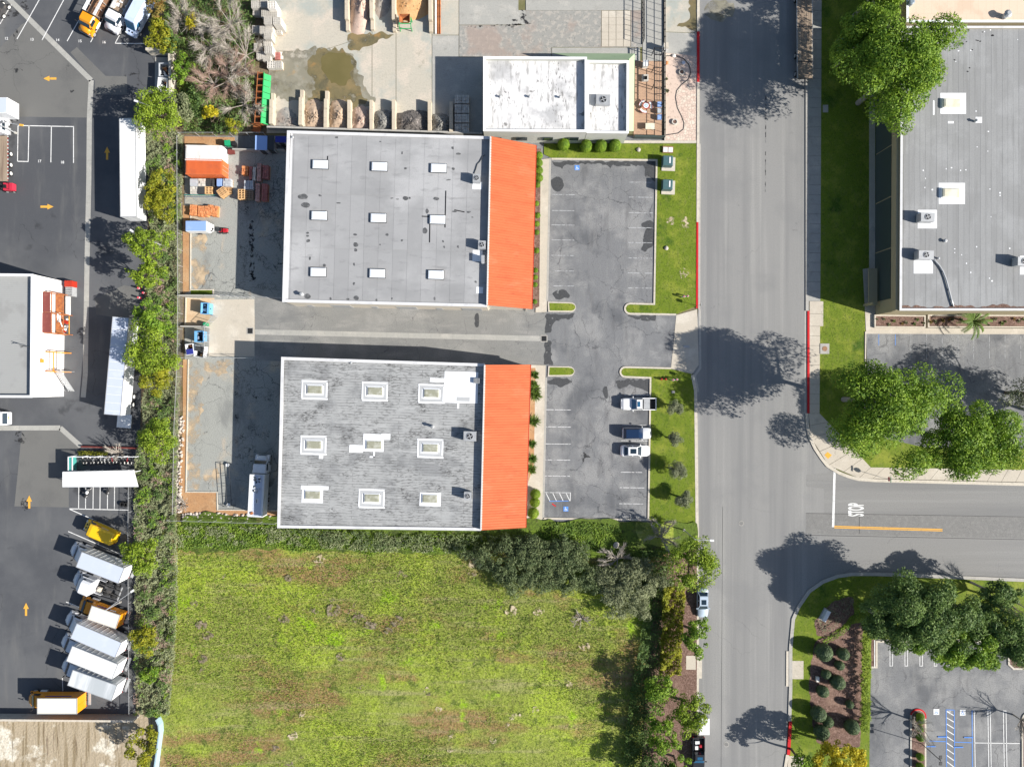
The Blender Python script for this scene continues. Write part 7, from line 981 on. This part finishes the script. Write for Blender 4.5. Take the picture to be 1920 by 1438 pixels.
for i in range(8):
    r_, c_ = divmod(i, 2); p = P(859 + c_ * 14, 186 + r_ * 18, 1.0); stack('block_pallet', 'bluish shaded pallet of paving blocks behind the white office', 859 + c_ * 14, 186 + r_ * 18, 1.15, 1.4, 1.0, 'block_grey', 0, 'shaded paving block pallets', 'tiles')
# green steel rack
o = thing('steel_rack', 'long green and rust steel bin rack beside the block pallets', 'rack', P(494, 186, 1).xy.to_3d(), R(-3.6))
for i in range(9): b = MB(); b.box((-.5, -4.1 + i * 1.02, .75), (1.0, .1, 1.5)); b.part('divider', m['rust_steel'], o)
for i in range(8): MB().box((-.45, -3.6 + i * 1.02, .3), (.9, .9, .06)).part('bin_floor', m['maroon_sheet'], o); b = MB(); b.box((.45, -3.6 + i * 1.02, 1.0), (1.15, .94, .07), 0, 0, R(42)); b.part('green_panel', m['rack_green'], o)
for z in (.1, 1.5): MB().box((-1.0, 0, z), (.1, 8.4, .1)).part('rail', m['rust_steel'], o)
MB().box((.02, 0, 1.5), (.1, 8.4, .1)).part('rail', m['rack_green'], o)
o = thing('hand_cart', 'rusty orange cage cart at the foot of the green rack', 'cart', P(479, 241, .8).xy.to_3d(), R(-15))
for s in (-1, 1):
    for k in range(5): MB().box((-.6 + k * .3, s * .5, .7), (.05, .05, .9)).part('bar', m['rust_steel'], o)
    MB().box((0, s * .5, 1.15), (1.3, .06, .06)).part('rail', m['rust_steel'], o); wheel(o, .4, s * .55, .2, .1)
MB().box((0, 0, .3), (1.3, 1.0, .06)).part('bed', m['rust_steel'], o)
# material bays
def bay(px, label, h=1.35, w=.55): 
    pts = Q(px); n = max(2, round((pts[1] - pts[0]).length / 1.5)); o = thing('bay_divider', label, 'divider wall', (pts[0].x, pts[0].y, 0), 0, 'divider walls of the material bays'); d = pts[1] - pts[0]; rz = math.atan2(d.y, d.x)
    for r_ in range(2):
        k = n if r_ == 0 else n - (1 if n > 3 else 0)
        for i in range(k): c = pts[0] + d * ((n - k + i + .5) / n); MB().box((c.x, c.y, (r_ + .5) * h / 2), (d.length / n * .985, w * random.uniform(.94, 1.05), h / 2 * .98), rz).part('concrete_block', m['bay_wall'], o, True)
    return o
for i, (x, y0, y1) in enumerate(((514, 178, 238), (568.5, 172, 240), (615, 174, 245), (658, 194, 247), (699, 194, 249), (740.5, 193, 249), (807, 194, 251), (847, 197, 253))): bay([(x, y0), (x - (1 if i < 3 else 0), y1)], ('cream block divider beside the green steel rack', 'cream block divider between gravel spread and orange-cast sand', 'cream block divider between the two tan sand heaps', 'cream block divider between tan sand and pinkish gravel', 'cream block divider between pinkish and grey gravel', 'cream block divider between grey and dark speckled gravel', 'cream block divider where the office shade begins', 'shaded block divider beside the paving block pallets')[i])
for x, y1, l in ((654, 62, 'pale divider at the west side of the big crushed stone heap'), (700, 60, 'pale divider between crushed stone and grey-green fines'), (741, 63, 'pale divider between grey-green fines and wood chips'), (809, 64, 'pale divider between wood chips and the long pipes')): bay([(x, y1), (x - 1, -40)], l, 1.5, .55)
wallthing('bay_back_wall', 'low back wall of the material bays along the membrane roof', [(505, 243), (905, 255)], .3, 1.2, 'kerb_grey')
def pile(nm, label, px, mat, hgt, seed, cat='heap', lean=(0, 0)):
    rs = np.random.RandomState(seed); W = Q(px); c = sum(W, Vector()) / len(W) + Vector((lean[0], lean[1], 0)); o = thing(nm, label, cat, (c.x, c.y, .02)); n = 28; rg = 9; outl = []; J = jag(W, .15, .4, seed)
    import bisect
    ang = sorted((math.atan2(p.y - c.y, p.x - c.x), (Vector(p) - c.xy).length) for p in J); vs = []; fs = []
    for r_ in range(rg + 1):
        t = r_ / rg
        for i in range(n):
            a = -math.pi + 2 * math.pi * i / n; k = min(ang, key=lambda q: abs((q[0] - a + math.pi) % (2 * math.pi) - math.pi)); R_ = k[1] * t; z = hgt * max(0, (1 - t) ** .85) * (1 + rs.normal() * .1) if t < 1 else 0; vs.append((R_ * math.cos(a), R_ * math.sin(a), max(0, z)))
    for r_ in range(rg): fs += [(r_ * n + i, (r_ + 1) * n + i, (r_ + 1) * n + (i + 1) % n, r_ * n + (i + 1) % n) for i in range(n)]
    MB().add(vs, fs).part('mound', m[mat], o, smooth=True, fix=False); rr = random.Random(seed)
    b = MB()
    for k in range(60):
        v = vs[rr.randrange(n, len(vs))]; b.box((v[0] + rr.uniform(-.1, .1), v[1] + rr.uniform(-.1, .1), v[2] + .03), (rr.uniform(.08, .25), rr.uniform(.08, .2), .1), rr.uniform(0, 3))
    x = b.part('loose_pieces', m[mat], o); x['kind'] = 'stuff'; return o
for nm, l, px, mat, h, s, ln in (('gravel_heap', 'thin grey gravel spread in the westernmost bay', [(518, 212), (535, 200), (552, 212), (563, 228), (563, 241), (518, 241)], 'concrete_rough', .35, 1, -.6), ('sand_heap', 'tan sand heap with an orange cast beside the puddle', [(573, 190), (592, 186), (611, 194), (611, 243), (573, 242)], 'sand_tan', .8, 2, -1), ('sand_heap', 'large tan sand heap in the third bay', [(619, 190), (640, 186), (655, 196), (655, 246), (619, 245)], 'sand_tan', 1.1, 3, -.8), ('stone_heap', 'pinkish gravel heap in the fourth bay', [(661, 202), (680, 198), (696, 206), (696, 247), (661, 247)], 'stone_pink', 1.0, 4, -.8), ('gravel_heap', 'grey gravel heap with a straight shadow in the fifth bay', [(702, 212), (716, 206), (738, 210), (738, 249), (702, 249)], 'gravel_grey', 1.1, 5, -.7), ('gravel_heap', 'dark speckled gravel heap in the widest bay', [(743, 214), (770, 206), (804, 210), (804, 250), (743, 250)], 'gravel_dark', 1.1, 6, -.8), ('gravel_heap', 'dark gravel heap in the shaded end bay', [(810, 216), (828, 210), (844, 220), (844, 252), (810, 252)], 'gravel_grey', 1.0, 7, -.7), ('stone_heap', 'big pinkish crushed stone heap in the northern bay', [(657, -34), (680, -36), (697, -30), (697, 10), (692, 30), (690, 50), (694, 62), (672, 67), (657, 62)], 'stone_pink', 1.5, 8, .5), ('gravel_heap', 'grey-green fines in the northern bay beside crushed stone', [(703, -34), (738, -34), (737, 0), (726, 28), (704, 40)], 'concrete_rough', .6, 9, 1), ('chip_heap', 'bright orange-tan wood chip heap around the hopper', [(744, -34), (790, -36), (806, -30), (806, 24), (790, 36), (760, 42), (744, 36)], 'bark_chips', 1.2, 10, 1.5)): pile(nm, l, px, mat, h, s, lean=(0, ln))
o = thing('hopper', 'rusty hopper on a green steel stand in the wood chip bay', 'hopper', P(760, 42, 1.2).xy.to_3d()); b = MB(); b.loft([[(x, y, 1.0) for x, y in ((-.35, -.2), (.35, -.2), (.35, .4), (-.35, .4))], [(x, y, 2.0) for x, y in ((-.85, -.4), (.85, -.4), (.85, .9), (-.85, .9))]], cap=False); b.part('bucket', m['rust_steel'], o)
for x in (-.95, .95):
    for y in (-.9, .6): MB().box((x, y, .8), (.12, .12, 1.6)).part('leg', m['rack_green'], o)
    MB().box((x, -.15, 1.55), (.12, 1.6, .12)).part('side_rail', m['rack_green'], o)
for y in (-.9, -.4): MB().box((0, y, .9 if y < -.5 else 1.5), (1.9, .1, .1)).part('cross_rail', m['rack_green'], o)
for k in range(3): b = MB(); a_, q_ = P(817 + k * 4, 64, .2), P(817 + k * 4, -30, .2); b.tube([a_, q_], .13, 8); b.solo('steel_pipe', m['rust_steel' if k else 'box_white'], ('rusty' if k else 'white') + ' long pipe lying beside the last northern bay' + (', furthest from the bay wall' if k == 2 else ''), 'pipe')
# riprap
def rocks(name, label, px, n, sz, seed, base=.02):
    rr = random.Random(seed); b = MB(); W = Q(px)
    for i in range(n):
        t = rr.random() * (len(W) - 1); k = int(t); p = W[k].lerp(W[min(k + 1, len(W) - 1)], t - k) + Vector((rr.uniform(-.45, .45), rr.uniform(-.45, .45), 0)); s = sz * rr.uniform(.5, 1.3); th = rr.uniform(0, 3); rg = []
        for z, f in ((0, .9), (.45, 1.0), (.8, .7), (1.0, .3)): rg.append([(p.x + s * f * rr.uniform(.8, 1.15) * math.cos(th + q * 1.047), p.y + s * f * rr.uniform(.8, 1.15) * math.sin(th + q * 1.047) * .8, base + s * z) for q in range(6)])
        b.loft(rg)
    o = b.struct(name, m['rock'], 'stuff', True); o['label'] = label; o['category'] = 'rocks'
rocks('riprap', 'row of pale rocks between shrubs and the southern rear yard', [(341, 785), (337, 850), (335, 920), (334, 958)], 190, .22, 2); rocks('riprap', 'row of pale rocks along the fence below the service truck', [(340, 966), (420, 967), (505, 969)], 150, .22, 3)
# ---- front of the workshops: transformers, boulders, small fittings
for x, y, y1, l in ((1250, 306, 321, 'dark teal transformer cabinet on a white pad next to the rust-stained vault'), (1249.5, 350, 363, 'dark teal transformer cabinet with a pale door, south of the other one')):
    o = thing('transformer', l, 'transformer', P(x, y + 2).xy.to_3d() + Vector((0, 0, .1)), R(-2)); MB().box((.25, -.05, .07), (2.2, 2.25, .14)).part('pad', m['roof_coat'] if 'x' == 'y' else m['kerb'], o); b = MB(); b.loft([[(sx * .8 - .1, sy * .8 + .1, z) for sx, sy in ((-1, -1), (1, -1), (1, 1), (-1, 1))] for z in (.14, 1.35)] + [[(sx * .72 - .16, sy * .72 + .1, 1.45) for sx, sy in ((-1, -1), (1, -1), (1, 1), (-1, 1))]]); b.part('cabinet', m['utility_teal'], o); MB().box((.62, .1, .6), (.06, 1.3, .8)).part('door', m['metal_blueish'], o); MB().box((.18, .15, 1.47), (.22, 1.0, .04)).part('notice_plate', m['box_white'], o)
o = thing('utility_vault', 'low rust-stained white utility vault on the lawn corner', 'utility box', P(1251.5, 282).xy.to_3d() + Vector((0, 0, .1)), R(-2)); MB().box((0, 0, .15), (1.7, 1.05, .3)).part('box', m['rust_load'], o)
for s in (-1, 1): MB().box((s * .42, -.06, .32), (.72, .8, .04)).part('lid', m['container_white'], o)
def boulder(label, px, py, r, base=.1, mat='rock', group=None):
    rr = random.Random(int(px)); p = P(px, py); rg = []
    for z, f in ((0, .95), (.35, 1.05), (.7, .8), (.95, .35)): rg.append([(p.x + r * f * rr.uniform(.85, 1.15) * math.cos(q * .785), p.y + r * f * rr.uniform(.85, 1.15) * math.sin(q * .785), base + r * z) for q in range(8)])
    MB().loft(rg).solo('boulder', m[mat], label, 'boulder', group)
boulder('white boulder alone on the lawn beside the northern lot', 1249, 466, .35); boulder('pale round stone on the lawn near the domed shrubs', 1197, 282, .35); boulder('pale leaning boulder in the weeds beside the dark bushes', 1155, 1021, .5, .2)
def backflow(label, px, py, mat='galvanised'):
    o = thing('backflow_valve', label, 'valve', P(px, py).xy.to_3d() + Vector((0, 0, .1)), .1); b = MB(); b.tube([(-.5, 0, 0), (-.5, 0, .7), (-.35, 0, .8), (.35, 0, .8), (.5, 0, .7), (.5, 0, 0)], .09, 8); b.part('pipe', m[mat], o)
    for s in (-1, 1): MB().cyl((s * .3, 0, .8), .16, .22, 10).part('valve_body', m['box_white'], o); MB().cyl((s * .3, 0, 1.02), .12, .03, 10).part('handwheel', m['deep_red'], o)
backflow('pipe backflow assembly on the northern lawn near the driveway', 1283, 557); backflow('white pipe assembly on the southern lawn near the driveway', 1263, 712); 
for x, l in ((1238.5, 'first red hydrant post on the southern lawn from the lot'), (1246.5, 'second red hydrant post on the southern lawn from the lot')): o = thing('hydrant_post', l, 'hydrant', P(x, 711).xy.to_3d() + Vector((0, 0, .1))); MB().cyl((0, 0, 0), .14, .6, 10).part('barrel', m['deep_red'], o); MB().cyl((0, 0, .6), .17, .14, 10, r2=.06).part('bonnet', m['deep_red'], o); MB().box((0, 0, .45), (.44, .12, .12)).part('nozzle', m['deep_red'], o)
def post_sign(label, px, py, mat='box_white', h=2.2, rz=0, face=(.5, .6)):
    o = thing('road_sign', label, 'sign', P(px, py).xy.to_3d() + Vector((0, 0, .1)), rz); MB().cyl((0, 0, 0), .035, h, 6).part('post', m['galvanised'], o); MB().box((.04, 0, h - face[1] / 2), (.02, face[0], face[1])).part('plate', m[mat], o); return o
post_sign('small sign post at the red kerb north of the driveway', 1307, 574); post_sign('small white sign post at the driveway corner of the southern lawn', 1294, 710)
o = post_sign('stop sign on a tall post at the side street corner', 1650, 894, 'deep_red', 2.9, 0, (.1, .1)); b = MB(); b.add([(.05, .38 * math.cos(R(22.5 + 45 * k)), 2.45 + .38 * math.sin(R(22.5 + 45 * k))) for k in range(8)] + [(.075, .38 * math.cos(R(22.5 + 45 * k)), 2.45 + .38 * math.sin(R(22.5 + 45 * k))) for k in range(8)], [tuple(range(7, -1, -1)), tuple(range(8, 16))] + [(k, (k + 1) % 8, 8 + (k + 1) % 8, 8 + k) for k in range(8)]); b.part('octagon', m['deep_red'], o); MB().box((.06, 0, 3.0), (.03, .9, .2)).part('street_name_blade', m['bin_green'], o)
def lamp(label, base_px, h, head, kind='box', mat='galvanised', headmat='box_white', base=0.0):
    bp = P(*base_px); hp = P(*head, h); o = thing('street_lamp', label, 'lamp post', (bp.x, bp.y, base)); b = MB(); b.tube([(bp.x, bp.y, base), (bp.x, bp.y, h * .6), (bp.x, bp.y, h)], [.1, .08, .06], 8); b.part('pole', m[mat], o, True); b = MB(); b.tube([(bp.x, bp.y, h - .05), ((bp.x + hp.x) / 2, (bp.y + hp.y) / 2, h + .12), (hp.x, hp.y, h)], .045, 6); b.part('arm', m[mat], o, True)
    d = (hp - bp).xy; rz = math.atan2(d.y, d.x) if d.length > .3 else 0; MB().box((hp.x, hp.y, h), (.6, .3, .12), rz).part('lamp_head', m[headmat], o, True); MB().box((hp.x, hp.y, h - .085), (.45, .22, .03), rz).part('lens', m['lamp_clear'], o, True); MB().cyl((bp.x, bp.y, base), .2, .3, 10).part('footing', m['kerb_grey'], o, True)
lamp('lamp post at the round yellow-green tree of the truck lot', (318, 229), 6.75, (255, 190)); lamp('lamp post above the spreading light green tree of the truck lot', (308, 462), 6.55, (247, 433)); lamp('street lamp with a long arm over the main street', (1282, 993), 7.0, (1335, 1013)); lamp('yellow-headed lamp beside the white box trailer', (30, 250), 5.2, (40, 235), headmat='paint_yellow'); lamp('short twin lamp mast behind the white tractor unit', (226, 1128), 4.2, (248, 1108))
o = thing('street_lamp', 'dark twin-headed lamp mast on the red-kerbed island', 'lamp post', P(1727, 1393).xy.to_3d() + Vector((0, 0, .15))); MB().tube([(0, 0, 0), (0, 0, 5)], .06, 8).part('pole', m['metal_dark'], o)
for s_ in (-1, 1): MB().box((0, s_ * .5, 4.95), (.45, .5, .12)).part('lamp_head', m['metal_dark'], o); MB().box((0, s_ * .2, 4.95), (.06, .4, .06)).part('arm', m['metal_dark'], o)
# bollards in the lot, canopy and enclosure
for x, y, l in ((259, 540, 'red and white bollard under the compact light green tree'), (268, 549, 'short red bollard between two red and white ones'), (259, 558, 'red and white bollard south of the short red one')): o = thing('bollard', l, 'bollard', P(x, y, .8).xy.to_3d()); MB().cyl((0, 0, 0), .16, .95, 10).part('post', m['truck_red'], o); MB().cyl((0, 0, .6), .165, .15, 10).part('band', m['box_white'], o); MB().cyl((0, 0, .95), .15, .08, 10, r2=.05).part('cap', m['truck_red'], o)
cpy = [P(x, y, 2.45) for x, y in ((118, 885), (250, 882), (258, 912), (118, 912.5))]; c = sum(cpy, Vector()) / 4; o = thing('canopy', 'long white canopy roof over the motorcycle stalls', 'canopy', (c.x, c.y, 0)); b = MB(); b.prism(cpy, 2.36, 2.45); b.part('roof', m['wall_white'], o, True); b = MB(); b.ribbon(cpy, .1, 2.3, 2.5, closed=True); b.part('edge_trim', m['box_white'], o, True)
for t in (.04, .34, .66, .96):
    for a_, q_ in ((cpy[0], cpy[1]), (cpy[3], cpy[2])): p = a_.lerp(q_, t) + (c - a_.lerp(q_, t)) * .06; MB().box((p.x, p.y, 1.18), (.12, .12, 2.36)).part('post', m['galvanised'], o, True)
ex0, ex1, ey0, ey1 = P(128, 857, 2.1).x, P(255, 857, 2.1).x, P(128, 856.5, 2.1).y, P(128, 884, 2.1).y; o = thing('bike_enclosure', 'white-framed enclosure with teal screen end and stored bicycles', 'enclosure', ((ex0 + ex1) / 2, (ey0 + ey1) / 2, 0))
for y in (ey0, ey1): MB().box(((ex0 + ex1) / 2, y, 2.1), (ex1 - ex0, .12, .12)).part('top_rail', m['box_white'], o, True)
for x in (ex0, ex0 + .65): MB().box((x, (ey0 + ey1) / 2, 2.1), (.12, ey0 - ey1, .12)).part('end_rail', m['box_white'], o, True)
for i in range(6):
    for y in (ey0, ey1): MB().box((ex0 + (ex1 - ex0) * i / 5, y, 1.05), (.1, .1, 2.1)).part('post', m['box_white'], o, True)
MB().box((ex0 + .02, (ey0 + ey1) / 2, 1.05), (.03, ey0 - ey1 - .1, 2.0)).part('end_screen', m['teal_screen'], o, True); MB().box((ex0 + .33, (ey0 + ey1) / 2, 2.06), (.6, ey0 - ey1 - .1, .03)).part('top_screen', m['teal_screen'], o, True); MB().box(((ex0 + ex1) / 2, ey0 - .03, 1.0), (ex1 - ex0 - .2, .03, 1.9)).part('side_screen', m['chain_mesh'], o, True)
rr = random.Random(8)
for i in range(14):
    x = ex0 + 1.3 + i * .62; y = ey0 - .7 + rr.uniform(-.1, .1); oo = thing('bicycle', 'bicycle stored upright inside the white-framed enclosure', 'bicycle', (x, y, 0), R(90) + rr.uniform(-.2, .2), 'bicycles in the enclosure'); wheel(oo, .5, 0, .33, .05, 'rim_white'); wheel(oo, -.5, 0, .33, .05, 'rim_white'); b = MB(); b.tube([(-.5, 0, .33), (-.1, 0, .75), (.35, 0, .75), (.5, 0, .33)], .03); b.tube([(-.1, 0, .75), (0, 0, .33), (.35, 0, .75)], .025); b.part('frame', m[rr.choice(['deep_red', 'car_black', 'box_white', 'metal_grey'])], oo); b = MB(); b.tube([(.38, -.28, .98), (.36, 0, .95), (.38, .28, .98)], .025); b.tube([(.36, 0, .95), (.36, 0, .72)], .025); b.part('handlebar', m['trim_black'], oo); MB().box((-.16, 0, .92), (.24, .12, .06)).part('saddle', m['trim_black'], oo)
# ---- office patio
o = thing('pergola', 'black slatted pergola beside the iron fence of the office patio', 'pergola', P(1236, 140, 2.4).xy.to_3d())
for x in (-.75, .75):
    for y in (-4.2, -1.4, 1.4, 4.2): MB().box((x, y, 1.2), (.1, .1, 2.4)).part('post', m['black_iron'], o)
    MB().box((x, 0, 2.4), (.1, 8.8, .12)).part('beam', m['black_iron'], o)
for k in range(9): MB().box((0, -4.2 + k * 1.05, 2.46), (1.7, .09, .08)).part('rafter', m['black_iron'], o)
for k in range(3): MB().box((-.4 + k * .4, 0, 2.52), (.06, 8.6, .03)).part('slat', m['metal_dark'], o)
tp = P(1211.5, 198, .8); o = thing('patio_table', 'round white patio table with a red rim and blue rings', 'table', (tp.x, tp.y, .03)); MB().cyl((0, 0, .68), .56, .04, 24).part('tabletop', m['deep_red'], o); MB().cyl((0, 0, .722), .44, .012, 24).part('painted_disc', m['box_white'], o); MB().cyl((0, 0, .735), .26, .01, 20).part('painted_ring', m['bin_blue'], o); MB().cyl((0, 0, .746), .14, .008, 16).part('painted_centre', m['box_white'], o); MB().cyl((0, 0, 0), .06, .68, 8).part('leg', m['galvanised'], o)
for a, l in ((140, 'red and white curved patio bench on the office wall side'), (15, 'red and white curved patio bench on the iron fence side'), (245, 'red and white curved patio bench on the southern side')):
    o = thing('patio_bench', l, 'bench', (tp.x, tp.y, .03)); arcp = [(.95 * math.cos(R(a + d)), .95 * math.sin(R(a + d))) for d in range(-38, 39, 12)]; b = MB(); b.ribbon(arcp, .34, .4, .45); b.part('seat', m['box_white'], o); b = MB(); b.ribbon([(x * 1.2, y * 1.2) for x, y in arcp], .05, .38, .47); b.part('rim', m['deep_red'], o)
    for d in (-30, 30): MB().box((.95 * math.cos(R(a + d)), .95 * math.sin(R(a + d)), .2), (.06, .06, .4)).part('leg', m['galvanised'], o)
o = thing('cabinet', 'pale square cabinet in the shade of the office patio', 'cabinet', P(1211, 119, 1).xy.to_3d()); MB().box((0, 0, .5), (.8, .9, 1.0)).part('body', m['block_white'], o); MB().box((0, 0, 1.02), (.88, .98, .05)).part('top', m['box_white'], o)
o = thing('fire_pit', 'square black fire pit in the shade of the office patio', 'fire pit', P(1210, 146, .5).xy.to_3d()); b = MB(); b.ribbon([(-.42, -.42), (.42, -.42), (.42, .42), (-.42, .42)], .2, 0, .5, closed=True); b.part('surround', m['block_grey'], o); MB().box((0, 0, .15), (.7, .7, .3)).part('bowl', m['trim_black'], o)
o = thing('work_table', 'pale green glass table at the south end of the office patio', 'table', P(1219, 237, .8).xy.to_3d()); MB().box((0, 0, .78), (1.5, 1.0, .05)).part('tabletop', m['skylight_cream'], o)
for x in (-.65, .65):
    for y in (-.42, .42): MB().box((x, y, .38), (.06, .06, .76)).part('leg', m['galvanised'], o)
for i in range(3): stack('boxed_goods', 'bluish boxed goods at the iron fence inside the patio, ' + ('north end' if i == 0 else 'middle' if i == 1 else 'south end'), 1237, 195 + i * 12, .7, .8, .7, 'blue_sheet' if i != 1 else 'plastic_wrap', 0, None, 'wrap')
for x, y, l in ((1277.5, 137, 'round stone ring planter in the shaded pebble bed'), (1264.5, 230, 'round stone ring planter in the sunlit pebble bed')): o = thing('ring_planter', l, 'planter', P(x, y).xy.to_3d() + Vector((0, 0, .05))); b = MB(); b.ribbon([(.4 * math.cos(R(a)), .4 * math.sin(R(a))) for a in range(0, 360, 20)], .14, 0, .3, closed=True); b.part('ring', m['block_grey'], o); MB().cyl((0, 0, 0), .32, .2, 16).part('soil', m['mulch'], o)
o = thing('gate_pier', 'white square pier where the iron fence meets the driveway', 'pier', P(1249, 86, 1.5).xy.to_3d()); MB().box((0, 0, .75), (.7, .9, 1.5)).part('shaft', m['wall_white'], o); MB().box((0, 0, 1.53), (.8, 1.0, .07)).part('cap', m['kerb'], o)
a_, q_ = P(1205, -60, .4), P(1205, 82, .4); o = thing('sliding_gate', 'black sliding gate leaf standing open across the supply yard', 'gate', ((a_.x + q_.x) / 2, (a_.y + q_.y) / 2, 0))
for z in (.1, 1.0, 1.9): b = MB(); b.tube([(a_.x, a_.y, z), (q_.x, q_.y, z)], .06, 4); b.part('rail', m['black_iron'], o, True)
for i in range(16): p = a_.lerp(q_, i / 15); MB().box((p.x, p.y, 1.0), (.05, .05, 1.8)).part('picket', m['black_iron'], o, True)
for x, y, l, mat in ((1263, 106, 'white rounded bench stone at the driveway edge of the flagstones', 'block_white'), (1281, 119, 'pair of bluish stones in the shaded flagstones', 'pale_blue_skytint'), (1250, 119, 'terracotta pot beside the iron fence', 'clay_orange')): boulder(l, x, y, .3, .05, mat)
spiky('bed_plant', 'small dark spiky plant in the pebble bed at the fence', 1250, 148, 4, 40, 'leaf_deep', None, .3, .05); spiky('bed_plant', 'pale agave in the pebble bed at the fence', 1251, 170, 6, 40, 'leaf_olive', None, .3, .05)
# ---- east side: verge boxes, monument sign
o = thing('verge_cabinet', 'green cabinet on a pale pad in the shaded verge lawn', 'utility box', P(1579, 87).xy.to_3d() + Vector((0, 0, .1))); MB().box((0, 0, .06), (1.7, 2.1, .12)).part('pad', m['kerb_grey'], o); b = MB(); b.loft([[(sx * k * .65, sy * k * .8, z) for sx, sy in ((-1, -1), (1, -1), (1, 1), (-1, 1))] for k, z in ((1, .12), (1, 1.0), (.7, 1.15))]); b.part('cabinet', m['utility_teal'], o)
o = thing('meter_vault', 'pale square vault lid with a round cover beside the red-kerb sidewalk', 'utility box', P(1545.5, 654).xy.to_3d() + Vector((0, 0, .1))); MB().box((0, 0, .04), (1.5, 1.7, .1)).part('frame', m['kerb_grey'], o); MB().cyl((0, 0, .08), .42, .04, 18).part('cover', m['rust_load'], o)
MB().box(P(1547, 205) + Vector((0, 0, .15)), (.85, 1.2, .12)).solo('vault_lid', m['kerb_grey'], 'plain grey vault lid on the shaded verge below the huge tree', 'utility box')
o = thing('monument_sign', 'low pale blue monument sign in the curved corner bed', 'sign', P(1549.5, 1155, 1.2).xy.to_3d() + Vector((0, 0, .1)), R(62)); MB().box((0, 0, .55), (1.75, .5, 1.1)).part('body', m['pale_blue_skytint'], o); MB().box((0, 0, 1.14), (1.9, .62, .1)).part('cap', m['box_white'], o); MB().box((0, 0, .06), (2.1, .8, .14)).part('base', m['kerb_grey'], o)
MB().box(P(1531, 1271) + Vector((0, 0, .3)), (.45, .8, .5)).solo('utility_pedestal', m['block_white'], 'cream utility pedestal among the globe shrubs', 'utility box'); MB().box(P(1287, 650) + Vector((0, 0, .06)), (1.0, .4, .08)).solo('survey_plate', m['metal_grey'], 'small metal plate lying on the driveway apron', 'plate'); MB().box(P(1262, 735) + Vector((0, 0, .14)), (.5, .4, .1)).solo('valve_box', m['kerb_grey'], 'grey valve box lid on the southern lawn', 'utility box')
